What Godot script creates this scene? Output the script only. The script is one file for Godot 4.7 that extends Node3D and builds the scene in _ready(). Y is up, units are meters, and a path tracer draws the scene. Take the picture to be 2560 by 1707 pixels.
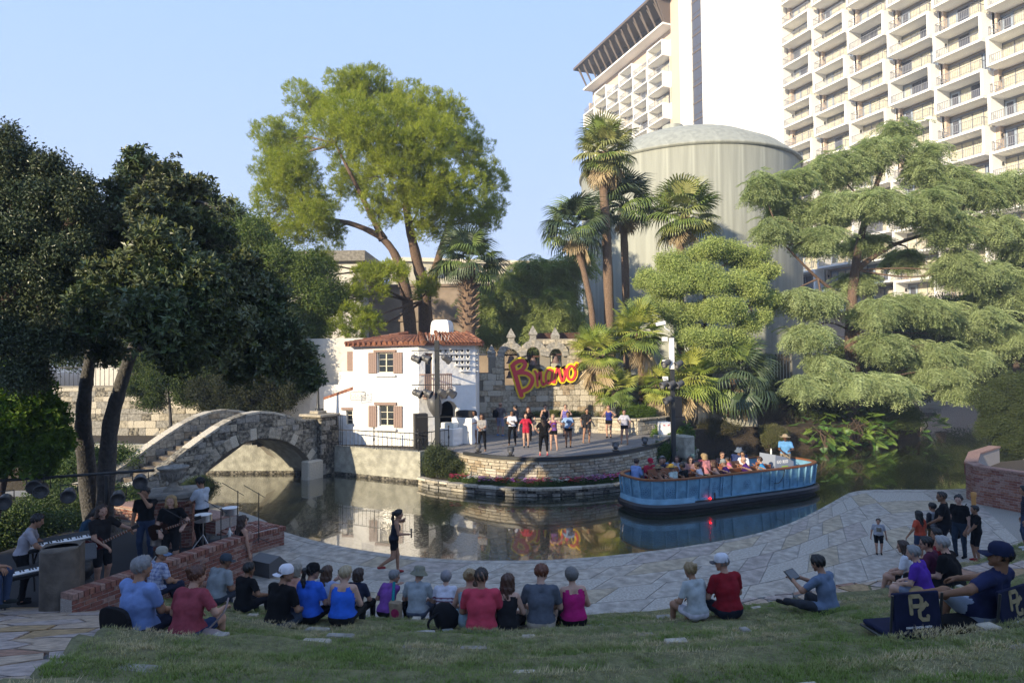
extends Node3D
# A riverside open-air theatre: grass terraces, curved promenade, river with a tour boat, stage with bell wall, white house, arched bridge, hotel.

const FOC := 1600.0
const EYE := Vector3(0,5.65,0)
var cam_basis := Basis(Vector3.RIGHT, atan(42.5 / 1600.0)) * Basis(Vector3.BACK, -0.011)
var rng := RandomNumberGenerator.new()
var counts := {}
var mats := {}
var tex := {}
var M := {}

class MB:
	var v := PackedVector3Array()
	var n := PackedVector3Array()
	var c := PackedColorArray()
	var ix := PackedInt32Array()
	var col := Color(1,1,1)

	func vert(p: Vector3, nn: Vector3) -> int:
		v.append(p)
		n.append(nn)
		c.append(col)
		return v.size() - 1

	func tri(a: Vector3, b: Vector3, d: Vector3) -> void:
		var nn := (d - a).cross(b - a).normalized()
		var i := vert(a, nn)
		vert(b, nn)
		vert(d, nn)
		ix.append_array(PackedInt32Array([i, i + 1, i + 2]))

	func quad(a: Vector3, b: Vector3, d: Vector3, e: Vector3) -> void:
		var nn := (e - a).cross(b - a) + (d - b).cross(d - e) * 0.0001
		if nn.length_squared() < 1e-14:
			nn = (e - d).cross(d - b)
		nn = nn.normalized()
		var i := vert(a, nn)
		vert(b, nn)
		vert(d, nn)
		vert(e, nn)
		ix.append_array(PackedInt32Array([i, i + 1, i + 2, i, i + 2, i + 3]))

	func box(t: Transform3D, s: Vector3) -> void:
		var h := s * 0.5
		var p := []
		for k in 8:
			p.append(t * Vector3(h.x if k & 1 else -h.x, h.y if k & 2 else -h.y, h.z if k & 4 else -h.z))
		quad(p[4], p[6], p[7], p[5])
		quad(p[1], p[3], p[2], p[0])
		quad(p[5], p[7], p[3], p[1])
		quad(p[0], p[2], p[6], p[4])
		quad(p[6], p[2], p[3], p[7])
		quad(p[0], p[4], p[5], p[1])

	func bx(at: Vector3, s: Vector3, yaw := 0.0) -> void:
		box(Transform3D(Basis(Vector3.UP, yaw), at), s)

	# chamfered box: every edge that catches light is cut
	func cbox(t: Transform3D, s: Vector3, b: float, jit := 0.0, rg: RandomNumberGenerator = null) -> void:
		var h := s * 0.5
		var q := {}
		for k in 8:
			var sg := Vector3(1 if k & 1 else -1,1 if k & 2 else -1,1 if k & 4 else -1)
			var o := Vector3.ZERO
			if rg:
				o = Vector3(rg.randf_range(-jit, jit), rg.randf_range(-jit, jit), rg.randf_range(-jit, jit))
			for ax in 3:
				var w := h - Vector3(b, b, b)
				w[ax] = h[ax]
				q[k * 3 + ax] = t * (w * sg + o)
		for ax in 3:
			var u := (ax + 1) % 3
			var w := (ax + 2) % 3
			for sg in 2:
				var b0 := (sg << ax)
				var a0: Vector3 = q[b0 * 3 + ax]
				var a1: Vector3 = q[(b0 | (1 << u)) * 3 + ax]
				var a2: Vector3 = q[(b0 | (1 << u) | (1 << w)) * 3 + ax]
				var a3: Vector3 = q[(b0 | (1 << w)) * 3 + ax]
				if sg:
					quad(a0, a3, a2, a1)
				else:
					quad(a0, a1, a2, a3)
		for ax in 3:
			var u := (ax + 1) % 3
			var w := (ax + 2) % 3
			for su in 2:
				for sw in 2:
					var k0 := (su << u) | (sw << w)
					var k1 := k0 | (1 << ax)
					if su == sw:
						quad(q[k0 * 3 + u], q[k1 * 3 + u], q[k1 * 3 + w], q[k0 * 3 + w])
					else:
						quad(q[k0 * 3 + w], q[k1 * 3 + w], q[k1 * 3 + u], q[k0 * 3 + u])
		for k in 8:
			var par := (k & 1) ^ ((k >> 1) & 1) ^ ((k >> 2) & 1)
			if par:
				tri(q[k * 3], q[k * 3 + 2], q[k * 3 + 1])
			else:
				tri(q[k * 3], q[k * 3 + 1], q[k * 3 + 2])

	func tube(pts: Array, radii: Array, seg := 8, caps := true) -> void:
		var m := pts.size()
		var up := Vector3.UP
		var rings := []
		var tdir := Vector3.ZERO
		var side := Vector3.ZERO
		for i in m:
			var p: Vector3 = pts[i]
			var t: Vector3 = (pts[min(i + 1, m - 1)] - pts[max(i - 1,0)]).normalized()
			if i == 0:
				side = t.cross(up)
				if side.length() < 0.05:
					side = t.cross(Vector3.RIGHT)
				side = side.normalized()
			else:
				side = (side - t * side.dot(t)).normalized()
			tdir = t
			var bn := side.cross(t).normalized()
			var r: float = radii[i]
			var first := v.size()
			for k in seg:
				var a := TAU * k / seg
				var nn := side * cos(a) + bn * sin(a)
				vert(p + nn * r, nn)
			rings.append(first)
		for i in m - 1:
			for k in seg:
				var a0: int = rings[i] + k
				var a1: int = rings[i] + (k + 1) % seg
				var b0: int = rings[i + 1] + k
				var b1: int = rings[i + 1] + (k + 1) % seg
				ix.append_array(PackedInt32Array([a0, b1, b0, a0, a1, b1]))
		if caps:
			for e in [[0,-1.0],[m - 1,1.0]]:
				var i: int = e[0]
				var tt: Vector3 = (pts[min(i + 1, m - 1)] - pts[max(i - 1,0)]).normalized() * e[1]
				var cc := vert(pts[i], tt)
				var f := v.size()
				for k in seg:
					vert(v[rings[i] + k], tt)
				for k in seg:
					if e[1] > 0:
						ix.append_array(PackedInt32Array([cc, f + k, f + (k + 1) % seg]))
					else:
						ix.append_array(PackedInt32Array([cc, f + (k + 1) % seg, f + k]))

	func cyl(a: Vector3, b: Vector3, ra: float, rb := -1.0, seg := 10) -> void:
		tube([a, b],[ra, ra if rb < 0 else rb], seg)

	# profile of Vector2(radius, height) turned round the y axis of t
	func lathe(t: Transform3D, prof: Array, seg := 16, sm := true) -> void:
		var m := prof.size()
		var rings := []
		for i in m:
			var p: Vector2 = prof[i]
			var d: Vector2 = (prof[min(i + 1, m - 1)] - prof[max(i - 1,0)])
			var n2 := Vector2(d.y, -d.x).normalized()
			rings.append(v.size())
			for k in seg:
				var a := TAU * k / seg
				vert(t * Vector3(cos(a) * p.x, p.y, sin(a) * p.x), (t.basis * Vector3(cos(a) * n2.x, n2.y, sin(a) * n2.x)).normalized())
		for i in m - 1:
			for k in seg:
				var a0: int = rings[i] + k
				var a1: int = rings[i] + (k + 1) % seg
				var b0: int = rings[i + 1] + k
				var b1: int = rings[i + 1] + (k + 1) % seg
				if sm:
					ix.append_array(PackedInt32Array([a0, b1, b0, a0, a1, b1]))
				else:
					quad(v[a0], v[a1], v[b1], v[b0])

	func ball(p: Vector3, r: Vector3, seg := 10) -> void:
		var f := v.size()
		var rows := seg / 2 + 1
		for j in rows + 1:
			var th := PI * j / rows
			for k in seg:
				var ph := TAU * k / seg
				var d := Vector3(sin(th) * cos(ph), cos(th), sin(th) * sin(ph))
				vert(p + d * r, (d / r).normalized())
		for j in rows:
			for k in seg:
				var a := f + j * seg + k
				var b := f + j * seg + (k + 1) % seg
				ix.append_array(PackedInt32Array([a, b + seg, b, a, a + seg, b + seg]))

	# flat outline in the x-y plane of t, pushed back along -z by th
	func plate(poly: PackedVector2Array, t: Transform3D, th: float) -> void:
		var q := poly
		if Geometry2D.is_polygon_clockwise(q):
			q = q.duplicate()
			q.reverse()
		var tr := Geometry2D.triangulate_polygon(q)
		for i in range(0, tr.size(),3):
			var a := Vector3(q[tr[i]].x, q[tr[i]].y, 0)
			var b := Vector3(q[tr[i + 1]].x, q[tr[i + 1]].y, 0)
			var d := Vector3(q[tr[i + 2]].x, q[tr[i + 2]].y, 0)
			if (b - a).cross(d - a).z > 0:
				var s := b
				b = d
				d = s
			tri(t * a, t * b, t * d)
			var o := Vector3(0,0,-th)
			if th > 0:
				tri(t * (a + o), t * (d + o), t * (b + o))
		if th > 0:
			for i in q.size():
				var a := Vector3(q[i].x, q[i].y, 0)
				var b := Vector3(q[(i + 1) % q.size()].x, q[(i + 1) % q.size()].y, 0)
				var o := Vector3(0,0,-th)
				quad(t * a, t * b, t * (b + o), t * (a + o))

	# ground outline of (x, z) points, top at y1, bottom at y0
	func slab(poly: PackedVector2Array, y0: float, y1: float) -> void:
		var q := PackedVector2Array()
		for p in poly:
			q.append(Vector2(p.x, -p.y))
		plate(q, Transform3D(Basis(Vector3.RIGHT, -PI / 2),Vector3(0, y1,0)), y1 - y0)

	func add(o: MB, t: Transform3D) -> void:
		var f := v.size()
		var nb := t.basis.inverse().transposed()
		for i in o.v.size():
			v.append(t * o.v[i])
			n.append((nb * o.n[i]).normalized())
			c.append(o.c[i])
		for i in o.ix:
			ix.append(f + i)

	func mesh() -> ArrayMesh:
		var a := []
		a.resize(Mesh.ARRAY_MAX)
		a[Mesh.ARRAY_VERTEX] = v
		a[Mesh.ARRAY_NORMAL] = n
		a[Mesh.ARRAY_COLOR] = c
		a[Mesh.ARRAY_INDEX] = ix
		var m := ArrayMesh.new()
		m.add_surface_from_arrays(Mesh.PRIMITIVE_TRIANGLES, a)
		return m

# ---------- naming, things and parts ----------
func numbered(called: String) -> String:
	var k: int = counts.get(called, 0)
	counts[called] = k + 1
	return called if k == 0 else "%s_%03d" % [called, k]

func thing(called: String, label: String, category: String, at := Vector3.ZERO, yaw := 0.0, group := "") -> Node3D:
	var o := Node3D.new()
	o.name = numbered(called)
	add_child(o)
	o.position = at
	o.rotation.y = yaw
	tag(o, label, category, group)
	return o

func tag(o: Node, label: String, category := "", group := "", kind := "") -> void:
	if label:
		o.set_meta("label", label)
	if category:
		o.set_meta("category", category)
	if group:
		o.set_meta("group", group)
	if kind:
		o.set_meta("kind", kind)

func inst(called: String, mesh: Mesh, mat: Material, parent: Node, t := Transform3D()) -> MeshInstance3D:
	var o := MeshInstance3D.new()
	o.name = called
	o.mesh = mesh
	o.material_override = mat
	o.transform = t
	parent.add_child(o, true)
	return o

func obj(called: String, mb: MB, mat: Material, parent: Node = null, label := "", category := "", group := "", kind := "") -> MeshInstance3D:
	var o := MeshInstance3D.new()
	o.name = called if parent else numbered(called)
	o.mesh = mb.mesh()
	o.material_override = mat
	(parent if parent else self).add_child(o, true)
	tag(o, label, category, group, kind)
	return o

func copy(o: Node3D, label := "") -> Node3D:
	var stem := String(o.name)
	var c: Node3D = o.duplicate()
	c.name = numbered(stem)
	add_child(c)
	if label:
		c.set_meta("label", label)
	return c

# ---------- photograph to place ----------
func ray(u: float, w: float) -> Vector3:
	return cam_basis * Vector3((u - 1280.0) / FOC, -(w - 853.5) / FOC, -1.0)

func G(u: float, w: float, y: float) -> Vector3:
	var d := ray(u, w)
	return EYE + d * ((y - EYE.y) / d.y)

func D(u: float, w: float, depth: float) -> Vector3:
	var d := ray(u, w)
	return EYE + d * (depth / -d.z)

func on_plane(u: float, w: float, p: Vector3, nn: Vector3) -> Vector3:
	var d := ray(u, w)
	return EYE + d * ((p - EYE).dot(nn) / d.dot(nn))

func V(x: float, y: float, d: float) -> Vector3:
	return Vector3(x, y, -d)

func fr(at: Vector3, along: Vector3) -> Transform3D:   # x along a wall, y up, z out of its face
	var x := along.normalized()
	return Transform3D(Basis(x,Vector3.UP, x.cross(Vector3.UP)), at)

func spline(pts: Array, per := 8) -> Array:
	var out := []
	for i in pts.size() - 1:
		var a = pts[max(i - 1,0)]
		var b = pts[i]
		var c = pts[i + 1]
		var d = pts[min(i + 2, pts.size() - 1)]
		for k in per:
			out.append(b.cubic_interpolate(c, a, d, float(k) / per))
	out.append(pts[-1])
	return out

# ---------- materials ----------
func noise_tex(key: String, freq: float, lo: float, hi: float, oct := 4, kind := FastNoiseLite.TYPE_SIMPLEX_SMOOTH, size := 512, nrm := false, bump := 4.0, gamma := 1.0) -> Texture2D:
	if tex.has(key):
		return tex[key]
	var f := FastNoiseLite.new()
	f.seed = hash(key) % 10000
	f.noise_type = kind
	f.frequency = freq
	f.fractal_octaves = oct
	var t := NoiseTexture2D.new()
	t.width = size
	t.height = size
	t.seamless = true
	t.noise = f
	if nrm:
		t.as_normal_map = true
		t.bump_strength = bump
	else:
		var g := Gradient.new()
		g.offsets = PackedFloat32Array([0.0,0.5 * gamma, 1.0])
		var md := (lo + hi) * 0.5
		g.colors = PackedColorArray([Color(lo, lo, lo),Color(md, md, md),Color(hi, hi, hi)])
		t.color_ramp = g
	tex[key] = t
	return t

func lin(r: float, g: float, b: float) -> Color:
	return Color(r, g, b).linear_to_srgb()

func mat(key: String, r: float, g: float, b: float, rough := 0.85, tx := "", scale := 1.0, nm := "", nscale := 1.0, nstr := 0.5) -> StandardMaterial3D:
	if M.has(key):
		return M[key]
	var m := StandardMaterial3D.new()
	m.albedo_color = lin(r, g, b)
	m.roughness = rough
	if tx:
		m.albedo_texture = tex[tx]
	if nm:
		m.normal_enabled = true
		m.normal_texture = tex[nm]
		m.normal_scale = nstr
	if tx or nm:
		m.uv1_triplanar = true
		m.uv1_world_triplanar = true
		m.uv1_triplanar_sharpness = 4.0
		m.uv1_scale = Vector3(scale, scale, scale)
	M[key] = m
	return m

func make_materials() -> void:
	noise_tex("grain", 0.05,0.72,1.0,5)
	noise_tex("blotch", 0.012,0.68,1.0,6)
	noise_tex("soft", 0.006,0.80,1.0,4)
	noise_tex("faint", 0.008,0.92,1.0,5)
	noise_tex("strong", 0.016,0.12,1.0,6, FastNoiseLite.TYPE_SIMPLEX_SMOOTH, 512, false, 4.0,0.75)
	noise_tex("n_fine", 0.06,0,1,5, FastNoiseLite.TYPE_SIMPLEX_SMOOTH, 512, true, 6.0)
	noise_tex("n_rough", 0.02,0,1,6, FastNoiseLite.TYPE_SIMPLEX_SMOOTH, 512, true, 12.0)
	noise_tex("lichen", 0.02,0.10,1.0,6, FastNoiseLite.TYPE_SIMPLEX_SMOOTH, 512, false, 4.0,1.15)
	mat("plaster", 0.80,0.79,0.77,0.9, "faint", 0.25, "n_rough", 0.25,0.25)
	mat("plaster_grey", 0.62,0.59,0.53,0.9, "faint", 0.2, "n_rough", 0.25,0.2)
	mat("stucco", 0.44,0.43,0.36,0.95, "blotch", 0.3, "n_fine", 0.7,0.5)
	mat("lime_a", 0.56,0.49,0.37,0.95, "blotch", 0.9, "n_rough", 1.0,0.8)
	mat("lime_b", 0.47,0.42,0.33,0.95, "blotch", 0.8, "n_rough", 1.1,0.8)
	mat("lime_c", 0.64,0.58,0.47,0.95, "grain", 0.8, "n_rough", 0.9,0.8)
	mat("lime_d", 0.42,0.33,0.22,0.95, "blotch", 0.7, "n_rough", 1.0,0.8)
	mat("lime_grey", 0.36,0.34,0.30,0.95, "blotch", 0.8, "n_rough", 1.0,0.8)
	mat("lime_stained", 0.42,0.38,0.30,0.95, "strong", 0.55, "n_rough", 1.0,0.8)
	mat("lime_lichen", 0.34,0.31,0.25,0.95, "lichen", 0.5, "n_rough", 1.0,0.8)
	mat("mortar", 0.30,0.27,0.22,0.95, "grain", 1.0, "n_fine", 1.0,0.5)
	mat("mortar_pale", 0.46,0.41,0.37,0.95, "grain", 1.0, "n_fine", 1.0,0.5)
	mat("brick_a", 0.27,0.10,0.07,0.9, "blotch", 2.0, "n_fine", 2.0,0.6)
	mat("brick_b", 0.20,0.075,0.055,0.9, "blotch", 2.0, "n_fine", 2.0,0.6)
	mat("brick_c", 0.34,0.15,0.10,0.9, "blotch", 2.0, "n_fine", 2.0,0.6)
	mat("brick_d", 0.40,0.24,0.19,0.9, "blotch", 2.0, "n_fine", 2.0,0.6)
	mat("pave_a", 0.44,0.405,0.355,0.8, "blotch", 0.5, "n_fine", 0.8,0.3)
	mat("pave_b", 0.46,0.41,0.345,0.8, "blotch", 0.5, "n_fine", 0.8,0.3)
	mat("pave_c", 0.46,0.39,0.285,0.8, "blotch", 0.5, "n_fine", 0.8,0.3)
	mat("pave_d", 0.41,0.36,0.32,0.8, "blotch", 0.5, "n_fine", 0.8,0.3)
	mat("pave_e", 0.46,0.425,0.37,0.8, "grain", 0.5, "n_fine", 0.8,0.3)
	mat("pave_joint", 0.33,0.31,0.27,0.9, "grain", 1.0)
	mat("flag_a", 0.44,0.34,0.25,0.85, "blotch", 0.9, "n_rough", 0.8,0.5)
	mat("flag_b", 0.40,0.33,0.29,0.85, "blotch", 0.9, "n_rough", 0.8,0.5)
	mat("flag_c", 0.38,0.26,0.13,0.85, "blotch", 0.9, "n_rough", 0.8,0.5)
	mat("flag_d", 0.33,0.19,0.13,0.85, "blotch", 0.9, "n_rough", 0.8,0.5)
	mat("flag_joint", 0.13,0.13,0.125,0.95, "grain", 1.0, "n_fine", 1.0,0.6)
	mat("tile_a", 0.30,0.115,0.06,0.85, "blotch", 1.5, "n_fine", 1.5,0.4)
	mat("tile_b", 0.38,0.17,0.10,0.85, "blotch", 1.5, "n_fine", 1.5,0.4)
	mat("tile_c", 0.22,0.085,0.05,0.85, "blotch", 1.5, "n_fine", 1.5,0.4)
	mat("black", 0.012,0.012,0.013,0.5, "grain", 1.0)
	mat("iron", 0.018,0.018,0.02,0.45)
	mat("pole", 0.03,0.033,0.035,0.45, "grain", 0.6)
	mat("steel", 0.55,0.55,0.56,0.3).metallic = 1.0
	mat("can_grey", 0.10,0.10,0.105,0.5, "grain", 1.5)
	mat("dark_cloth", 0.012,0.012,0.014,0.95)
	mat("void", 0.008,0.008,0.008,1.0)  # near-black, stands in for shade inside the house and nest pipes
	mat("wood_shutter", 0.36,0.25,0.21,0.8, "grain", 0.8)
	mat("wood_brown", 0.20,0.085,0.04,0.45, "grain", 1.2)
	mat("frame_cream", 0.58,0.53,0.42,0.7)
	mat("deck_a", 0.27,0.255,0.245,0.8, "grain", 0.9)
	mat("deck_b", 0.23,0.215,0.205,0.8, "grain", 0.9)
	mat("deck_c", 0.30,0.28,0.26,0.8, "blotch", 0.5)
	mat("hotel_white", 0.80,0.79,0.76,0.8)
	mat("hotel_peach", 0.70,0.56,0.46,0.9, "grain", 0.3)
	mat("hotel_brown", 0.15,0.115,0.095,0.7, "grain", 0.2)
	mat("hotel_pane", 0.07,0.075,0.10,0.12)
	mat("curtain", 0.64,0.60,0.48,0.9, "soft", 0.8)
	mat("door_blue", 0.28,0.34,0.43,0.5)
	mat("rail_grey", 0.22,0.23,0.26,0.5)
	mat("tank", 0.36,0.375,0.33,0.8, "soft", 0.04).uv1_scale = Vector3(0.5,0.018,0.5)
	mat("bark", 0.11,0.075,0.055,0.95, "blotch", 1.2, "n_rough", 1.5,1.2)
	mat("bark_grey", 0.10,0.095,0.09,0.95, "blotch", 1.2, "n_rough", 1.5,1.2)
	mat("bark_red", 0.20,0.13,0.095,0.95, "blotch", 1.2, "n_rough", 1.5,1.2)
	mat("palm_bark", 0.24,0.16,0.11,0.95, "blotch", 1.5, "n_rough", 1.8,1.2)
	mat("palm_boot", 0.30,0.21,0.15,0.95, "blotch", 2.0, "n_rough", 2.0,1.0)
	mat("soil", 0.06,0.045,0.03,1.0, "blotch", 0.8, "n_rough", 1.0,1.0)
	mat("turf", 0.18,0.175,0.075,1.0, "blotch", 0.9, "n_rough", 1.5,1.0)
	mat("concrete", 0.30,0.28,0.25,0.9, "blotch", 0.6, "n_fine", 0.8,0.3)
	mat("concrete_dark", 0.15,0.125,0.10,0.9, "blotch", 0.6, "n_fine", 0.8,0.3)
	mat("boat_blue", 0.19,0.40,0.58,0.45, "soft", 0.6)
	mat("boat_blue_lite", 0.22,0.44,0.62,0.45, "soft", 0.6)
	mat("boat_cut", 0.055,0.15,0.28,0.6)
	mat("boat_dark", 0.012,0.013,0.018,0.4)
	mat("boat_hull", 0.11,0.10,0.095,0.7, "blotch", 0.8)
	mat("boat_seat", 0.30,0.11,0.045,0.4, "grain", 1.0)
	mat("helm_grey", 0.22,0.25,0.31,0.5)
	mat("white_paint", 0.75,0.75,0.75,0.6)
	mat("sign_yellow", 0.80,0.56,0.01,0.5)
	mat("sign_red", 0.55,0.035,0.045,0.5)
	mat("bell", 0.20,0.13,0.115,0.6, "grain", 1.0)
	mat("rust", 0.10,0.045,0.03,0.9, "blotch", 0.6)
	mat("lamp_glass", 0.65,0.68,0.66,0.2)
	var gl := mat("glass", 0.02,0.025,0.03,0.05)
	gl.metallic_specular = 0.6

# ---------- main ----------
func _ready() -> void:
	rng.seed = 20
	# camera
	var cam := Camera3D.new()
	cam.name = "camera"
	cam.fov = rad_to_deg(2.0 * atan(853.5 / FOC))
	cam.near = 0.1
	cam.far = 1500.0
	cam.transform = Transform3D(cam_basis, EYE)
	add_child(cam)
	cam.make_current()
	# sky and exposure
	var sm := ProceduralSkyMaterial.new()
	sm.sky_top_color = Color(0.585,0.71,0.915)
	sm.sky_horizon_color = Color(0.76,0.82,0.915)
	sm.sky_curve = 0.22
	sm.ground_bottom_color = Color(0.16,0.15,0.13)
	sm.ground_horizon_color = Color(0.5,0.52,0.52)
	sm.sun_angle_max = 1.0
	sm.energy_multiplier = 0.61
	var sky := Sky.new()
	sky.sky_material = sm
	var env := Environment.new()
	env.background_mode = Environment.BG_SKY
	env.sky = sky
	env.tonemap_mode = Environment.TONE_MAPPER_LINEAR
	env.tonemap_exposure = 2.35
	env.sdfgi_enabled = true
	env.ssao_enabled = true
	env.ssil_enabled = true
	env.fog_enabled = true
	env.fog_density = 0.0009
	env.fog_light_color = Color(0.80,0.86,0.95)
	var we := WorldEnvironment.new()
	we.name = "world_environment"
	we.environment = env
	add_child(we)
	# low evening sun from behind the left shoulder
	var sun := DirectionalLight3D.new()
	sun.name = "sun"
	sun.light_color = Color(1.0,0.93,0.80)
	sun.light_energy = 1.4
	sun.light_angular_distance = 0.55
	sun.shadow_enabled = true
	add_child(sun)
	sun.look_at_from_position(Vector3.ZERO,Vector3(0.66,-0.30,-0.69))
	make_materials()
	make_ground()
	make_buildings()
	make_plants()
	make_people()
	make_objects()

# ---------- ground, water, promenade, terraces ----------
var edge_w := []      # water edge of the promenade, (x, depth)

func front_d(x: float) -> float:
	return 12.4 + 0.026 * x * x

func ramp_y(d: float) -> float:
	return 0.35 + maxf(0.0,14.4 - d) * 0.305

func lip(x: float, k: int) -> float:
	return 0.10 * sin(x * 0.9 + k * 2.1) + 0.05 * sin(x * 2.7 + k * 4.3)

func terrace_y(x: float, d: float) -> float:
	var q := (front_d(x) - d) / 1.06
	if q < 0.0:
		return 0.35
	var k := int(floor(q))
	return 0.72 + 0.36 * k + 0.05 * (q - k)

func path_x(d: float) -> float:
	return -1.43 - 0.452 * d

func P2(a: Array) -> PackedVector2Array:   # (x, depth) pairs to (x, z)
	var q := PackedVector2Array()
	for p in a:
		q.append(Vector2(p.x, -p.y))
	return q

func clip_half(poly: PackedVector2Array, at: Vector2, nn: Vector2) -> PackedVector2Array:
	var out := PackedVector2Array()
	var m := poly.size()
	for i in m:
		var a := poly[i]
		var b := poly[(i + 1) % m]
		var da := (a - at).dot(nn)
		var db := (b - at).dot(nn)
		if da <= 0:
			out.append(a)
		if (da < 0 and db > 0) or (da > 0 and db < 0):
			out.append(a + (b - a) * (da / (da - db)))
	return out

func crazy(region: PackedVector2Array, cell: float, gap: float, sd: int) -> Array:
	var rg := RandomNumberGenerator.new()
	rg.seed = sd
	var lo := region[0]
	var hi := region[0]
	for p in region:
		lo = lo.min(p)
		hi = hi.max(p)
	var nx := int((hi.x - lo.x) / cell) + 3
	var ny := int((hi.y - lo.y) / (cell * 0.62)) + 3
	var seeds := {}
	for i in range(-1, nx + 1):
		for j in range(-1, ny + 1):
			seeds[Vector2i(i, j)] = lo + Vector2((i + rg.randf_range(0.05,0.95)) * cell + (cell * 0.4 if j % 2 else 0.0), (j + rg.randf_range(0.1,0.9)) * cell * 0.62)
	var out := []
	for i in nx:
		for j in ny:
			var c: Vector2 = seeds[Vector2i(i, j)]
			var r := cell * 1.4
			var poly := PackedVector2Array([c + Vector2(-r, -r), c + Vector2(r, -r), c + Vector2(r, r), c + Vector2(-r, r)])
			for a in range(-2,3):
				for b in range(-2,3):
					var q = seeds.get(Vector2i(i + a, j + b))
					if q == null or (a == 0 and b == 0):
						continue
					poly = clip_half(poly, (c + q) * 0.5, (q - c).normalized())
			if poly.size() < 3:
				continue
			for piece in Geometry2D.intersect_polygons(poly, region):
				for f in Geometry2D.offset_polygon(piece, -gap, Geometry2D.JOIN_ROUND):
					var ar := 0.0
					for k in f.size():
						ar += f[k].cross(f[(k + 1) % f.size()])
					if absf(ar) > 0.03:
						var sf := PackedVector2Array()
						for p in f:
							if sf.is_empty() or (sf[-1].distance_to(p) > 0.03 and sf[0].distance_to(p) > 0.03):
								sf.append(p)
						if sf.size() > 2:
							out.append(sf)
	return out

func flagstones(region: PackedVector2Array, cell: float, parent: Node, hfun: Callable, sd: int, thick := 0.05) -> void:
	var ms := [M.flag_a,M.flag_b,M.flag_a,M.flag_c,M.flag_b,M.flag_d,M.flag_a]
	for f in crazy(region, cell, 0.022, sd):
		var b := MB.new()
		var lift := rng.randf_range(0.0,0.012)
		b.slab(f, -thick, 0)
		for i in b.v.size():
			var p := b.v[i]
			b.v[i] = Vector3(p.x, hfun.call(p.x, -p.z) + p.y + lift, p.z)
		inst("flagstone", b.mesh(), ms[rng.randi() % ms.size()], parent)

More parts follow.
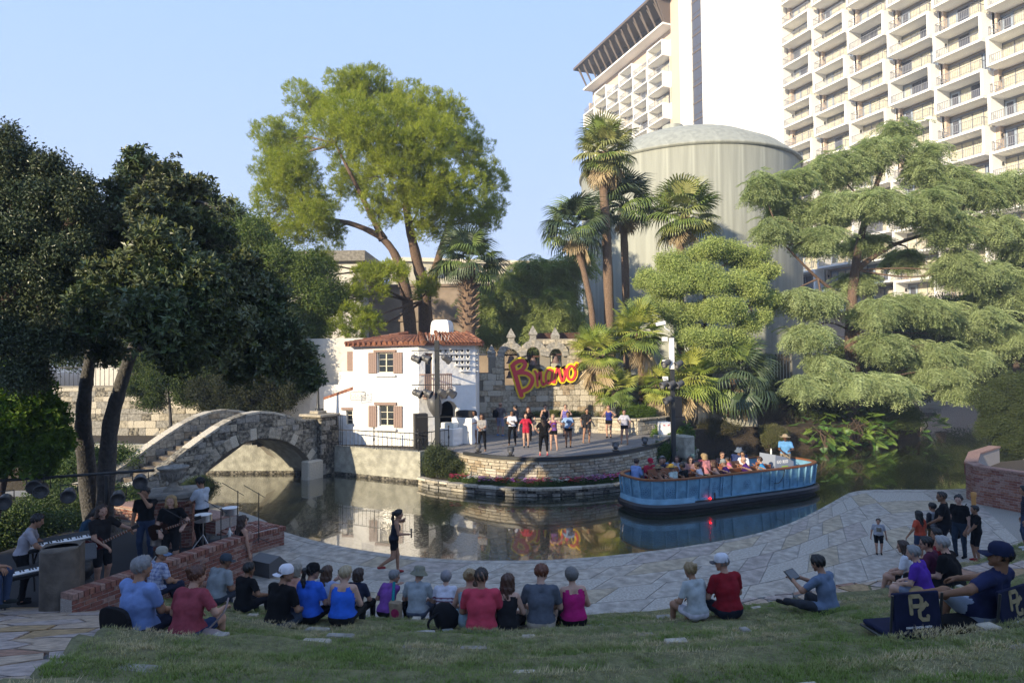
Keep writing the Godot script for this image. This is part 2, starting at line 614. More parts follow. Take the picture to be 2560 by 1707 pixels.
func make_ground() -> void:
	# wide ground under everything
	var g := MB.new()
	g.slab(P2([Vector2(-900,-300),Vector2(900,-300),Vector2(900,1200),Vector2(-900,1200)]),-1.7,-1.5)
	obj("ground", g,M.soil, null, "", "", "", "structure")
	# river
	var wm := StandardMaterial3D.new()
	wm.albedo_color = lin(0.020,0.024,0.013)
	wm.roughness = 0.04
	wm.metallic_specular = 1.0
	wm.clearcoat_enabled = true
	wm.clearcoat = 1.0
	wm.clearcoat_roughness = 0.03
	wm.normal_enabled = true
	wm.normal_texture = noise_tex("n_water", 0.016,0,1,3, FastNoiseLite.TYPE_SIMPLEX_SMOOTH, 1024, true, 5.0)
	wm.normal_scale = 0.5
	wm.uv1_triplanar = true
	wm.uv1_world_triplanar = true
	wm.uv1_scale = Vector3(0.22,0.22,0.45)
	var w := MB.new()
	w.slab(P2([Vector2(-90,12),Vector2(90,12),Vector2(120,130),Vector2(-90,130)]),-0.02,0.0)
	obj("river_water", w, wm, null, "", "", "", "structure")
	# promenade with its paving
	edge_w = spline([Vector2(-14.5,25.4),Vector2(-11.5,24.2),Vector2(-8.69,21.9),Vector2(-7.2,20.08),Vector2(-4.69,18.25),Vector2(-2.1,17.17),Vector2(0.21,16.94),Vector2(1.9,17.12),Vector2(3.79,17.65),Vector2(5.85,18.49),Vector2(7.45,19.39),Vector2(9.09,20.71),Vector2(11.07,22.76),Vector2(12.31,24.12),Vector2(13.2,24.95),Vector2(14.3,25.3),Vector2(17.7,25.27),Vector2(20.5,27.5)],4)
	var pb := MB.new()
	var poly := edge_w.duplicate()
	poly.append_array([Vector2(34,40),Vector2(60,48),Vector2(60,-10),Vector2(-40,-10),Vector2(-40,27.5),Vector2(-20,27)])
	pb.slab(P2(poly),-1.0,0.335)
	var prom := obj("promenade", pb,M.pave_joint, null, "", "", "", "structure")
	var ew := []
	for p in edge_w:
		if p.x > -7.6 and p.x < 17.8:
			ew.append(p)
	var nn := ew.size()
	var rows := [0.0,0.055,0.21,0.37,0.52,0.68,0.84,1.0]
	var at := func(s: float, t: float) -> Vector2:
		var f: float = clampf(s, 0,0.9999) * (nn - 1)
		var a: Vector2 = ew[int(f)].lerp(ew[int(f) + 1], f - int(f))
		var gx: float = lerpf(-7.6,13.6, pow(s, 1.12))
		return a.lerp(Vector2(gx, front_d(gx) - 0.35), t)
	var pm := [M.pave_a,M.pave_e,M.pave_b,M.pave_c,M.pave_a,M.pave_d,M.pave_e,M.pave_b]
	for r in rows.size() - 1:
		var s := 0.0
		while s < 0.999:
			var mid: Vector2 = at.call(s, rows[r])
			var stepw := rng.randf_range(0.9,1.75) if r > 0 else rng.randf_range(1.2,1.9)
			var seg: float = mid.distance_to(at.call(s + 0.01, rows[r])) / 0.01
			var s1 := minf(1.0, s + stepw / maxf(seg, 5.0))
			if 1.0 - s1 < 0.012:
				s1 = 1.0
			var t0: float = rows[r]
			var t1: float = rows[r + 1]
			if r > 0 and r < 6:
				t1 += 0.0
			var q := PackedVector2Array()
			var sm := (s + s1) * 0.5
			for e in [[s, t0],[sm, t0],[s1, t0],[s1, t1],[sm, t1],[s, t1]]:
				var p: Vector2 = at.call(e[0], e[1])
				q.append(Vector2(p.x, -p.y))
			for f in Geometry2D.offset_polygon(q, -0.009):
				var b := MB.new()
				b.slab(f, 0.30,0.35 + rng.randf_range(0.0,0.004))
				inst("paving_slab", b.mesh(),M.pave_a if r == 0 else pm[rng.randi() % pm.size()], prom)
			s = s1
	# promenade face over the water
	var fb := MB.new()
	for i in edge_w.size() - 1:
		var a: Vector2 = edge_w[i]
		var b: Vector2 = edge_w[i + 1]
		fb.quad(V(a.x, -0.5, a.y + 0.01),V(a.x, 0.34, a.y + 0.01),V(b.x, 0.34, b.y + 0.01),V(b.x, -0.5, b.y + 0.01))
	inst("river_edge", fb.mesh(),M.concrete, prom)
	# far bank
	var fbank := MB.new()
	fbank.slab(P2([Vector2(-60,37),Vector2(-22,33.6),Vector2(-15.5,32.5),Vector2(-9.3,32.2),Vector2(-4.3,29.45),Vector2(-3.2,30.8),Vector2(-1,29.5),Vector2(2,28.6),Vector2(5,30),Vector2(7.6,33.2),Vector2(9.2,36.2),Vector2(12,38.2),Vector2(18,38.6),Vector2(22,40),Vector2(27.5,43.5),Vector2(33,52),Vector2(44,73),Vector2(60,66),Vector2(120,60),Vector2(400,300),Vector2(-400,300)]),-1.2,1.38)
	obj("far_bank", fbank,M.soil, null, "", "", "", "structure")
	# grass terraces
	var t := MB.new()
	var xs := []
	var x := -9.5
	while x < 15.5:
		xs.append(x)
		x += 0.22
	var offs := [0.0,0.03,0.09,0.2,0.45,0.75,1.03]
	var nrow := 11
	var ncol := xs.size()
	var nz := FastNoiseLite.new()
	nz.seed = 4
	nz.frequency = 0.9
	var prof := 0
	for k in nrow:
		for o in offs.size():
			for i in ncol:
				var xx: float = xs[i]
				var d: float = front_d(xx) - k * 1.06 - offs[o] + lip(xx, k) * (1.0 if o < 4 else 0.4)
				var y: float = 0.72 + 0.36 * k + 0.05 * offs[o] / 1.06
				if o == 0:
					y = 0.33 if k == 0 else 0.72 + 0.36 * (k - 1) + 0.05
				elif o == 1:
					y -= 0.08
				y += nz.get_noise_2d(xx, d) * (0.05 if o > 1 else 0.02)
				if xx < path_x(d) - 0.12:
					y = minf(y, ramp_y(d) - 0.2)
				t.vert(V(xx, y, d),Vector3.UP)
			prof += 1
	for r in prof - 1:
		for i in ncol - 1:
			var a := r * ncol + i
			t.ix.append_array(PackedInt32Array([a, a + 1, a + ncol + 1, a, a + ncol + 1, a + ncol]))
	smooth(t)
	var terr := obj("grass_terrace", t,M.turf, null, "", "", "", "structure")
	# limestone edging that shows through the turf
	var sm2 := stone_meshes()
	for k in range(1,10):
		var xx := path_x(front_d(0) - k * 1.06) + 0.6
		while xx < 13.5:
			var ln := rng.randf_range(0.3,0.9)
			if rng.randf() < (0.6 if k < 6 else 0.3):
				var dd := front_d(xx) - k * 1.06 + lip(xx, k)
				var yaw := -atan(0.052 * xx) * -1.0
				inst("edging_stone", sm2[rng.randi() % 4],[M.lime_b,M.lime_grey,M.lime_grey][rng.randi() % 3], terr, Transform3D(Basis(Vector3.UP, yaw) * Basis(Vector3.RIGHT, rng.randf_range(-0.1,0.1)) * Basis.from_scale(Vector3(ln * rng.randf_range(0.25,0.6),0.16, rng.randf_range(0.07,0.16))),V(xx, 0.72 + 0.36 * k - 0.08 + rng.randf_range(-0.02,0.015), dd - 0.02)))
			xx += ln + rng.randf_range(0.15,0.8)
	# grass blades
	var bl := MB.new()
	var rg := RandomNumberGenerator.new()
	rg.seed = 9
	for i in 9:
		var a := rg.randf() * TAU
		var o := Vector3(cos(a),0, sin(a)) * rg.randf_range(0.0,0.05)
		var ln := rg.randf_range(0.022,0.05)
		var dr := Vector3(cos(a + 0.5),0, sin(a + 0.5)) * ln * rg.randf_range(0.2,0.9)
		var sd := Vector3(-sin(a),0, cos(a)) * 0.004
		bl.tri(o - sd, o + dr + Vector3(0, ln, 0), o + sd)
	var gm := StandardMaterial3D.new()
	gm.vertex_color_use_as_albedo = true
	gm.roughness = 0.9
	gm.backlight_enabled = true
	gm.backlight = Color(0.5,0.6,0.25)
	var spots := []
	var cols := []
	var n2 := FastNoiseLite.new()
	n2.seed = 31
	n2.frequency = 0.45
	n2.fractal_octaves = 4
	while spots.size() < 95000:
		var gx := rg.randf_range(-9.0,14.5)
		var gd := rg.randf_range(3.6,18.5)
		if rg.randf() > 9.0 / maxf(gd, 4.0) * 0.8:
			continue
		if gd > front_d(gx) + lip(gx, 0) - 0.02 or gx < path_x(gd) + 0.05 * sin(gd * 7.0) + 0.03 or absf(gx) > gd * 0.86 + 0.6 or aisle(gx, gd):
			continue
		var q := (front_d(gx) - gd) / 1.06
		var fq := q - floorf(q)
		var dry := n2.get_noise_2d(gx, gd * 1.6) * 1.5 + 0.06 + (0.5 if fq < 0.16 else 0.0)
		if dry > 0.45 and rg.randf() < 0.4:
			continue
		var y := terrace_y(gx, gd) - 0.012
		var sc := rg.randf_range(0.6,1.15)
		spots.append(Transform3D(Basis(Vector3.UP, rg.randf() * TAU).scaled(Vector3(sc, sc * rg.randf_range(0.7,1.1), sc)),V(gx, y + nz.get_noise_2d(gx, gd) * 0.05, gd)))
		var f := clampf(dry + rg.randf_range(-0.25,0.25),0,1)
		cols.append(Color(0.155,0.21,0.045).lerp(Color(0.46,0.37,0.23), f) * rg.randf_range(0.75,1.25))
	var go := multi("grass", bl.mesh(), gm, spots, cols, self)
	tag(go, "short green and straw-dry grass covering the seating terraces", "grass", "", "stuff")
	# flagstone ramp at the side of the terraces
	var rp := MB.new()
	var region := PackedVector2Array([Vector2(-14.0,-14.5),Vector2(path_x(14.3) + 0.1,-14.3),Vector2(path_x(3.0),-3.0),Vector2(-14.0,-3.0)])
	rp.slab(region, -0.3,0.0)
	for i in rp.v.size():
		var p := rp.v[i]
		rp.v[i] = Vector3(p.x, ramp_y(-p.z) + p.y - 0.03, p.z)
	var ramp := obj("flagstone_path", rp,M.flag_joint, null, "", "", "", "structure")
	var rr := PackedVector2Array([Vector2(-11.5,-13.6),Vector2(path_x(13.6) + 0.1,-13.6),Vector2(path_x(3.6) + 0.02,-3.6),Vector2(-9.0,-3.6)])
	flagstones(rr, 0.95, ramp, func(_x, d): return ramp_y(d),5)
	# flagstone aisle that cuts through the terraces
	var ai := MB.new()
	var aisle_root := obj("flagstone_aisle", aisle_base(ai),M.flag_joint, null, "", "", "", "structure")
	for k in AISLE.size():
		var a: Array = AISLE[k]
		var q := aisle_poly(k)
		flagstones(q, 0.62, aisle_root, func(_x, _d): return a[2],40 + k, 0.06)

const AISLE := [[3.6,7.9,0.40],[5.7,9.2,0.76],[7.3,10.4,1.12],[8.6,11.4,1.48],[9.6,12.2,1.84]]

func aisle_poly(k: int) -> PackedVector2Array:
	var a: Array = AISLE[k]
	var q := PackedVector2Array()
	var kk := k - 1
	for i in 5:
		var x := lerpf(a[0], a[1], i / 4.0)
		q.append(Vector2(x, -(front_d(x) - kk * 1.06 + (0.0 if k else -0.1))))
	for i in 5:
		var x := lerpf(a[1], a[0], i / 4.0)
		q.append(Vector2(x, -(front_d(x) - (kk + 1) * 1.06 - 0.12)))
	return q

func aisle_base(b: MB) -> MB:
	for k in AISLE.size():
		b.slab(aisle_poly(k), AISLE[k][2] - 0.4, AISLE[k][2] - 0.02)
	return b

func aisle(x: float, d: float) -> bool:
	for k in AISLE.size():
		if x > AISLE[k][0] - 0.02 and x < AISLE[k][1] + 0.02:
			var q := (front_d(x) - d) / 1.06
			if q >= k - 1.02 and q <= k + 0.13:
				return true
	return false

func smooth(b: MB) -> void:
	var acc := PackedVector3Array()
	acc.resize(b.v.size())
	for i in range(0, b.ix.size(),3):
		var a := b.ix[i]
		var c := b.ix[i + 1]
		var d := b.ix[i + 2]
		var nn := (b.v[d] - b.v[a]).cross(b.v[c] - b.v[a])
		acc[a] += nn
		acc[c] += nn
		acc[d] += nn
	for i in acc.size():
		b.n[i] = acc[i].normalized()

func multi(called: String, mesh: Mesh, m: Material, spots: Array, cols: Array, parent: Node) -> MultiMeshInstance3D:
	var mm := MultiMesh.new()
	mm.transform_format = MultiMesh.TRANSFORM_3D
	mm.use_colors = cols.size() > 0
	mm.mesh = mesh
	mm.instance_count = spots.size()
	for i in spots.size():
		mm.set_instance_transform(i, spots[i])
		if cols.size():
			mm.set_instance_color(i, cols[i])
	var o := MultiMeshInstance3D.new()
	o.name = called if parent != self else numbered(called)
	o.multimesh = mm
	o.material_override = m
	parent.add_child(o, true)
	return o

var _stones := []

func stone_meshes() -> Array:
	if _stones.is_empty():
		var rg := RandomNumberGenerator.new()
		rg.seed = 77
		for i in 6:
			var b := MB.new()
			b.cbox(Transform3D(),Vector3.ONE, 0.07,0.035, rg)
			_stones.append(b.mesh())
	return _stones

var _bricks := []

func brick_mesh() -> Mesh:
	if _bricks.is_empty():
		var b := MB.new()
		b.cbox(Transform3D(),Vector3.ONE, 0.05)
		_bricks.append(b.mesh())
	return _bricks[0]

# ---------- walls of picked-out stones ----------
# frame(s) gives the face frame at distance s along the wall; lo(s), hi(s) the heights between which stones lie; skip(s, y) leaves gaps
func stones(parent: Node, called: String, length: float, frame: Callable, lo: Callable, hi: Callable, course: Vector2, wide: Vector2, depth: float, ms: Array, skip = null, joint := 0.014, y0 := 0.0, y1 := 10.0) -> void:
	var sm := stone_meshes()
	var y := y0
	var gap := joint
	while y < y1:
		var ch := rng.randf_range(course.x, course.y)
		var s := -rng.randf_range(0, wide.x * 0.6)
		while s < length:
			var w := rng.randf_range(wide.x, wide.y)
			var a := maxf(s, 0.0)
			var b := minf(s + w, length)
			if length - b < wide.x * 0.4:
				b = length
				w = length - s + 0.01
			s += w
			var mid := (a + b) * 0.5
			var l: float = lo.call(mid)
			var h: float = hi.call(mid)
			var ya := maxf(y, l)
			var yb := minf(y + ch, h)
			if h - yb < course.x * 0.4 and yb < h:
				yb = h if y + ch * 1.6 > h else yb
			if yb - ya < 0.04 or b - a < 0.06:
				continue
			if skip != null and skip.call(mid, (ya + yb) * 0.5, (b - a) * 0.5, (yb - ya) * 0.5):
				continue
			var f: Transform3D = frame.call(mid)
			var t := Transform3D(f.basis, f.origin + Vector3(0, (ya + yb) * 0.5,0) + f.basis.z * rng.randf_range(-0.012,0.014))
			t = t * Transform3D(Basis.from_scale(Vector3(b - a - gap, yb - ya - gap, depth)),Vector3.ZERO)
			inst(called, sm[rng.randi() % sm.size()], ms[rng.randi() % ms.size()], parent, t)
		y += ch

func bricks(parent: Node, f: Transform3D, length: float, height: Callable, ms: Array, depth := 0.10, course := 0.075, bl := 0.215, most := 300, s_from := 0.0) -> void:
	var bm := brick_mesh()
	var made := 0
	var y := 0.0
	var row := 0
	while y < 3.0 and made < most:
		var s := s_from - (bl * 0.5 if row % 2 else 0.0)
		while s < length:
			var a := maxf(s, s_from)
			var b := minf(s + bl, length)
			s += bl
			if b - a < 0.04 or y + course > height.call((a + b) * 0.5) + 0.01:
				continue
			var t := f * Transform3D(Basis.from_scale(Vector3(b - a - 0.012, course - 0.012, depth)),Vector3((a + b) * 0.5, y + course * 0.5,0.003 + rng.randf_range(-0.003,0.003) - depth * 0.5))
			inst("brick", bm, ms[rng.randi() % ms.size()], parent, t)
			made += 1
			if made >= most:
				break
		y += course
		row += 1

# outline minus openings as pieces without holes
func cut(outer: PackedVector2Array, holes: Array) -> Array:
	var xs := [-1000.0]
	for h in holes:
		var c := 0.0
		for p in h:
			c += p.x / h.size()
		xs.append(c)
	xs.sort()
	xs.append(1000.0)
	var out := []
	for i in xs.size() - 1:
		if xs[i + 1] - xs[i] < 0.01:
			continue
		var band := PackedVector2Array([Vector2(xs[i],-1000),Vector2(xs[i + 1],-1000),Vector2(xs[i + 1],1000),Vector2(xs[i],1000)])
		var rest: Array = []
		rest.append_array(Geometry2D.intersect_polygons(outer, band))
		for h in holes:
			var nxt := []
			for r in rest:
				nxt.append_array(Geometry2D.clip_polygons(r, h))
			rest = nxt
		out.append_array(rest)
	return out

func rect(x0: float, y0: float, x1: float, y1: float) -> PackedVector2Array:
	return PackedVector2Array([Vector2(x0, y0),Vector2(x1, y0),Vector2(x1, y1),Vector2(x0, y1)])

func arch(x0: float, y0: float, x1: float, spring: float, seg := 14, rise := -1.0) -> PackedVector2Array:
	var q := PackedVector2Array([Vector2(x0, y0),Vector2(x1, y0)])
	var r := (x1 - x0) * 0.5
	var rr := r if rise < 0 else rise
	for i in seg + 1:
		var a := PI * i / seg
		q.append(Vector2((x0 + x1) * 0.5 + cos(a) * r, spring + sin(a) * rr))
	return q

# casement set into a wall frame f: frame bars, panes; opening rectangle in wall coordinates
func casement(parent: Node, f: Transform3D, x0: float, y0: float, x1: float, y1: float, cols: int, rows: int, inset := 0.12) -> void:
	var w := Node3D.new()
	w.name = "window"
	parent.add_child(w, true)
	w.transform = f
	var b := MB.new()
	var z := -inset
	var t := 0.05
	var cx := (x0 + x1) * 0.5
	var cy := (y0 + y1) * 0.5
	b.bx(Vector3(cx, y0 + t * 0.5, z),Vector3(x1 - x0, t, 0.06))
	b.bx(Vector3(cx, y1 - t * 0.5, z),Vector3(x1 - x0, t, 0.06))
	b.bx(Vector3(x0 + t * 0.5, cy, z),Vector3(t, y1 - y0 - 2 * t, 0.06))
	b.bx(Vector3(x1 - t * 0.5, cy, z),Vector3(t, y1 - y0 - 2 * t, 0.06))
	for i in range(1, cols):
		var xx := lerpf(x0, x1, float(i) / cols)
		b.bx(Vector3(xx, cy, z + 0.004),Vector3(0.055 if i * 2 == cols else 0.025, y1 - y0 - 2 * t, 0.055))
	for j in range(1, rows):
		b.bx(Vector3(cx, lerpf(y0, y1, float(j) / rows), z + 0.002),Vector3(x1 - x0 - 2 * t, 0.025,0.04))
	obj("window_frame", b,M.frame_cream, w)
	for i in cols:
		for j in rows:
			var p := MB.new()
			var xa := lerpf(x0, x1, float(i) / cols) + 0.012
			var xb := lerpf(x0, x1, float(i + 1) / cols) - 0.012
			var ya := lerpf(y0, y1, float(j) / rows) + 0.012
			var yb := lerpf(y0, y1, float(j + 1) / rows) - 0.012
			p.bx(Vector3((xa + xb) * 0.5, (ya + yb) * 0.5, z - 0.012),Vector3(xb - xa, yb - ya, 0.008))
			obj("pane", p,M.glass, w)

func part_box(called: String, parent: Node, m: Material, t: Transform3D, s: Vector3, bev := 0.012) -> MeshInstance3D:
	var b := MB.new()
	b.cbox(Transform3D(), s, minf(bev, minf(s.x, minf(s.y, s.z)) * 0.3))
	var o := obj(called, b, m, parent)
	o.transform = t
	return o

func make_buildings() -> void:
	make_canal_wall()
	make_house()
	make_stage()
	make_bell_wall()
	make_bridge()
	make_tank()
	make_hotel()
	make_brick()
	make_backdrop()

func make_canal_wall() -> void:
	var t := thing("canal_wall", "pale stucco river wall under the iron railing in front of white house", "wall")
	var pts := [Vector2(-22,33.4),Vector2(-15.5,32.4),Vector2(-9.3,32.1),Vector2(-4.25,29.3),Vector2(-2.6,31.2)]
	var b := MB.new()
	for i in pts.size() - 1:
		var a: Vector2 = pts[i]
		var c: Vector2 = pts[i + 1]
		var f := fr(V(a.x, 0, a.y),V(c.x - a.x, 0, c.y - a.y))
		var ln := a.distance_to(c)
		b.plate(rect(0,-1.0, ln, 1.44), f, 0.35)
	obj("wall_face", b,M.stucco, t)
	var w := MB.new()
	for i in pts.size() - 1:
		var a: Vector2 = pts[i]
		var c: Vector2 = pts[i + 1]
		var f := fr(V(a.x, 0, a.y),V(c.x - a.x, 0, c.y - a.y))
		w.plate(rect(0,-0.9, a.distance_to(c),0.16), Transform3D(f.basis, f.origin + f.basis.z * 0.006),0.0)
	obj("wet_band", w,M.lime_lichen, t)
	# electric box with conduits on the end face
	var f := fr(V(-4.25,0,29.3),V(1.65,0,1.9))
	var e := thing("junction_box", "pale metal electrical box with conduits on the river wall end", "electrical box", f * Vector3(0.75,0.75,0.0),0)
	e.basis = f.basis
	part_box("cabinet", e,M.stucco, Transform3D(Basis(),Vector3(0,0.0,0.09)),Vector3(0.62,0.5,0.17),0.02)
	for x in [-0.1,0.05]:
		var c := MB.new()
		c.cyl(Vector3(x, -0.25,0.06),Vector3(x, -0.85,0.06),0.025)
		obj("conduit", c,M.stucco, e)
	# iron railing
	var r := thing("iron_railing", "black iron railing with twisted posts along the river wall top", "railing")
	var run := [Vector2(-9.0,31.75),Vector2(-6.6,30.45),Vector2(-4.35,29.25 + 0.2),Vector2(-3.1,30.9)]
	for i in run.size() - 1:
		var a: Vector2 = run[i]
		var c: Vector2 = run[i + 1]
		var h0 := 2.26
		var rail := MB.new()
		rail.cyl(V(a.x, h0, a.y),V(c.x, h0, c.y),0.025,-1,6)
		rail.cyl(V(a.x, 1.52, a.y),V(c.x, 1.52, c.y),0.014,-1,6)
		obj("rail", rail,M.iron, r)
		var nb := int(a.distance_to(c) / 0.24)
		for k in range(1, nb):
			var p := a.lerp(c, float(k) / nb)
			var q := MB.new()
			q.cyl(V(p.x, 1.44, p.y),V(p.x, h0, p.y),0.011,-1,5)
			obj("baluster", q,M.iron, r)
	for p in run:
		var q := MB.new()
		q.cyl(V(p.x, 1.44, p.y),V(p.x, 2.38, p.y),0.026,-1,6)
		q.ball(V(p.x, 2.42, p.y),Vector3(0.045,0.05,0.045),8)
		q.ball(V(p.x, 1.9, p.y),Vector3(0.045,0.11,0.045),8)
		obj("post", q,M.iron, r)
	# gate bars beside the bridge pier
	var gt := thing("iron_gate", "open black barred iron gate beside the bridge lamp pier", "gate")
	for k in 8:
		var q := MB.new()
		q.cyl(V(-9.15 + 0.09 * k, 1.44,32.0),V(-9.15 + 0.09 * k, 2.95,32.0),0.013,-1,5)
		obj("bar", q,M.iron, gt)
	for y in [1.6,2.9]:
		var q := MB.new()
		q.cyl(V(-9.2, y, 32.0),V(-8.5, y, 32.0),0.02,-1,6)
		obj("rail", q,M.iron, gt)

func z3(x: float, y: float) -> Vector2:
	return Vector2(600 + x / 3.408,780 + y / 3.408)

func make_house() -> void:
	var h := thing("white_house", "white plastered two-storey house with red tile roof and pink shutters", "house")
	var gy := 1.40
	# front face, slightly turned
	var L := V(-8.07, gy, 32.4)
	var K := V(-4.6, gy, 31.4)
	var f1 := fr(L, K - L)
	var at1 := func(x: float, y: float) -> Vector2:
		var p := z3(x, y)
		var q: Vector3 = f1.affine_inverse() * on_plane(p.x, p.y, f1.origin, f1.basis.z)
		return Vector2(q.x, q.y)
	var w1 := (K - L).length()
	var top := 4.98
	var u0: Vector2 = at1.call(1172,518)
	var u1: Vector2 = at1.call(1306,345)
	var d0: Vector2 = at1.call(1185,970)
	var d1: Vector2 = at1.call(1310,795)
	var b := MB.new()
	for q in cut(rect(0,0, w1, top),[rect(u0.x, u0.y, u1.x, u1.y), rect(d0.x, d0.y, d1.x, d1.y)]):
		b.plate(q, f1,0.3)
	# left return, going back
	var Lb := L + V(0.25,0,5.0)
	b.plate(rect(0,0,5.0, top), fr(Lb, L - Lb),0.3)
	obj("front_wall", b,M.plaster, h)
	casement(h, f1, u0.x, u0.y, u1.x, u1.y, 2,3)
	casement(h, f1, d0.x, d0.y, d1.x, d1.y, 2,3)
	for s in [[1095,345,1166,523],[1308,342,1383,523],[1097,797,1166,978],[1311,800,1383,985]]:
		var a: Vector2 = at1.call(s[0], s[3])
		var c: Vector2 = at1.call(s[2], s[1])
		var sh := part_box("shutter", h,M.wood_shutter, f1 * Transform3D(Basis(),Vector3((a.x + c.x) * 0.5, (a.y + c.y) * 0.5,0.03)),Vector3(c.x - a.x, c.y - a.y, 0.05))
		for k in 4:
			part_box("board", sh,M.wood_shutter, Transform3D(Basis(),Vector3((k - 1.5) * (c.x - a.x) / 4.0,0,0.03)),Vector3((c.x - a.x) / 4.0 - 0.012, c.y - a.y - 0.03,0.015),0.004)
	for s in [[1140,320,1330,344,0.06, "lintel"],[1145,768,1335,792,0.06, "lintel"]]:
		var a: Vector2 = at1.call(s[0], s[3])
		var c: Vector2 = at1.call(s[2], s[1])
		part_box("lintel", h,M.wood_shutter, f1 * Transform3D(Basis(),Vector3((a.x + c.x) * 0.5, (a.y + c.y) * 0.5,0.035)),Vector3(c.x - a.x, c.y - a.y, 0.09))
	for s in [[1155,533,1328,552],[1155,993,1336,1010]]:
		var a: Vector2 = at1.call(s[0], s[3])
		var c: Vector2 = at1.call(s[2], s[1])
		part_box("sill", h,M.plaster, f1 * Transform3D(Basis(),Vector3((a.x + c.x) * 0.5, (a.y + c.y) * 0.5,0.06)),Vector3(c.x - a.x, c.y - a.y, 0.16),0.03)
	# side face towards the stage, with an archway
	var E := V(-1.9, gy, 32.95)
	var f2 := fr(K, E - K)
	var w2 := (E - K).length()
	var at2 := func(x: float, y: float) -> Vector2:
		var p := z3(x, y)
		var q: Vector3 = f2.affine_inverse() * on_plane(p.x, p.y, f2.origin, f2.basis.z)
		return Vector2(q.x, q.y)
	var a0: Vector2 = at2.call(1700,1140)
	var a1: Vector2 = at2.call(1852,752)
	var sp := a1.y - (a1.x - a0.x) * 0.5
	var dr0: Vector2 = at2.call(1578,690)
	var dr1: Vector2 = at2.call(1640,350)
	b = MB.new()
	for q in cut(rect(0,0, w2, top),[arch(a0.x, -0.1, a1.x, sp), rect(dr0.x, dr0.y + 0.05, dr1.x, dr1.y)]):
		b.plate(q, f2,0.55)
	var E2 := V(-1.93, gy, 37.3)
	b.plate(rect(0,0, (E2 - E).length(), top), fr(E, E2 - E),0.3)
	obj("stage_wall", b,M.plaster, h)
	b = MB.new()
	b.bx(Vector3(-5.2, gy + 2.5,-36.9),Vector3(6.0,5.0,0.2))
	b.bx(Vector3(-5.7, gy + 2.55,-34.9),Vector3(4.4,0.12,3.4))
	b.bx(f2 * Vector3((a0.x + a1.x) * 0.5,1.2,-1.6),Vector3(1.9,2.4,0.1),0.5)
	obj("dark_backing", b,M.void, h)  # near-black slabs, the shade of the rooms put into their colour
	var dd := part_box("door", h,M.wood_shutter, f2 * Transform3D(Basis(),Vector3((dr0.x + dr1.x) * 0.5, (dr0.y + dr1.y) * 0.5,-0.15)),Vector3(dr1.x - dr0.x + 0.05, dr1.y - dr0.y, 0.06))
	part_box("pane", dd,M.glass, Transform3D(Basis(),Vector3(0,0.25,0.035)),Vector3(0.25,0.7,0.01),0.002)
	# dovecote pipes and ledges; near-black discs paint the shade inside the pipes
	var ring := MB.new()
	ring.lathe(Transform3D(Basis(Vector3.RIGHT, PI / 2),Vector3.ZERO),[Vector2(0.072,-0.02),Vector2(0.072,0.05),Vector2(0.098,0.055),Vector2(0.102,0.0),Vector2(0.102,-0.02)],14)
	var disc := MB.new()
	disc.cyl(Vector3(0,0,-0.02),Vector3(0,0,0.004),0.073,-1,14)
	var rm := ring.mesh()
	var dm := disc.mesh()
	for s in [[330,[1705,1750,1796,1843,1890,1940]],[380,[1799,1845,1890,1940]],[428,[1846,1891,1940]],[478,[1893,1940]]]:
		var lo := 99.0
		var hi := -99.0
		var yy := 0.0
		for x in s[1]:
			var p: Vector2 = at2.call(x, s[0])
			lo = minf(lo, p.x)
			hi = maxf(hi, p.x)
			yy = p.y
			var o := inst("nest_pipe", rm,M.plaster, h, f2 * Transform3D(Basis(),Vector3(p.x, p.y, 0.0)))
			inst("nest_dark_disc", dm,M.void, o)
		part_box("nest_ledge", h,M.plaster, f2 * Transform3D(Basis(),Vector3((lo + hi) * 0.5, yy - 0.16,0.06)),Vector3(hi - lo + 0.3,0.04,0.16))
	var f3 := fr(E, E2 - E)
	for s in [330,380,428,478]:
		var yy: float = (at2.call(1940, s) as Vector2).y
		for k in 3:
			var o := inst("nest_pipe", rm,M.plaster, h, f3 * Transform3D(Basis(),Vector3(0.35 + 0.55 * k, yy, 0)))
			inst("nest_dark_disc", dm,M.void, o)
		part_box("nest_ledge", h,M.plaster, f3 * Transform3D(Basis(),Vector3(0.9, yy - 0.16,0.06)),Vector3(1.7,0.04,0.16))
	# balcony on the stage face
	var bl := Node3D.new()
	bl.name = "balcony"
	h.add_child(bl)
	var c0: Vector2 = at2.call(1530,712)
	var c1: Vector2 = at2.call(1765,530)
	c0.x = maxf(c0.x, 0.02)
	bl.transform = f2 * Transform3D(Basis(),Vector3((c0.x + c1.x) * 0.5, c0.y + 0.05,0))
	var bw := c1.x - c0.x
	part_box("floor_slab", bl,M.wood_shutter, Transform3D(Basis(),Vector3(0,0,0.3)),Vector3(bw + 0.1,0.12,0.66))
	part_box("hand_rail", bl,M.wood_shutter, Transform3D(Basis(),Vector3(0,0.98,0.58)),Vector3(bw, 0.07,0.08))
	for sx in [-1,1]:
		part_box("hand_rail", bl,M.wood_shutter, Transform3D(Basis(),Vector3(sx * (bw * 0.5 - 0.04),0.98,0.27)),Vector3(0.07,0.07,0.54))
		part_box("bracket", bl,M.wood_shutter, Transform3D(Basis(),Vector3(sx * bw * 0.35,-0.14,0.2)),Vector3(0.1,0.16,0.4))
	for k in 14:
		part_box("baluster", bl,M.wood_shutter, Transform3D(Basis(),Vector3(lerpf(-bw * 0.5 + 0.05, bw * 0.5 - 0.05, k / 13.0),0.5,0.58)),Vector3(0.055,0.9,0.04))
	# tile roofs
	tile_roof(h,[L + V(-0.3, top + 0.02,-0.35), K + V(0.35, top + 0.02,-0.3)],[V(-5.6, gy + top + 0.6,34.0),V(-4.9, gy + top + 0.6,33.9)],15,7)
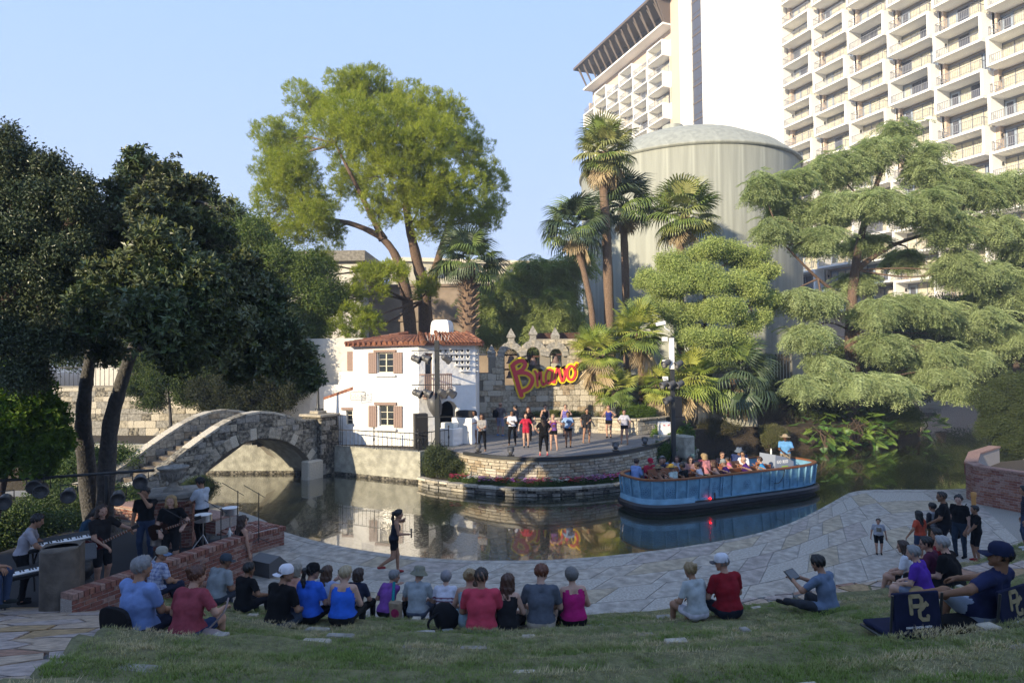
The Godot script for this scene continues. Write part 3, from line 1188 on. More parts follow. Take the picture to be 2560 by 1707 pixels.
	tile_roof(h,[K + V(0.35, top + 0.02,-0.3), E + V(-1.75, top + 0.02,-1.2)],[V(-4.9, gy + top + 0.6,33.9),V(-3.2, gy + top + 0.6,34.6)],8,7)
	tile_roof(h,[f2 * Vector3(w2 - 2.0, top + 0.02,0.3), f2 * Vector3(w2 + 0.25, top + 0.02,0.3)],[f2 * Vector3(w2 - 1.7, top + 0.62,-1.2), f2 * Vector3(w2 + 0.1, top + 0.62,-1.2)],11,5)
	tile_roof(h,[E + V(0.28, top + 0.02,-0.1), E2 + V(0.28, top + 0.02,0)],[E + V(-1.1, top + 0.62,0.9), E2 + V(-1.1, top + 0.62,0)],14,5)
	b = MB.new()
	b.bx(V(-5.5, gy + top - 0.1,34.6),Vector3(5.4,0.2,4.4))
	b.bx(V(-3.0, gy + top - 0.12,35.3),Vector3(2.0,0.2,3.6))
	obj("ceiling_slab", b,M.plaster, h)
	# chimney
	var cp := z3(1722,118)
	var ch := D(cp.x, cp.y, 34.0)
	b = MB.new()
	b.lathe(Transform3D(Basis(Vector3.UP, 0.6),Vector3(ch.x, 0, ch.z)),[Vector2(0.72, gy + top - 0.2),Vector2(0.70, ch.y - 0.2),Vector2(0.68, ch.y),Vector2(0.62, ch.y + 0.22),Vector2(0.48, ch.y + 0.30),Vector2(0.40, ch.y + 0.31),Vector2(0.0, ch.y + 0.31)],4, false)
	obj("chimney", b,M.plaster, h)
	# left lower parts of the same house
	var fl := fr(V(-12.6, gy, 34.6),V(1,0,0))
	var atl := func(x: float, y: float) -> Vector2:
		var p := z3(x, y)
		var q: Vector3 = fl.affine_inverse() * on_plane(p.x, p.y, fl.origin, fl.basis.z)
		return Vector2(q.x, q.y)
	var p0: Vector2 = atl.call(235,860)
	var p1: Vector2 = atl.call(320,625)
	var p2: Vector2 = atl.call(560,225)
	var p3: Vector2 = atl.call(975,225)
	var p4: Vector2 = atl.call(830,510)
	b = MB.new()
	b.plate(PackedVector2Array([Vector2(p0.x, -0.2),Vector2(p3.x + 0.4,-0.2),Vector2(p3.x + 0.4, p1.y),Vector2(p0.x, p1.y)]), fl, 0.4)
	obj("lower_wall", b,M.plaster, h)
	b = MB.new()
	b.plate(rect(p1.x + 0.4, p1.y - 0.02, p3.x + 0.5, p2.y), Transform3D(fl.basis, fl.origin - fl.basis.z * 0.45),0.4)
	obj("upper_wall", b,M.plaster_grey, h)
	b = MB.new()
	b.plate(rect(p4.x, p1.y + 0.004, p3.x + 0.4, p4.y), Transform3D(fl.basis, fl.origin - fl.basis.z * 0.15),0.2)
	obj("parapet", b,M.plaster, h)
	var s0: Vector2 = atl.call(895,500)
	var s1: Vector2 = atl.call(966,335)
	part_box("shutter", h,M.wood_shutter, fl * Transform3D(Basis(),Vector3((s0.x + s1.x) * 0.5, (s0.y + s1.y) * 0.5,-0.42)),Vector3(s1.x - s0.x, s1.y - s0.y, 0.06))
	# lean-to with its own small windows
	var fo := fr(V(-10.4, gy, 32.95),V(1,0,-0.2))
	var ato := func(x: float, y: float) -> Vector2:
		var p := z3(x, y)
		var q: Vector3 = fo.affine_inverse() * on_plane(p.x, p.y, fo.origin, fo.basis.z)
		return Vector2(q.x, q.y)
	var o0: Vector2 = ato.call(712,1120)
	var o1: Vector2 = ato.call(712,748)
	var o2: Vector2 = ato.call(972,655)
	var o3: Vector2 = ato.call(990,1120)
	var w0: Vector2 = ato.call(903,960)
	var wb: Vector2 = ato.call(957,838)
	b = MB.new()
	for q in cut(PackedVector2Array([Vector2(o0.x, -0.2),Vector2(o3.x, -0.2),Vector2(o2.x + 0.1, o2.y),Vector2(o1.x, o1.y)]),[rect(w0.x, w0.y, wb.x, wb.y)]):
		b.plate(q, fo, 0.3)
	b.plate(rect(0,-0.2,1.9, o1.y), fr(fo * Vector3(o1.x, 0,0) + V(0.25,0,1.88),V(-0.25,0,-1.88)),0.25)
	obj("lean_to_wall", b,M.plaster, h)
	casement(h, fo, w0.x, w0.y, wb.x, wb.y, 1,3)
	for s in [[865,812,980,835],[622,795,712,818]]:
		var a: Vector2 = ato.call(s[0], s[3])
		var c: Vector2 = ato.call(s[2], s[1])
		part_box("lintel", h,M.wood_shutter, fo * Transform3D(Basis(),Vector3((a.x + c.x) * 0.5, (a.y + c.y) * 0.5,0.03 if s[0] > 700 else -1.55)),Vector3(c.x - a.x, c.y - a.y, 0.1))
	var q0: Vector2 = atl.call(664,895)
	var q1: Vector2 = atl.call(712,822)
	part_box("pane", h,M.glass, fl * Transform3D(Basis(),Vector3((q0.x + q1.x) * 0.5, (q0.y + q1.y) * 0.5,0.01)),Vector3(q1.x - q0.x, q1.y - q0.y, 0.04))
	# tile coping on the slope
	var n := 9
	for k in n:
		var a := o1.lerp(Vector2(o2.x, o2.y), (k + 0.0) / n)
		var c := o1.lerp(Vector2(o2.x, o2.y), (k + 1.12) / n)
		var tl := MB.new()
		tl.tube([fo * Vector3(a.x, a.y + 0.02,-0.12), fo * Vector3(c.x, c.y + 0.045,-0.12)],[0.13,0.10],8)
		obj("roof_tile", tl,[M.tile_a,M.tile_b,M.tile_c][k % 3], h)
	# hanging iron sign
	var sg := thing("iron_sign", "small wrought iron sign frame hanging from the white house wall", "sign", f1 * Vector3((at1.call(1043,710) as Vector2).x, (at1.call(1043,710) as Vector2).y, 0.45))
	for s in [[0,0.19,0.72,0.025],[0,-0.19,0.72,0.025],[0,0.03,0.7,0.015],[0,-0.1,0.7,0.015]]:
		part_box("bar", sg,M.iron, Transform3D(Basis(),Vector3(s[0], s[1],0)),Vector3(s[2], s[3],0.02),0.003)
	for s in [-0.36,0.36]:
		part_box("bar", sg,M.iron, Transform3D(Basis(),Vector3(s, 0,0)),Vector3(0.025,0.40,0.02),0.003)
	part_box("wall_arm", sg,M.iron, Transform3D(Basis(),Vector3(0.0,0.24,-0.2)),Vector3(0.02,0.02,0.5),0.003)
	for k in 8:
		for j in 2:
			part_box("scroll", sg,M.iron, Transform3D(Basis(Vector3.BACK, 0.5 * (1 if (k + j) % 2 else -1)),Vector3(-0.29 + 0.083 * k, 0.11 - 0.145 * j, 0)),Vector3(0.018,0.10,0.012),0.002)

func tile_roof(parent: Node, eave: Array, ridge: Array, cols: int, rows: int) -> void:
	# half-round clay tiles laid in columns from eave to ridge over a board
	var b := MB.new()
	b.quad(eave[0], ridge[0], ridge[1], eave[1])
	var e0: Vector3 = eave[0]
	var e1: Vector3 = eave[1]
	b.quad(eave[0] + Vector3(0,-0.07,0), eave[0], eave[1], eave[1] + Vector3(0,-0.07,0))
	b.quad(eave[1] + Vector3(0,-0.07,0), ridge[1], ridge[0], eave[0] + Vector3(0,-0.07,0))
	obj("roof_board", b,M.tile_c, parent)
	var w := (e1 - e0).length() / cols
	var wr: float = (ridge[1] - ridge[0]).length() / cols
	for c in cols:
		for r in rows:
			var f0 := float(r) / rows
			var f1 := float(r + 1.18) / rows
			var cc := (c + 0.5) / cols
			var a0: Vector3 = (e0.lerp(e1, cc)).lerp((ridge[0] as Vector3).lerp(ridge[1], cc), f0)
			var a1: Vector3 = (e0.lerp(e1, cc)).lerp((ridge[0] as Vector3).lerp(ridge[1], cc), minf(f1,1.02))
			var t := MB.new()
			var ww := lerpf(w, wr, f0) * 0.46
			if ww < 0.05:
				continue
			t.tube([a0 + Vector3(0,0.05,0), a1 + Vector3(0,0.03,0)],[ww, ww * 0.82],7)
			obj("roof_tile", t,[M.tile_a,M.tile_b,M.tile_c,M.tile_a][rng.randi() % 4], parent)
	for s in 2:
		var a: Vector3 = eave[s]
		var r: Vector3 = ridge[s]
		for k in 7:
			var t := MB.new()
			t.tube([a.lerp(r, k / 7.0) + Vector3(0,0.09,0), a.lerp(r, (k + 1.15) / 7.0) + Vector3(0,0.08,0)],[0.11,0.09],7)
			obj("ridge_tile", t,[M.tile_b,M.tile_a,M.tile_c][rng.randi() % 3], parent)

var stage_edge := []
var planter_edge := []

func make_stage() -> void:
	var sy := 1.41
	stage_edge = spline([Vector2(-3.4,30.9),Vector2(-2.6,29.4),Vector2(-1.2,27.95),Vector2(0.4,27.1),Vector2(1.6,27.0),Vector2(2.9,27.4),Vector2(4.2,28.15),Vector2(5.4,29.15),Vector2(6.8,30.8),Vector2(7.9,32.9),Vector2(8.4,34.6)],6)
	var t := thing("stage", "curved open-air stage with grey boards and dry stone front wall", "stage")
	var poly := P2(stage_edge)
	for p in [Vector2(6.9,35.2),Vector2(4.9,36.3),Vector2(-1.9,36.3),Vector2(-1.9,33.2),Vector2(-3.9,31.6)]:
		poly.append(Vector2(p.x, -p.y))
	var b := MB.new()
	b.slab(poly, 0.2, sy - 0.03)
	obj("stage_base", b,M.mortar, t)
	var k := 0
	var d := 26.9
	while d < 36.3:
		var strip := PackedVector2Array([Vector2(-5,-d - 0.008),Vector2(9,-d - 0.008),Vector2(9,-d - 0.212),Vector2(-5,-d - 0.212)])
		for q in Geometry2D.intersect_polygons(strip, poly):
			var pb := MB.new()
			pb.slab(q, sy - 0.05, sy + rng.randf_range(-0.002,0.002))
			obj("floor_board", pb,[M.deck_a,M.deck_b,M.deck_a,M.deck_c][rng.randi() % 4], t)
		d += 0.22
		k += 1
	# stone front
	var acc := [0.0]
	for i in stage_edge.size() - 1:
		acc.append(acc[-1] + (stage_edge[i + 1] as Vector2).distance_to(stage_edge[i]))
	var frame := func(s: float) -> Transform3D:
		var i := 0
		while i < acc.size() - 2 and acc[i + 1] < s:
			i += 1
		var a: Vector2 = stage_edge[i]
		var c: Vector2 = stage_edge[i + 1]
		var p := a.lerp(c, (s - acc[i]) / (acc[i + 1] - acc[i]))
		return fr(V(p.x, 0, p.y),V(c.x - a.x, 0, c.y - a.y))
	var ln: float = acc[-1]
	stones(t, "stone", ln, frame, func(_s): return 0.30, func(_s): return 1.30,Vector2(0.095,0.145),Vector2(0.24,0.62),0.14,[M.lime_a,M.lime_b,M.lime_a,M.lime_c,M.lime_d], null, 0.02,0.30,1.30)
	# black lighting trough on the edge
	var tr := MB.new()
	for i in stage_edge.size() - 1:
		if i < 8 or i > 56:
			continue
		var a: Vector2 = stage_edge[i]
		var c: Vector2 = stage_edge[i + 1]
		var f := fr(V(a.x, 0, a.y),V(c.x - a.x, 0, c.y - a.y))
		var l := a.distance_to(c) + 0.02
		tr.box(f * Transform3D(Basis(),Vector3(l * 0.5, sy + 0.02,0.02)),Vector3(l, 0.13,0.16))
	obj("edge_trough", tr,M.pole, t)
	# low curb at the side with the ticket box
	part_box("side_curb", t,M.stucco, Transform3D(Basis(Vector3.UP, 0.35),V(8.15, sy + 0.05,33.6)),Vector3(1.5,0.24,0.7),0.03)
	part_box("side_block", t,M.stucco, Transform3D(Basis(Vector3.UP, 0.5),V(8.7,1.1,32.6)),Vector3(0.7,1.1,0.8),0.05)
	# planter with flowers below
	planter_edge = spline([Vector2(-4.26,29.1),Vector2(-3.44,28.2),Vector2(-1.47,27.0),Vector2(0.36,26.3),Vector2(2.17,26.35),Vector2(4.46,27.15),Vector2(6.5,29.0),Vector2(8.2,31.4),Vector2(9.4,34.5),Vector2(10.5,36.8)],6)
	var pl := thing("river_planter", "low curved stone planter of flowers at the stage foot on the water", "planter")
	var pp := P2(planter_edge)
	for p in [Vector2(8.6,37.0),Vector2(6,33),Vector2(1,29),Vector2(-3.2,31.0)]:
		pp.append(Vector2(p.x, -p.y))
	b = MB.new()
	b.slab(pp, -0.6,0.30)
	obj("soil", b,M.soil, pl)
	acc = [0.0]
	for i in planter_edge.size() - 1:
		acc.append(acc[-1] + (planter_edge[i + 1] as Vector2).distance_to(planter_edge[i]))
	var pacc := acc.duplicate()
	var frame2 := func(s: float) -> Transform3D:
		var i := 0
		while i < pacc.size() - 2 and pacc[i + 1] < s:
			i += 1
		var a: Vector2 = planter_edge[i]
		var c: Vector2 = planter_edge[i + 1]
		var p := a.lerp(c, (s - pacc[i]) / (pacc[i + 1] - pacc[i]))
		return fr(V(p.x, 0, p.y),V(c.x - a.x, 0, c.y - a.y))
	stones(pl, "stone", pacc[-1], frame2, func(_s): return -0.3, func(_s): return 0.26,Vector2(0.12,0.16),Vector2(0.3,0.7),0.16,[M.lime_grey,M.lime_b,M.lime_lichen,M.lime_grey], null, 0.02,-0.14,0.26)
	stones(pl, "cap_stone", pacc[-1], frame2, func(_s): return 0.26, func(_s): return 0.37,Vector2(0.11,0.11),Vector2(0.45,0.95),0.34,[M.lime_c,M.lime_b,M.lime_grey], null, 0.014,0.26,0.37)
	# retaining wall of the bed at the stage back
	var bw := thing("bed_wall", "low pale limestone retaining wall along the back of the stage", "wall")
	var run := [Vector2(-1.85,36.15),Vector2(4.8,36.15),Vector2(6.75,34.9),Vector2(10.2,37.6)]
	for i in run.size() - 1:
		var a: Vector2 = run[i]
		var c: Vector2 = run[i + 1]
		var f := fr(V(a.x, 0, a.y),V(c.x - a.x, 0, c.y - a.y))
		var l := a.distance_to(c)
		var mb := MB.new()
		mb.plate(rect(0,1.2, l, 2.26), Transform3D(f.basis, f.origin - f.basis.z * 0.03),0.3)
		obj("wall_core", mb,M.mortar, bw)
		var fc := func(s: float) -> Transform3D: return Transform3D(f.basis, f * Vector3(s, 0,0))
		stones(bw, "stone", l, fc, func(_s): return 1.40, func(_s): return 2.20,Vector2(0.16,0.26),Vector2(0.26,0.62),0.10,[M.lime_a,M.lime_c,M.lime_b,M.lime_c], null, 0.012,1.40,2.20)
		stones(bw, "cap_stone", l, fc, func(_s): return 2.20, func(_s): return 2.30,Vector2(0.10,0.10),Vector2(0.5,1.0),0.36,[M.lime_c,M.lime_a], null, 0.008,2.20,2.30)
	b = MB.new()
	b.slab(P2([Vector2(-1.8,36.3),Vector2(4.8,36.3),Vector2(6.75,35.1),Vector2(10.2,37.8),Vector2(10.5,39.5),Vector2(-1.9,39.5)]),1.0,2.18)
	obj("bed_soil", b,M.soil, bw)

func make_bell_wall() -> void:
	var t := thing("bell_wall", "rough limestone wall with three arched bell openings behind the stage", "wall")
	var f := fr(V(-2.0,0,37.5),V(1,0,0))
	var at := func(x: float, y: float) -> Vector2:
		var q: Vector3 = f.affine_inverse() * on_plane(1230 + x / 6.272,830 + y / 6.272, f.origin, f.basis.z)
		return Vector2(q.x, q.y)
	var out := PackedVector2Array()
	for p in [[-205,640],[-60,640],[-60,395],[112,395],[118,330],[160,240],[230,192],[300,178],[375,195],[440,250],[470,330],[474,352],[478,330],[508,250],[570,188],[650,160],[712,108],[1340,100],[1900,100]]:
		out.append(at.call(p[0], p[1]))
	out.append(Vector2(out[-1].x, 1.4))
	out.append(Vector2(out[0].x, 1.4))
	var holes := []
	var ops := [[200,840,400,370],[552,760,752,340],[914,760,1100,360]]
	for o in ops:
		var a: Vector2 = at.call(o[0], o[1])
		var c: Vector2 = at.call(o[2], o[3])
		holes.append(arch(a.x, a.y, c.x, c.y, 12))
	var b := MB.new()
	for q in cut(out, holes):
		b.plate(q, Transform3D(f.basis, f.origin - f.basis.z * 0.05),0.65)
	obj("wall_core", b,M.mortar, t)
	# faced stones
	var inside := func(x: float, y: float, hw: float, hh: float) -> bool:
		for c in [[0,0],[-0.8,0],[0.8,0],[0,0.8],[0,-0.8]]:
			if not Geometry2D.is_point_in_polygon(Vector2(x + c[0] * hw, y + c[1] * hh), out):
				return true
		for o in ops:
			var a: Vector2 = at.call(o[0], o[1])
			var cc: Vector2 = at.call(o[2], o[3])
			var cx := (a.x + cc.x) * 0.5
			var r := (cc.x - a.x) * 0.5
			if y < cc.y and y > a.y - 0.05 and absf(x - cx) < r + hw * 0.75:
				return true
			if y >= cc.y - 0.05 and Vector2(x - cx, y - cc.y).length() < r + 0.42:
				return true
		return false
	var fc := func(s: float) -> Transform3D: return Transform3D(f.basis, f * Vector3(s, 0,0))
	stones(t, "stone", out[-2].x, fc, func(_s): return 2.2, func(_s): return 9.0,Vector2(0.24,0.42),Vector2(0.26,0.78),0.14,[M.lime_a,M.lime_c,M.lime_b,M.lime_c,M.lime_a,M.lime_d], inside, 0.016,2.2,6.9)
	for o in ops:
		var a: Vector2 = at.call(o[0], o[1])
		var cc: Vector2 = at.call(o[2], o[3])
		var cx := (a.x + cc.x) * 0.5
		var r := (cc.x - a.x) * 0.5
		for k in 9:
			var an := PI * (k + 0.5) / 9
			var p := Vector3(cx + cos(an) * (r + 0.21), cc.y + sin(an) * (r + 0.21),0.0)
			inst("arch_stone", stone_meshes()[k % 6],[M.lime_grey,M.lime_b,M.lime_grey][k % 3], t, f * Transform3D(Basis(Vector3.BACK, an - PI / 2) * Basis.from_scale(Vector3(0.33,0.40,0.20)), p))
	# finials
	for p in [[-10,385,0.55],[300,180,0.75],[645,150,0.8],[995,100,0.5]]:
		var q: Vector2 = at.call(p[0], p[1])
		var s: float = p[2]
		var fb := MB.new()
		fb.lathe(f * Transform3D(Basis(Vector3.UP, PI / 4),Vector3(q.x, q.y, -0.3)),[Vector2(0.34,-0.05),Vector2(0.34,0.12),Vector2(0.27,0.14),Vector2(0.27, s - 0.42),Vector2(0.36, s - 0.40),Vector2(0.36, s - 0.30),Vector2(0.0, s + 0.18)],4, false)
		obj("finial", fb,M.lime_grey, t)
	# bells on beams
	var bell := MB.new()
	bell.lathe(Transform3D(),[Vector2(0.0,0.34),Vector2(0.10,0.34),Vector2(0.15,0.29),Vector2(0.17,0.16),Vector2(0.20,0.04),Vector2(0.29,-0.06),Vector2(0.30,-0.09),Vector2(0.26,-0.08),Vector2(0.0,0.1)],18)
	var beam := MB.new()
	beam.bx(Vector3(0,0.42,0),Vector3(1.22,0.10,0.12))
	beam.bx(Vector3(0,0.36,0),Vector3(0.08,0.10,0.08))
	var n := 0
	var labels := ["bronze bell hanging high in the tallest arched opening of stone wall", "bronze bell hanging low in the tallest arched opening of stone wall", "bronze bell in the middle arched opening of the stone wall", "bronze bell in arched opening of stone wall beside the fan palms"]
	for p in [[300,470],[295,700],[650,495],[1002,465]]:
		var q: Vector2 = at.call(p[0], p[1])
		var o := thing("bell", labels[n], "bell", f * Vector3(q.x, q.y, -0.35),0, "bells in the stone wall")
		inst("bell_body", bell.mesh(),M.bell, o)
		inst("beam", beam.mesh(),M.rust, o)
		n += 1
	# rusty beam on top, behind
	var rb := thing("rust_beam", "long rusty steel beam lying behind the top of bell wall", "beam", f * Vector3((at.call(1020,60) as Vector2).x, (at.call(1020,60) as Vector2).y, -0.9))
	part_box("beam_web", rb,M.rust, Transform3D(),Vector3(2.9,0.42,0.25))
	bravo_sign(f, at)

func bravo_sign(f: Transform3D, at: Callable) -> void:
	var s := thing("bravo_sign", "yellow and red cut-out script sign reading Bravo on the stone wall", "sign", f * Vector3(0,0,0.30))
	s.basis = f.basis
	var strokes := [
		[[[318,530],[345,600],[385,740],[425,880],[462,985]],[[318,530],[360,485],[420,455],[480,452],[515,480],[512,530],[470,590],[395,632]],[[400,640],[480,632],[560,650],[620,700],[632,760],[605,830],[550,890],[450,925]]],
		[[[668,612],[692,650],[706,740],[712,835]],[[708,720],[722,660],[748,612],[765,640],[768,720],[775,790],[800,825],[830,800]]],
		[[[935,600],[900,585],[865,610],[840,680],[842,750],[865,795],[900,780],[930,720],[942,610]],[[942,600],[930,700],[935,770],[965,785]]],
		[[[970,785],[985,700],[1010,590],[1030,565],[1048,620],[1068,710],[1095,765],[1120,720],[1132,640],[1118,565],[1150,590]]],
		[[[1275,560],[1240,530],[1200,545],[1172,610],[1175,690],[1205,740],[1250,740],[1285,690],[1298,620],[1278,560]],[[1270,560],[1300,540],[1318,505]]]]
	var wid := [[32.0,29.0,29.0],[17.0,16.0],[17.0,16.0],[18.0],[18.0,14.0]]
	var px: float = (at.call(1,0) as Vector2).x - (at.call(0,0) as Vector2).x
	var zz := 0.0
	for l in strokes.size():
		var yb := MB.new()
		var rbm := MB.new()
		for k in strokes[l].size():
			var pts := []
			for p in strokes[l][k]:
				pts.append(at.call(p[0], p[1]))
			var line := PackedVector2Array(spline(pts, 5))
			zz += 0.003
			var closed: bool = (pts[0] as Vector2).distance_to(pts[-1]) < 0.2 * 0.2
			ribbon(yb, line, wid[l][k] * px + 27 * px, Transform3D(Basis(),Vector3(0,0, zz)),0.05)
			ribbon(rbm, line, wid[l][k] * px, Transform3D(Basis(),Vector3(0,0,0.055 + zz)),0.03)
		obj("letter_border", yb,M.sign_yellow, s)
		obj("letter", rbm,M.sign_red, s)
	for p in [[420,700],[900,700],[1230,650]]:
		var q: Vector2 = at.call(p[0], p[1])
		var bk := MB.new()
		bk.bx(Vector3(q.x, q.y, -0.15),Vector3(0.06,0.06,0.3))
		obj("bracket", bk,M.iron, s)

func ribbon(b: MB, line: PackedVector2Array, hw: float, t: Transform3D, th: float) -> void:
	# a flat stroke of half width hw along a line: quads between rounded ends
	var m := line.size()
	var l := []
	var r := []
	for i in m:
		var d := (line[mini(i + 1, m - 1)] - line[maxi(i - 1,0)]).normalized()
		var nn := Vector2(-d.y, d.x)
		l.append(line[i] + nn * hw)
		r.append(line[i] - nn * hw)
	for i in m - 1:
		var a := t * Vector3(l[i].x, l[i].y, 0)
		var c := t * Vector3(l[i + 1].x, l[i + 1].y, 0)
		var d := t * Vector3(r[i + 1].x, r[i + 1].y, 0)
		var e := t * Vector3(r[i].x, r[i].y, 0)
		var o := t.basis * Vector3(0,0,-th)
		b.quad(e, a, c, d)
		b.quad(a, a + o, c + o, c)
		b.quad(d, d + o, e + o, e)
	for e in [[0,1],[m - 1, m - 2]]:
		var c0 := line[e[0]]
		var d := (c0 - line[e[1]]).normalized()
		var base := d.angle()
		var prev := Vector3.ZERO
		for k in 9:
			var an := base - PI / 2 + PI * k / 8
			var p := t * Vector3(c0.x + cos(an) * hw, c0.y + sin(an) * hw, 0)
			if k:
				b.tri(t * Vector3(c0.x, c0.y, 0), p, prev)
				var o := t.basis * Vector3(0,0,-th)
				b.quad(prev, p, p + o, prev + o)
			prev = p

func make_bridge() -> void:
	var t := thing("stone_bridge", "humped limestone footbridge with stepped deck over the river arm", "bridge")
	var e := V(0.5,0,0.866)
	var p := V(-9.6,0,31.3)
	# wall coordinate s runs from 0 at the far pier to -8.6 at the near bank; x of the face frame points to the pier
	var f := fr(p, e)      # z of the frame looks right, towards the water
	if f.basis.z.x < 0:
		f = Transform3D(Basis(f.basis.x, f.basis.y, -f.basis.z), f.origin)
	var tops := spline([Vector2(-9.6,1.05),Vector2(-8.6,1.22),Vector2(-7.78,1.55),Vector2(-6.53,2.30),Vector2(-5.11,3.05),Vector2(-4.1,3.36),Vector2(-3.22,3.44),Vector2(-2.2,3.28),Vector2(-1.21,2.95),Vector2(-0.5,2.80),Vector2(0.3,2.80)],5)
	var top := func(s: float) -> float:
		for i in tops.size() - 1:
			if s <= tops[i + 1].x:
				return lerpf(tops[i].y, tops[i + 1].y, clampf((s - tops[i].x) / (tops[i + 1].x - tops[i].x),0,1))
		return tops[-1].y
	var ac := Vector2(-3.3,0)
	# circular arch through (-6.5,0.35) (-3.3,2.22) (-0.1,0.35)
	var sag := 1.87
	var half := 3.2
	var R := (half * half + sag * sag) / (2 * sag)
	var cy := 2.22 - R
	var intr := func(s: float) -> float:
		var q: float = R * R - (s - ac.x) * (s - ac.x)
		return cy + sqrt(q) if q > 0 and absf(s - ac.x) < half else -5.0
	var width := 2.9
	for side in 2:
		var z0 := 0.0 if side == 0 else -width + 0.42
		var q := PackedVector2Array()
		for i in tops.size():
			q.append(Vector2(tops[i].x, tops[i].y - 0.10))
		q.append(Vector2(0.3,-1.0))
		q.append(Vector2(ac.x + half, -1.0))
		for i in 21:
			var s := lerpf(ac.x + half, ac.x - half, i / 20.0)
			q.append(Vector2(s, maxf(intr.call(s),0.35) if absf(s - ac.x) < half - 0.001 else 0.35))
		q.append(Vector2(ac.x - half, -1.0))
		q.append(Vector2(-9.6,-1.0))
		var b := MB.new()
		b.plate(q, Transform3D(f.basis, f * Vector3(0,0, z0)),0.42)
		obj("parapet_core", b,M.mortar, t)
		# capping stones
		var s := -9.5
		while s < 0.2:
			var w := rng.randf_range(0.5,0.9)
			var y0: float = top.call(s)
			var y1: float = top.call(minf(s + w, 0.3))
			var an := atan2(y1 - y0, w)
			inst("cap_stone", stone_meshes()[rng.randi() % 6],[M.lime_c,M.lime_b,M.lime_stained][rng.randi() % 3], t, f * Transform3D(Basis(Vector3.BACK, an) * Basis.from_scale(Vector3(Vector2(w, y1 - y0).length() - 0.006,0.11,0.52)),Vector3(s + w * 0.5, (y0 + y1) * 0.5 - 0.05, z0 - 0.21)))
			s += w
		# face stones: outer face of the near wall, inner face of the far wall
		var fz := (0.0 if side == 0 else z0)
		var fc := func(ss: float) -> Transform3D: return Transform3D(f.basis, f * Vector3(ss - 9.6,0, fz))
		var ms := [M.lime_b,M.lime_stained,M.lime_grey,M.lime_stained,M.lime_lichen,M.lime_stained] if side == 0 else [M.lime_a,M.lime_b,M.lime_a,M.lime_d,M.lime_grey]
		var low := func(ss: float) -> float:
			if side == 1:
				return (top.call(ss - 9.6) as float) - 1.5
			var iv: float = intr.call(ss - 9.6)
			return (iv + 0.5) if iv > 0.2 else 0.2
		stones(t, "stone", 9.7, fc, low, func(ss): return (top.call(ss - 9.6) as float) - 0.11,Vector2(0.20,0.32),Vector2(0.24,0.55),0.09, ms, null, 0.018,0.2,3.5)
		if side == 0:
			for k in 25:
				var an := lerpf(PI / 2 + asin(half / R), PI / 2 - asin(half / R), (k + 0.5) / 25.0)
				var rr := R + 0.25
				var w := 2 * asin(half / R) * R / 25.0
				inst("arch_stone", stone_meshes()[k % 6],[M.lime_stained,M.lime_b,M.lime_stained,M.lime_c][rng.randi() % 4], t, f * Transform3D(Basis(Vector3.BACK, an - PI / 2) * Basis.from_scale(Vector3(w * 1.06,0.50,0.12)),Vector3(ac.x + cos(an) * rr, cy + sin(an) * rr, 0.0)))
	# vault
	var v := MB.new()
	for i in 20:
		var s0 := lerpf(ac.x - half, ac.x + half, i / 20.0) + 0.001
		var s1 := lerpf(ac.x - half, ac.x + half, (i + 1) / 20.0) - 0.001
		v.quad(f * Vector3(s0, intr.call(s0),0), f * Vector3(s1, intr.call(s1),0), f * Vector3(s1, intr.call(s1),-width), f * Vector3(s0, intr.call(s0),-width))
	obj("vault", v,M.stucco, t)
	# steps of the deck
	var n := 13
	for k in n:
		var s0 := -9.0 + 0.36 * k
		var y := 0.42 + 0.165 * (k + 1)
		part_box("step", t,M.concrete_dark, f * Transform3D(Basis(),Vector3((s0 + (-1.0)) * 0.5 if k == n - 1 else s0 + 0.4, y - 0.12,-width * 0.5)),Vector3((-1.0 - s0) if k == n - 1 else 0.8,0.24, width - 0.86),0.015)
	var uf := MB.new()
	uf.plate(PackedVector2Array([Vector2(-9.2,0.2),Vector2(-8.8,0.42),Vector2(-4.4,2.35),Vector2(-0.2,2.35),Vector2(-0.1,1.5),Vector2(-3.3,2.26),Vector2(-6.6,0.5),Vector2(-6.9,-0.5),Vector2(-9.2,-0.5)]), f * Transform3D(Basis(),Vector3(0,0,-0.43)), width - 0.86)
	obj("deck_core", uf,M.concrete_dark, t)
	# end pier with foot block
	var pc := f * Transform3D(Basis(),Vector3(0.55,0,-0.35))
	var pb := MB.new()
	pb.bx(Vector3.ZERO,Vector3.ONE)
	part_box("pier_core", t,M.lime_lichen, pc * Transform3D(Basis(),Vector3(0,0.95,0)),Vector3(1.1,3.9,1.3),0.02)
	for fcx in [[Vector3(-0.56,0,0.66),0.0,1.12],[Vector3(0.56,0,0.66), PI / 2,1.3]]:
		var fp := pc * Transform3D(Basis(Vector3.UP, fcx[1]), fcx[0])
		stones(t, "stone", fcx[2], func(ss): return Transform3D(fp.basis, fp * Vector3(ss, 0,0)), func(_s): return 0.1, func(_s): return 2.85,Vector2(0.2,0.32),Vector2(0.25,0.5),0.08,[M.lime_lichen,M.lime_lichen,M.lime_stained,M.lime_lichen,M.lime_grey], null, 0.016,0.1,2.85)
	part_box("pier_cap", t,M.lime_b, pc * Transform3D(Basis(),Vector3(0,2.95,0)),Vector3(1.35,0.13,1.5),0.03)
	part_box("lamp_block", t,M.lime_b, pc * Transform3D(Basis(),Vector3(-0.1,3.09,0)),Vector3(0.6,0.16,0.6),0.03)
	part_box("foot_block", t,M.lime_c, f * Transform3D(Basis(),Vector3(-0.35,0.25,0.1)),Vector3(0.95,1.25,0.55),0.06)
	# street lamp on the pier
	var lp := pc * Vector3(-0.1,3.17,0)
	var l := thing("street_lamp", "slim dark street lamp with glass lantern on the bridge pier", "street lamp", lp)
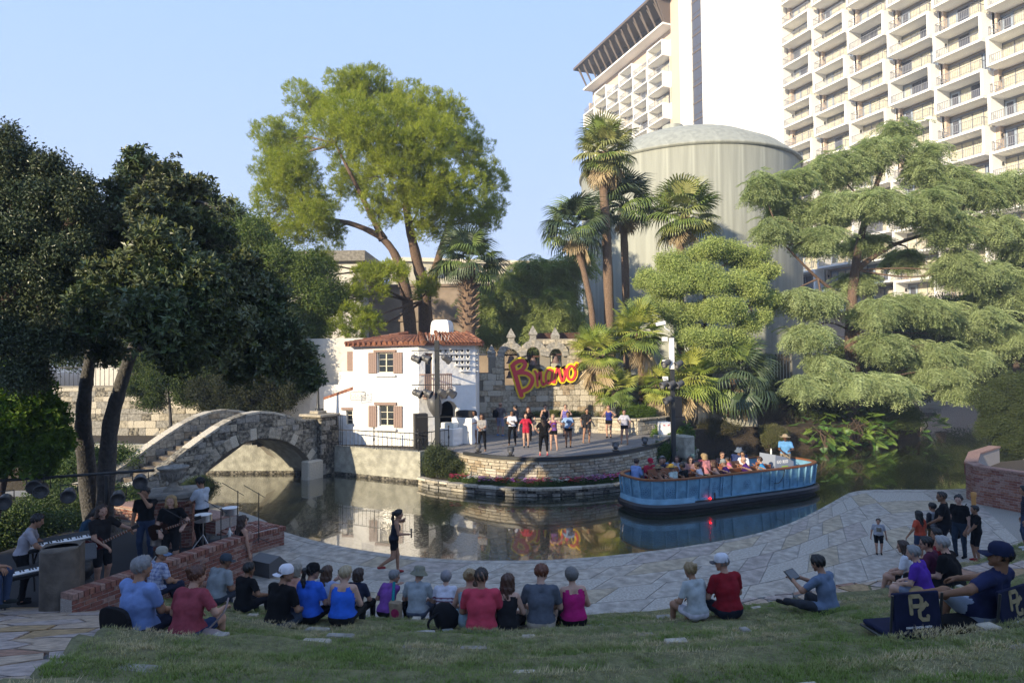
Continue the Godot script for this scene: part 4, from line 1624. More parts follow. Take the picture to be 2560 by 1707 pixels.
	var lb := MB.new()
	lb.lathe(Transform3D(),[Vector2(0.16,0.0),Vector2(0.15,0.08),Vector2(0.08,0.14),Vector2(0.065,0.4),Vector2(0.05,1.0),Vector2(0.045,1.72),Vector2(0.08,1.74),Vector2(0.10,1.80),Vector2(0.04,1.82)],10)
	obj("post", lb,M.pole, l)
	lb = MB.new()
	lb.lathe(Transform3D(Basis(),Vector3(0,1.82,0)),[Vector2(0.09,0.0),Vector2(0.20,0.30),Vector2(0.20,0.31)],6, false)
	obj("lantern_glass", lb,M.lamp_glass, l)
	lb = MB.new()
	for k in 6:
		var a := TAU * k / 6
		lb.cyl(Vector3(cos(a) * 0.09,1.82, sin(a) * 0.09),Vector3(cos(a) * 0.205,2.13, sin(a) * 0.205),0.012,-1,5)
	lb.lathe(Transform3D(Basis(),Vector3(0,2.13,0)),[Vector2(0.23,0.0),Vector2(0.15,0.10),Vector2(0.06,0.18),Vector2(0.03,0.26),Vector2(0.0,0.30)],6, false)
	obj("lantern_roof", lb,M.pole, l)

func make_tank() -> void:
	var t := thing("drum_building", "huge plain grey-green round drum with shallow domed roof behind palms", "building",V(17.2,0,62.0))
	var R := 10.2
	var top := 23.1
	var b := MB.new()
	b.lathe(Transform3D(),[Vector2(R, 0),Vector2(R, 10),Vector2(R, top)],96)
	obj("wall", b,M.tank, t)
	b = MB.new()
	b.lathe(Transform3D(),[Vector2(R + 0.05, top - 0.1),Vector2(R + 0.22, top),Vector2(R + 0.22, top + 0.16),Vector2(R * 0.86, top + 1.6),Vector2(R * 0.6, top + 3.0),Vector2(R * 0.3, top + 3.9),Vector2(0, top + 4.2)],96)
	obj("roof", b,M.tank, t)
	b = MB.new()
	b.lathe(Transform3D(Basis(),Vector3(-1.5, top + 3.9,1.0)),[Vector2(1.0,0),Vector2(1.0,0.75),Vector2(0.7,0.85),Vector2(0,0.88)],24)
	obj("roof_vent", b,M.tank, t)

func make_hotel() -> void:
	var A := V(48.8,0,64.0)           # foot of the facade line
	var dirv := V(-0.365,0,0.931)     # going away to the left
	var f := fr(A, dirv)
	# frame: x away along the facade, z out towards the river
	if f.basis.z.x > 0:
		f = Transform3D(Basis(f.basis.x, f.basis.y, -f.basis.z), f.origin)
	var h := thing("hotel", "tall white hotel slab with staggered box balconies and blank central shaft", "hotel",Vector3.ZERO)
	var fh := 2.9
	var bay := 5.38
	# main body behind the balconies
	var b := MB.new()
	var body := func(bb: MB, x0: float, x1: float, y1: float, z0: float, z1: float) -> void:
		bb.box(f * Transform3D(Basis(),Vector3((x0 + x1) * 0.5, y1 * 0.5, (z0 + z1) * 0.5)),Vector3(x1 - x0, y1, absf(z1 - z0)))
	body.call(b, -14.0,27.2,70.0,-16.0,-1.35)
	body.call(b, 54.4,85.2,66.2,-16.0,-1.35)
	obj("body_wall", b,M.hotel_peach, h)
	b = MB.new()
	body.call(b, 27.2,44.6,76.0,-17.0,0.35)
	body.call(b, 47.4,50.6,76.0,-17.0,0.35)
	body.call(b, 44.6,47.4,76.0,-17.0,0.02)
	obj("central_shaft", b,M.hotel_white, h)
	b = MB.new()
	body.call(b, 50.6,54.4,76.0,-17.0,-0.6)
	obj("shaft_return", b,M.hotel_peach, h)
	b = MB.new()
	b.box(f * Transform3D(Basis(),Vector3(39.8,38,0.36)),Vector3(0.08,76,0.02))
	obj("shaft_joint", b,M.hotel_peach, h)
	# window strip up the shaft
	for k in 24:
		var y := 8.0 + k * fh
		b = MB.new()
		b.box(f * Transform3D(Basis(),Vector3(46.0, y + fh * 0.5,0.06)),Vector3(2.7, fh - 0.22,0.06))
		obj("strip_window", b,M.hotel_pane, h)
		b = MB.new()
		b.box(f * Transform3D(Basis(),Vector3(46.0, y, 0.09)),Vector3(2.75,0.20,0.12))
		obj("strip_sill", b,M.hotel_brown, h)
		b = MB.new()
		b.box(f * Transform3D(Basis(),Vector3(46.0, y + 0.9,0.10)),Vector3(2.7,0.07,0.06))
		obj("strip_bar", b,M.hotel_brown, h)
	# shared balcony pieces; local frame x along the facade, y up, z out, bay width 5.0
	var bw := 4.95
	var boxm := MB.new()
	boxm.bx(Vector3(0,0.10,-0.15),Vector3(bw, 0.24,2.3))
	boxm.bx(Vector3(0, fh - 0.10,-0.15),Vector3(bw, 0.24,2.3))
	boxm.bx(Vector3(-bw * 0.5 + 0.1, fh * 0.5,-0.15),Vector3(0.24, fh - 0.4,2.3))
	boxm.bx(Vector3(bw * 0.5 - 0.1, fh * 0.5,-0.15),Vector3(0.24, fh - 0.4,2.3))
	var box_mesh := boxm.mesh()
	var pier := MB.new()
	pier.bx(Vector3(-bw * 0.5 - 0.1, fh * 0.5,-0.95),Vector3(0.45, fh, 0.7))
	var pier_mesh := pier.mesh()
	var rail := MB.new()
	rail.bx(Vector3(0,1.05,0.92),Vector3(bw - 0.42,0.05,0.05))
	rail.bx(Vector3(0,0.30,0.92),Vector3(bw - 0.42,0.04,0.04))
	for k in 25:
		rail.bx(Vector3(lerpf(-bw * 0.5 + 0.26, bw * 0.5 - 0.26, k / 24.0),0.62,0.92),Vector3(0.03,0.85,0.03))
	var rail_mesh := rail.mesh()
	var railo := MB.new()
	railo.add(rail, Transform3D())
	for sx in [-1,1]:
		railo.bx(Vector3(sx * (bw * 0.5 - 0.22),1.05,0.1),Vector3(0.05,0.05,1.6))
		for k in 7:
			railo.bx(Vector3(sx * (bw * 0.5 - 0.22),0.62,0.9 - k * 0.22),Vector3(0.03,0.85,0.03))
	var railo_mesh := railo.mesh()
	var pane := MB.new()
	pane.bx(Vector3.ZERO,Vector3(1.04,2.2,0.05))
	var pane_mesh := pane.mesh()
	var bar := MB.new()
	bar.bx(Vector3(0,2.35,0),Vector3(4.7,0.22,0.10))
	for k in 5:
		bar.bx(Vector3(-2.28 + k * 1.14,1.2,0),Vector3(0.07,2.3,0.10))
	var bar_mesh := bar.mesh()
	var cur := MB.new()
	for k in 9:
		cur.bx(Vector3(-0.46 + k * 0.115,0,0.03 if k % 2 else 0.045),Vector3(0.105,2.16,0.03))
	var cur_mesh := cur.mesh()
	var dor := MB.new()
	dor.cbox(Transform3D(),Vector3(1.0,2.2,0.07),0.02)
	var door_mesh := dor.mesh()
	var glz := MB.new()
	glz.bx(Vector3(0,0.15,0.04),Vector3(0.62,1.5,0.02))
	var glz_mesh := glz.mesh()
	var cells := []
	for c in 7:
		cells.append([float(c) - 2.0,2.5 + (c % 2) * fh, 24])
	for c in 6:
		cells.append([100.0 + c, 2.5 + (c % 2) * fh, 22])
	for ce in cells:
		var x0: float = ce[0] * bay if ce[0] < 50 else 54.6 + (ce[0] - 100.0) * 5.12
		var par := int(ce[0]) % 2
		for k in range(1, ce[2]):
			var y := 5.65 - 3.2 + k * fh
			if y < 10 or y > 66.2 - fh:
				continue
			var t := f * Transform3D(Basis(),Vector3(x0 + bay * 0.5, y, 0))
			var is_box := (k + par) % 2 == 0
			var far: bool = ce[0] > 50
			var ba := Node3D.new()
			ba.name = "balcony"
			h.add_child(ba, true)
			ba.transform = t
			if is_box:
				inst("balcony_box", box_mesh,M.hotel_white, ba)
			for sx in [0.0, bw + 0.2]:
				inst("side_pier", pier_mesh,M.hotel_white if is_box else M.hotel_peach, ba, Transform3D(Basis(),Vector3(sx, 0,0)))
			inst("railing", rail_mesh if is_box else railo_mesh,M.rail_grey, ba, Transform3D(Basis(),Vector3(0,0.0,0)))
			inst("window_bars", bar_mesh,M.rail_grey, ba, Transform3D(Basis(),Vector3(0,0.2,-1.18)))
			var dc := 0 if (int(ce[0]) + k * 3) % 4 < 2 else 3
			for q in 4:
				var px := -1.71 + q * 1.14
				if q == dc:
					var o := inst("door", door_mesh,M.door_blue, ba, Transform3D(Basis(),Vector3(px, 1.32,-1.20)))
					inst("pane", glz_mesh,M.hotel_pane if rng.randf() < 0.6 else M.curtain, o)
				elif rng.randf() < 0.88:
					inst("curtain", cur_mesh,M.curtain, ba, Transform3D(Basis(),Vector3(px, 1.32,-1.24)))
				else:
					inst("pane", pane_mesh,M.hotel_pane, ba, Transform3D(Basis(),Vector3(px, 1.32,-1.24)))
			if not far and rng.randf() < 0.5:
				var lt := inst("wall_lamp", door_mesh,M.iron, ba, Transform3D(Basis.from_scale(Vector3(0.14,0.16,2.0)),Vector3(bw * 0.5 - 0.3,1.9,-0.6)))
	# brown top storey with slanted fins on the far wing
	b = MB.new()
	var y0 := 66.2
	b.box(f * Transform3D(Basis(),Vector3(69.8, y0 + 2.3,-9.0)),Vector3(30.8,4.6,13.0))
	obj("top_storey", b,M.hotel_brown, h)
	part_box("top_ledge", h,M.hotel_white, f * Transform3D(Basis(),Vector3(69.8, y0 - 0.1,-0.6)),Vector3(30.8,0.35,3.4))
	b = MB.new()
	b.box(f * Transform3D(Basis(),Vector3(69.9, y0 + 4.75,-6.6)),Vector3(33.0,0.5,19.0))
	obj("roof_slab", b,M.hotel_brown, h)
	for k in 14:
		var x := 55.2 + k * 2.27
		b = MB.new()
		b.tube([f * Vector3(x, y0 + 0.1,0.2), f * Vector3(x, y0 + 4.5,2.4)],[0.22,0.22],4)
		b.tube([f * Vector3(x, y0 + 0.1,0.2), f * Vector3(x + 1.0, y0 + 4.5,1.9)],[0.12,0.12],4)
		b.tube([f * Vector3(x + 0.25, y0 + 1.2,0.5), f * Vector3(x - 0.2, y0 + 1.2,0.7)],[0.1,0.1],4)
		obj("roof_fin", b,M.hotel_brown, h)
	b = MB.new()
	b.plate(PackedVector2Array([Vector2(0,0),Vector2(3.0,0),Vector2(5.0,4.6),Vector2(0,4.6)]), f * Transform3D(Basis(Vector3(0,0,1),Vector3.UP,Vector3(-1,0,0)),Vector3(54.4, y0,-2.5)),0.3)
	obj("end_panel", b,M.hotel_brown, h)

func make_brick() -> void:
	var ms := [M.brick_a,M.brick_d,M.brick_a,M.brick_c]
	# wall of the band platform: from the river end to the ramp
	var w := thing("band_wall", "red brick wall closing the band platform beside the grass", "brick wall")
	var a := V(-7.75,0,11.3)
	var c := V(-6.15,0,15.15)
	var f := fr(a, c - a)
	var ln := (c - a).length()
	var low := func(s: float) -> float: return ramp_y(lerpf(11.3,15.15, s / ln))
	var b := MB.new()
	b.plate(rect(0,0.2, ln, 1.50), Transform3D(f.basis, f.origin - f.basis.z * 0.01),0.30)
	obj("wall_core", b,M.mortar_pale, w)
	bricks(w, Transform3D(f.basis, f.origin + Vector3(0,0.35,0)), ln, func(_s): return 1.15, ms, 0.10,0.082,0.225,300)
	var k := 0
	var s := 0.0
	while s < ln:
		inst("cap_brick", brick_mesh(), ms[k % 4] if k % 5 else M.brick_d, w, f * Transform3D(Basis.from_scale(Vector3(0.088,0.11,0.34)),Vector3(s + 0.05,1.555,-0.15)))
		s += 0.1
		k += 1
	var f2 := fr(c,V(-0.92,0,0.38))
	bricks(w, Transform3D(f2.basis, f2.origin + Vector3(0,0.35,0)),0.32, func(_s): return 1.15, ms, 0.06,0.082,0.2,60)
	# low pier with a brick pyramid cap by the water
	var pr := thing("brick_pier", "low square brick pier with shallow pyramid cap at water edge", "brick pier",V(-7.55,0.35,18.35),-0.62)
	b = MB.new()
	b.bx(Vector3(0,0.2,0),Vector3(1.16,0.40,1.46))
	b.lathe(Transform3D(Basis(Vector3.UP, PI / 4).scaled(Vector3(1,1,1)),Vector3(0,0.52,0)),[Vector2(0.80,0),Vector2(0,0.16)],4, false)
	obj("pier_core", b,M.mortar_pale, pr)
	for sd in 4:
		var half := 0.59 if sd % 2 == 0 else 0.74
		var across := 0.74 if sd % 2 == 0 else 0.59
		var fs := Transform3D(Basis(Vector3.UP, PI / 2 * sd),Vector3.ZERO) * Transform3D(Basis(),Vector3(-half, 0, across))
		bricks(pr, fs, half * 2, func(_s): return 0.40, ms, 0.06,0.08,0.22,40)
		var x := 0.0
		while x < half * 2:
			inst("cap_brick", brick_mesh(), ms[rng.randi() % 4], pr, fs * Transform3D(Basis.from_scale(Vector3(0.075,0.12,0.24)),Vector3(x + 0.04,0.465,-0.10)))
			x += 0.085
	for r in 4:
		for sd in 4:
			var half := (0.44 if sd % 2 == 0 else 0.58) * (1.0 - r * 0.25) + 0.05
			var across := (0.58 if sd % 2 == 0 else 0.44) * (1.0 - r * 0.25)
			var x := -half
			while x < half - 0.04:
				inst("cap_brick", brick_mesh(), ms[rng.randi() % 4], pr, Transform3D(Basis(Vector3.UP, PI / 2 * sd),Vector3.ZERO) * Transform3D(Basis(Vector3.RIGHT, 0.18) * Basis.from_scale(Vector3(0.075,0.06,0.13)),Vector3(x + 0.04,0.545 + r * 0.035, across)))
				x += 0.085
	# back wall of the platform with paved top
	var bk := thing("platform_wall", "low brick wall with paved top between band and river", "brick wall")
	a = V(-12.4,0,19.9)
	c = V(-8.3,0,17.9)
	f = fr(a, c - a)
	ln = (c - a).length()
	b = MB.new()
	b.plate(rect(0,0.2, ln, 1.22), Transform3D(f.basis, f.origin - f.basis.z * 0.008),0.7)
	obj("wall_core", b,M.mortar_pale, bk)
	bricks(bk, Transform3D(f.basis, f.origin + Vector3(0,0.86,0)), ln, func(_s): return 0.36, ms, 0.08,0.08,0.225,120)
	part_box("wall_top", bk,M.brick_d, f * Transform3D(Basis(),Vector3(ln * 0.5,1.25,-0.34)),Vector3(ln, 0.07,0.74),0.01)
	# urn pillar
	var up := thing("urn_pillar", "square brick pillar with pale stone cap under the urn", "pillar",V(-8.95,0.85,16.9),0.35)
	b = MB.new()
	b.bx(Vector3(0,0.65,0),Vector3(1.0,1.3,1.0))
	obj("pillar_core", b,M.mortar_pale, up)
	for sd in 4:
		bricks(up, Transform3D(Basis(Vector3.UP, PI / 2 * sd),Vector3.ZERO) * Transform3D(Basis(),Vector3(-0.51,0,0.51)),1.02, func(_s): return 1.3, ms, 0.05,0.082,0.215,90)
	part_box("cap", up,M.concrete, Transform3D(Basis(),Vector3(0,1.37,0)),Vector3(1.22,0.15,1.22),0.03)
	var un := thing("stone_urn", "weathered fluted stone urn on the pale pillar cap", "urn",V(-8.95,0.85 + 1.445,16.9))
	b = MB.new()
	b.lathe(Transform3D(),[Vector2(0.24,0),Vector2(0.24,0.05),Vector2(0.13,0.10),Vector2(0.10,0.20),Vector2(0.16,0.26),Vector2(0.26,0.34),Vector2(0.31,0.48),Vector2(0.30,0.52),Vector2(0.37,0.56),Vector2(0.39,0.60),Vector2(0.36,0.62),Vector2(0.30,0.56),Vector2(0.0,0.54)],24)
	obj("bowl", b,M.lime_grey, un)
	for q in 16:
		var an := TAU * q / 16
		var fl := MB.new()
		fl.tube([Vector3(cos(an) * 0.17,0.27, sin(an) * 0.17),Vector3(cos(an) * 0.265,0.35, sin(an) * 0.265),Vector3(cos(an) * 0.305,0.46, sin(an) * 0.305)],[0.022,0.03,0.02],6)
		obj("flute", fl,M.lime_grey, un)
	# right-hand curved brick wall
	var rw := thing("curved_brick_wall", "pale red brick curved wall round a bed beside the river", "brick wall")
	var run := [Vector2(20.5,27.6),Vector2(18.4,25.9),Vector2(16.6,23.6),Vector2(16.3,22.7),Vector2(16.9,21.2),Vector2(17.6,19.4),Vector2(18.6,17.2)]
	var hts := 1.62
	var made := 0
	for i in range(run.size() - 2,-1,-1):
		var p: Vector2 = run[i]
		var q: Vector2 = run[i + 1]
		var ff := fr(V(p.x, 0, p.y),V(q.x - p.x, 0, q.y - p.y))
		if ff.basis.z.x > 0 and i > 2:
			ff = fr(V(q.x, 0, q.y),V(p.x - q.x, 0, p.y - q.y))
		var l := p.distance_to(q)
		var mb := MB.new()
		mb.plate(rect(0,0.2, l, hts), Transform3D(ff.basis, ff.origin - ff.basis.z * 0.01),0.32)
		obj("wall_core", mb,M.mortar_pale, rw)
		var cp := MB.new()
		cp.plate(rect(-0.02, hts, l + 0.02, hts + 0.07), Transform3D(ff.basis, ff.origin + ff.basis.z * 0.03),0.40)
		obj("coping", cp,M.brick_d, rw)
		if i >= 2:
			bricks(rw, Transform3D(ff.basis, ff.origin + Vector3(0,0.35,0)), l, func(_s): return 1.27,[M.brick_c,M.brick_d,M.brick_c,M.brick_a,M.brick_d],0.08,0.085,0.27,110)
	for i in [0,1]:
		var p: Vector2 = run[i]
		var q: Vector2 = run[i + 1]
		var ff := fr(V(p.x, 0, p.y),V(q.x - p.x, 0, q.y - p.y))
		if ff.basis.z.z < 0:
			ff = Transform3D(Basis(-ff.basis.x, ff.basis.y, -ff.basis.z), ff * Vector3(p.distance_to(q),0,0))
		bricks(rw, Transform3D(ff.basis, ff.origin + Vector3(0,1.2,0) + ff.basis.z * 0.01), p.distance_to(q), func(_s): return 0.42,[M.brick_b,M.brick_a],0.05,0.085,0.27,60)
	var so := MB.new()
	so.slab(P2([Vector2(20.5,27.4),Vector2(18.5,25.7),Vector2(16.7,23.5),Vector2(16.45,22.7),Vector2(17.0,21.2),Vector2(17.7,19.4),Vector2(18.7,17.2),Vector2(28,17),Vector2(28,30)]),0.2,1.0)
	obj("bed_soil", so,M.soil, rw)

func make_backdrop() -> void:
	# stone street bridge wall behind the magnolia
	var t := thing("arched_street_wall", "old limestone street wall with low arch and railing behind the trees", "wall")
	var f := fr(V(-33.0,0,38.5),V(1,0,-0.08))
	var ac := Vector2(16.9,0.2)
	var hole := PackedVector2Array()
	for i in 15:
		var a := PI * i / 14
		hole.append(Vector2(ac.x + cos(a) * 5.0,0.2 + sin(a) * 1.85))
	hole.append(Vector2(ac.x - 5.0,-2))
	hole.append(Vector2(ac.x + 5.0,-2))
	var b := MB.new()
	for q in cut(rect(0,-1.9,19.5,4.3),[hole]):
		b.plate(q, f, 0.6)
	obj("wall_core", b,M.mortar, t)
	stones(t, "stone", 19.4, func(s): return Transform3D(f.basis, f * Vector3(s, 0,0)), func(_s): return 0.6, func(_s): return 4.2,Vector2(0.28,0.45),Vector2(0.35,0.9),0.10,[M.lime_grey,M.lime_b,M.lime_stained,M.lime_c,M.lime_grey], func(s, y, hw, hh): return s < 3.0 or Vector2((s - ac.x) / 5.55, (y - 0.2) / 2.4).length() < 1.0,0.02,0.6,4.2)
	for k in 27:
		var a := PI * (k + 0.5) / 27
		inst("arch_stone", stone_meshes()[k % 6],[M.lime_b,M.lime_grey,M.lime_stained][k % 3], t, f * Transform3D(Basis(Vector3.BACK, atan2(sin(a) * 5.0, cos(a) * 2.0) - PI / 2) * Basis.from_scale(Vector3(0.42,0.62,0.16)),Vector3(ac.x + cos(a) * 5.28,0.2 + sin(a) * 2.13,0.0)))
	for k in 60:
		var q := MB.new()
		q.cyl(f * Vector3(2 + k * 0.28,4.3,-0.3), f * Vector3(2 + k * 0.28,5.4,-0.3),0.018,-1,4)
		obj("rail_bar", q,M.iron, t)
	var rr := MB.new()
	rr.cyl(f * Vector3(2,5.4,-0.3), f * Vector3(18.8,5.4,-0.3),0.03,-1,5)
	obj("hand_rail", rr,M.iron, t)
	# flat tan building behind the white house
	var tb := thing("tan_building", "plain flat-roofed tan building behind the white house", "building",V(-9.5,0,58.0))
	b = MB.new()
	b.bx(Vector3(0,6.0,-5),Vector3(26,13.0,10))
	obj("wall", b, mat("tan_wall", 0.30,0.235,0.18,0.9, "soft", 0.2), tb)
	for y in [9.2,12.35]:
		part_box("string_course", tb, mat("tan_trim", 0.20,0.15,0.11,0.9), Transform3D(Basis(),Vector3(0, y, 0.06)),Vector3(26.1,0.22,0.2))
	for k in 6:
		part_box("window", tb,M.hotel_pane, Transform3D(Basis(),Vector3(-11 + k * 4.4,6.8,0.02)),Vector3(1.1,1.7,0.06))
	# red brick house with white trim, and the cream block
	var rb := thing("red_brick_house", "small red brick house with white cornice beyond the big tree", "building",V(-9.6,0,92.0))
	b = MB.new()
	b.bx(Vector3(0,7.5,-4),Vector3(8.5,17.6,8))
	obj("wall", b,M.brick_a, rb)
	for s in [[0,15.2,8.9,0.9],[0,13.0,8.7,0.4]]:
		part_box("cornice", rb,M.plaster, Transform3D(Basis(),Vector3(s[0], s[1],0.1)),Vector3(s[2], s[3],0.5))
	for k in 4:
		part_box("window", rb,M.plaster, Transform3D(Basis(),Vector3(-3 + k * 2.0,11.2,0.06)),Vector3(1.0,1.9,0.15))
	var cb := thing("cream_building", "long cream building with regular windows far beyond the palms", "building",V(-5.0,0,120.0),0.25)
	b = MB.new()
	b.bx(Vector3(0,10.5,-5),Vector3(34,27,10))
	obj("wall", b, mat("cream_wall", 0.62,0.57,0.43,0.9, "soft", 0.1), cb)
	for i in 10:
		for j in 5:
			part_box("window", cb,M.hotel_pane, Transform3D(Basis(),Vector3(-15 + i * 3.3,6 + j * 3.9,0.02)),Vector3(1.3,2.0,0.08))
	part_box("cornice", cb, mat("cream_trim", 0.66,0.60,0.46,0.9), Transform3D(Basis(),Vector3(0,23.9,0.2)),Vector3(34.6,0.7,0.8))
	# roofs seen through the trees at the far side
	for a in [[-33.0,60.0,17.0,0.0, "low grey flat-roofed building seen through the dark oak leaves"],[-17.5,55.0,14.6,1.0, "low grey flat-roofed building seen through the magnolia top"]]:
		var g := thing("flat_roof_building", a[4], "building",V(a[0],0, a[1]))
		b = MB.new()
		b.bx(Vector3(0, a[2] * 0.5,-5),Vector3(14.0 if a[3] == 0.0 else 9.0, a[2],10))
		obj("wall", b,M.plaster_grey, g)
		part_box("roof_edge", g,M.concrete, Transform3D(Basis(),Vector3(0, a[2],-5)),Vector3(15.0 if a[3] == 0.0 else 10.0,0.9,11))
		for k in 4:
			part_box("window", g,M.hotel_pane, Transform3D(Basis(),Vector3(-4.5 + k * 3.0, a[2] - 2.6,0.03)),Vector3(1.4,1.6,0.08))
	# lower wall and fence by the round drum
	var lw := thing("garden_wall", "stained pale plaster garden wall under the fan palms", "wall")
	var ff := fr(V(8.9,0,39.2),V(1,0,-0.05))
	b = MB.new()
	b.plate(PackedVector2Array([Vector2(-3.4,0.8),Vector2(6.0,0.8),Vector2(5.8,3.9),Vector2(4.6,5.1),Vector2(-3.4,4.4)]), ff, 0.4)
	obj("wall_face", b,M.stucco, lw)
	var fe := thing("picket_fence", "dark upright picket fence beyond the garden wall by the drum", "fence",V(16.0,3.5,42.0))
	for k in 22:
		part_box("picket", fe, mat("fence_wood", 0.05,0.045,0.04,0.9), Transform3D(Basis(),Vector3(-2.1 + k * 0.2,1.1,0)),Vector3(0.14,2.3,0.03))
	for y in [0.3,1.9]:
		part_box("rail", fe,M.fence_wood, Transform3D(Basis(),Vector3(0, y, -0.04)),Vector3(4.5,0.1,0.05))
	for x in [-2.3,0.1,2.3]:
		part_box("post", fe, mat("fence_post", 0.2,0.2,0.19,0.8), Transform3D(Basis(),Vector3(x, 0.5,0.03)),Vector3(0.12,4.0,0.12))
	b = MB.new()
	b.slab(P2([Vector2(11,39.6),Vector2(14.8,39.6),Vector2(19.5,40.6),Vector2(24,43),Vector2(29,50),Vector2(40,74),Vector2(11,74)]),1.0,2.6)
	obj("upper_bank", b,M.soil, null, "", "", "", "structure")
	# far river wall with path, where the river bends away
	var rv := thing("far_river_wall", "low limestone river wall at the bend beyond the cypress", "wall")
	f = fr(V(43.0,0,73.0),V(1,0,-0.42))
	b = MB.new()
	b.plate(rect(0,-0.5,16,0.9), f, 3.0)
	b.plate(rect(0,0.9,16,2.2), Transform3D(f.basis, f.origin - f.basis.z * 3.0),0.5)
	obj("wall_core", b,M.mortar, rv)
	stones(rv, "stone", 16, func(s): return Transform3D(f.basis, f * Vector3(s, 0,0)), func(_s): return 0.0, func(_s): return 0.9,Vector2(0.4,0.45),Vector2(0.7,1.4),0.1,[M.lime_b,M.lime_c,M.lime_grey], null, 0.02,0.0,0.9)
	stones(rv, "stone", 16, func(s): return Transform3D(f.basis, f * Vector3(s, 0,-3.0)), func(_s): return 0.9, func(_s): return 2.1,Vector2(0.4,0.5),Vector2(0.7,1.4),0.1,[M.lime_b,M.lime_c,M.lime_grey], null, 0.02,0.9,2.1)
	# unseen building behind the camera, placed and sized to shade the seats
	var sb := thing("shade_building", "long unseen stone building placed behind the terraces to shade the seats", "building",V(-31.5,0,-25.0))
	b = MB.new()
	b.bx(Vector3(0,9.6,0),Vector3(31,19.2,11))
	b.bx(Vector3(-3,20.0,0),Vector3(20,1.6,10))
	obj("wall", b,M.lime_c, sb)

# ---------- plants ----------
var clumps := {}
var gap_noise := FastNoiseLite.new()

func leaf_mat(key: String, back: Color, rough := 0.6) -> StandardMaterial3D:
	if M.has(key):
		return M[key]
	var m := StandardMaterial3D.new()
	m.vertex_color_use_as_albedo = true
	m.roughness = rough
	m.metallic_specular = 0.35
	m.backlight_enabled = true
	m.backlight = back
	M[key] = m
	return m

func leaf(b: MB, p: Vector3, d: Vector3, up: Vector3, ln: float, w: float, fold := 0.3) -> void:
	var s := d.cross(up).normalized()
	var nrm := s.cross(d).normalized()
	var m := p + d * ln * 0.5
	var l := m - s * w * 0.5 + nrm * w * fold
	var r := m + s * w * 0.5 + nrm * w * fold
	var tip := p + d * ln - nrm * ln * 0.08
	b.tri(p, tip, l)
	b.tri(p, r, tip)

func rdir(rg: RandomNumberGenerator) -> Vector3:
	var z := rg.randf_range(-1,1)
	var a := rg.randf() * TAU
	var r := sqrt(1 - z * z)
	return Vector3(r * cos(a), z, r * sin(a))

func clump(kind: String) -> Mesh:
	if clumps.has(kind):
		return clumps[kind]
	var rg := RandomNumberGenerator.new()
	rg.seed = hash(kind)
	var b := MB.new()
	if kind == "needle":
		# upright brushes of thin leaves on short twigs
		for k in 5:
			var o := Vector3(rg.randf_range(-0.22,0.22), rg.randf_range(-0.12,0.12), rg.randf_range(-0.22,0.22))
			var ax := (Vector3(0,0.8,0) + rdir(rg) * 0.7).normalized()
			for j in 15:
				var d := (ax + rdir(rg) * 0.75).normalized()
				b.col = Color.WHITE * rg.randf_range(0.7,1.15)
				leaf(b, o + ax * rg.randf_range(0,0.30), d, rdir(rg), rg.randf_range(0.10,0.2),0.020,0.1)
	elif kind == "broad":
		for k in 5:
			var o := Vector3(rg.randf_range(-0.2,0.2), rg.randf_range(-0.2,0.2), rg.randf_range(-0.2,0.2))
			var ax := (rdir(rg) + Vector3(0,0.5,0)).normalized()
			for j in 9:
				var d := (ax * 0.5 + rdir(rg)).normalized()
				b.col = Color.WHITE * rg.randf_range(0.6,1.2)
				if rg.randf() < 0.12:
					b.col = Color(2.2,1.1,0.5) * 0.9
				leaf(b, o + ax * rg.randf_range(-0.05,0.1), d,Vector3.UP + rdir(rg) * 0.4, rg.randf_range(0.12,0.19),0.07,0.15)
	elif kind == "feather":
		# soft drooping flat sprays
		for k in 4:
			var a := rg.randf() * TAU
			var ax := Vector3(cos(a), rg.randf_range(-0.5,0.1), sin(a)).normalized()
			var o := Vector3(rg.randf_range(-0.12,0.12), rg.randf_range(-0.1,0.1), rg.randf_range(-0.12,0.12))
			for j in 11:
				var p := o + ax * (0.045 * j) + Vector3(0,-0.0030 * j * j, 0)
				for s in [-1,1]:
					var d: Vector3 = (ax.cross(Vector3.UP).normalized() * s + ax * 0.55 + rdir(rg) * 0.25 + Vector3(0,-0.35,0)).normalized()
					b.col = Color.WHITE * rg.randf_range(0.75,1.15)
					leaf(b, p, d,Vector3.UP + rdir(rg) * 0.5, rg.randf_range(0.09,0.16),0.028,0.1)
	else:
		for k in 46:
			var o := rdir(rg) * 0.30 * pow(rg.randf(),0.5)
			var d := (rdir(rg) + o * 2.0).normalized()
			b.col = Color.WHITE * rg.randf_range(0.65,1.2)
			leaf(b, o, d,Vector3.UP + rdir(rg) * 0.6, rg.randf_range(0.06,0.11),0.045,0.15)
	b.col = Color.WHITE
	clumps[kind] = b.mesh()
	return clumps[kind]

func S(x: float, y: float, depth: float) -> Vector3:   # a point of the 2352-wide view at a depth
	return D(x * 1.08844, y * 1.08844, depth)

# lobes: [x, y, radius, (depth offset), (flatness)] in the 2352-wide view
func lobes_at(list: Array, depth: float) -> Array:
	var out := []
	for l in list:
		var dz: float = l[3] if l.size() > 3 else 0.0
		var r: float = l[2] * 1.08844 / FOC * depth
		out.append([S(l[0], l[1], depth + dz),Vector3(r, r * (l[4] if l.size() > 4 else 0.85), r)])
	return out

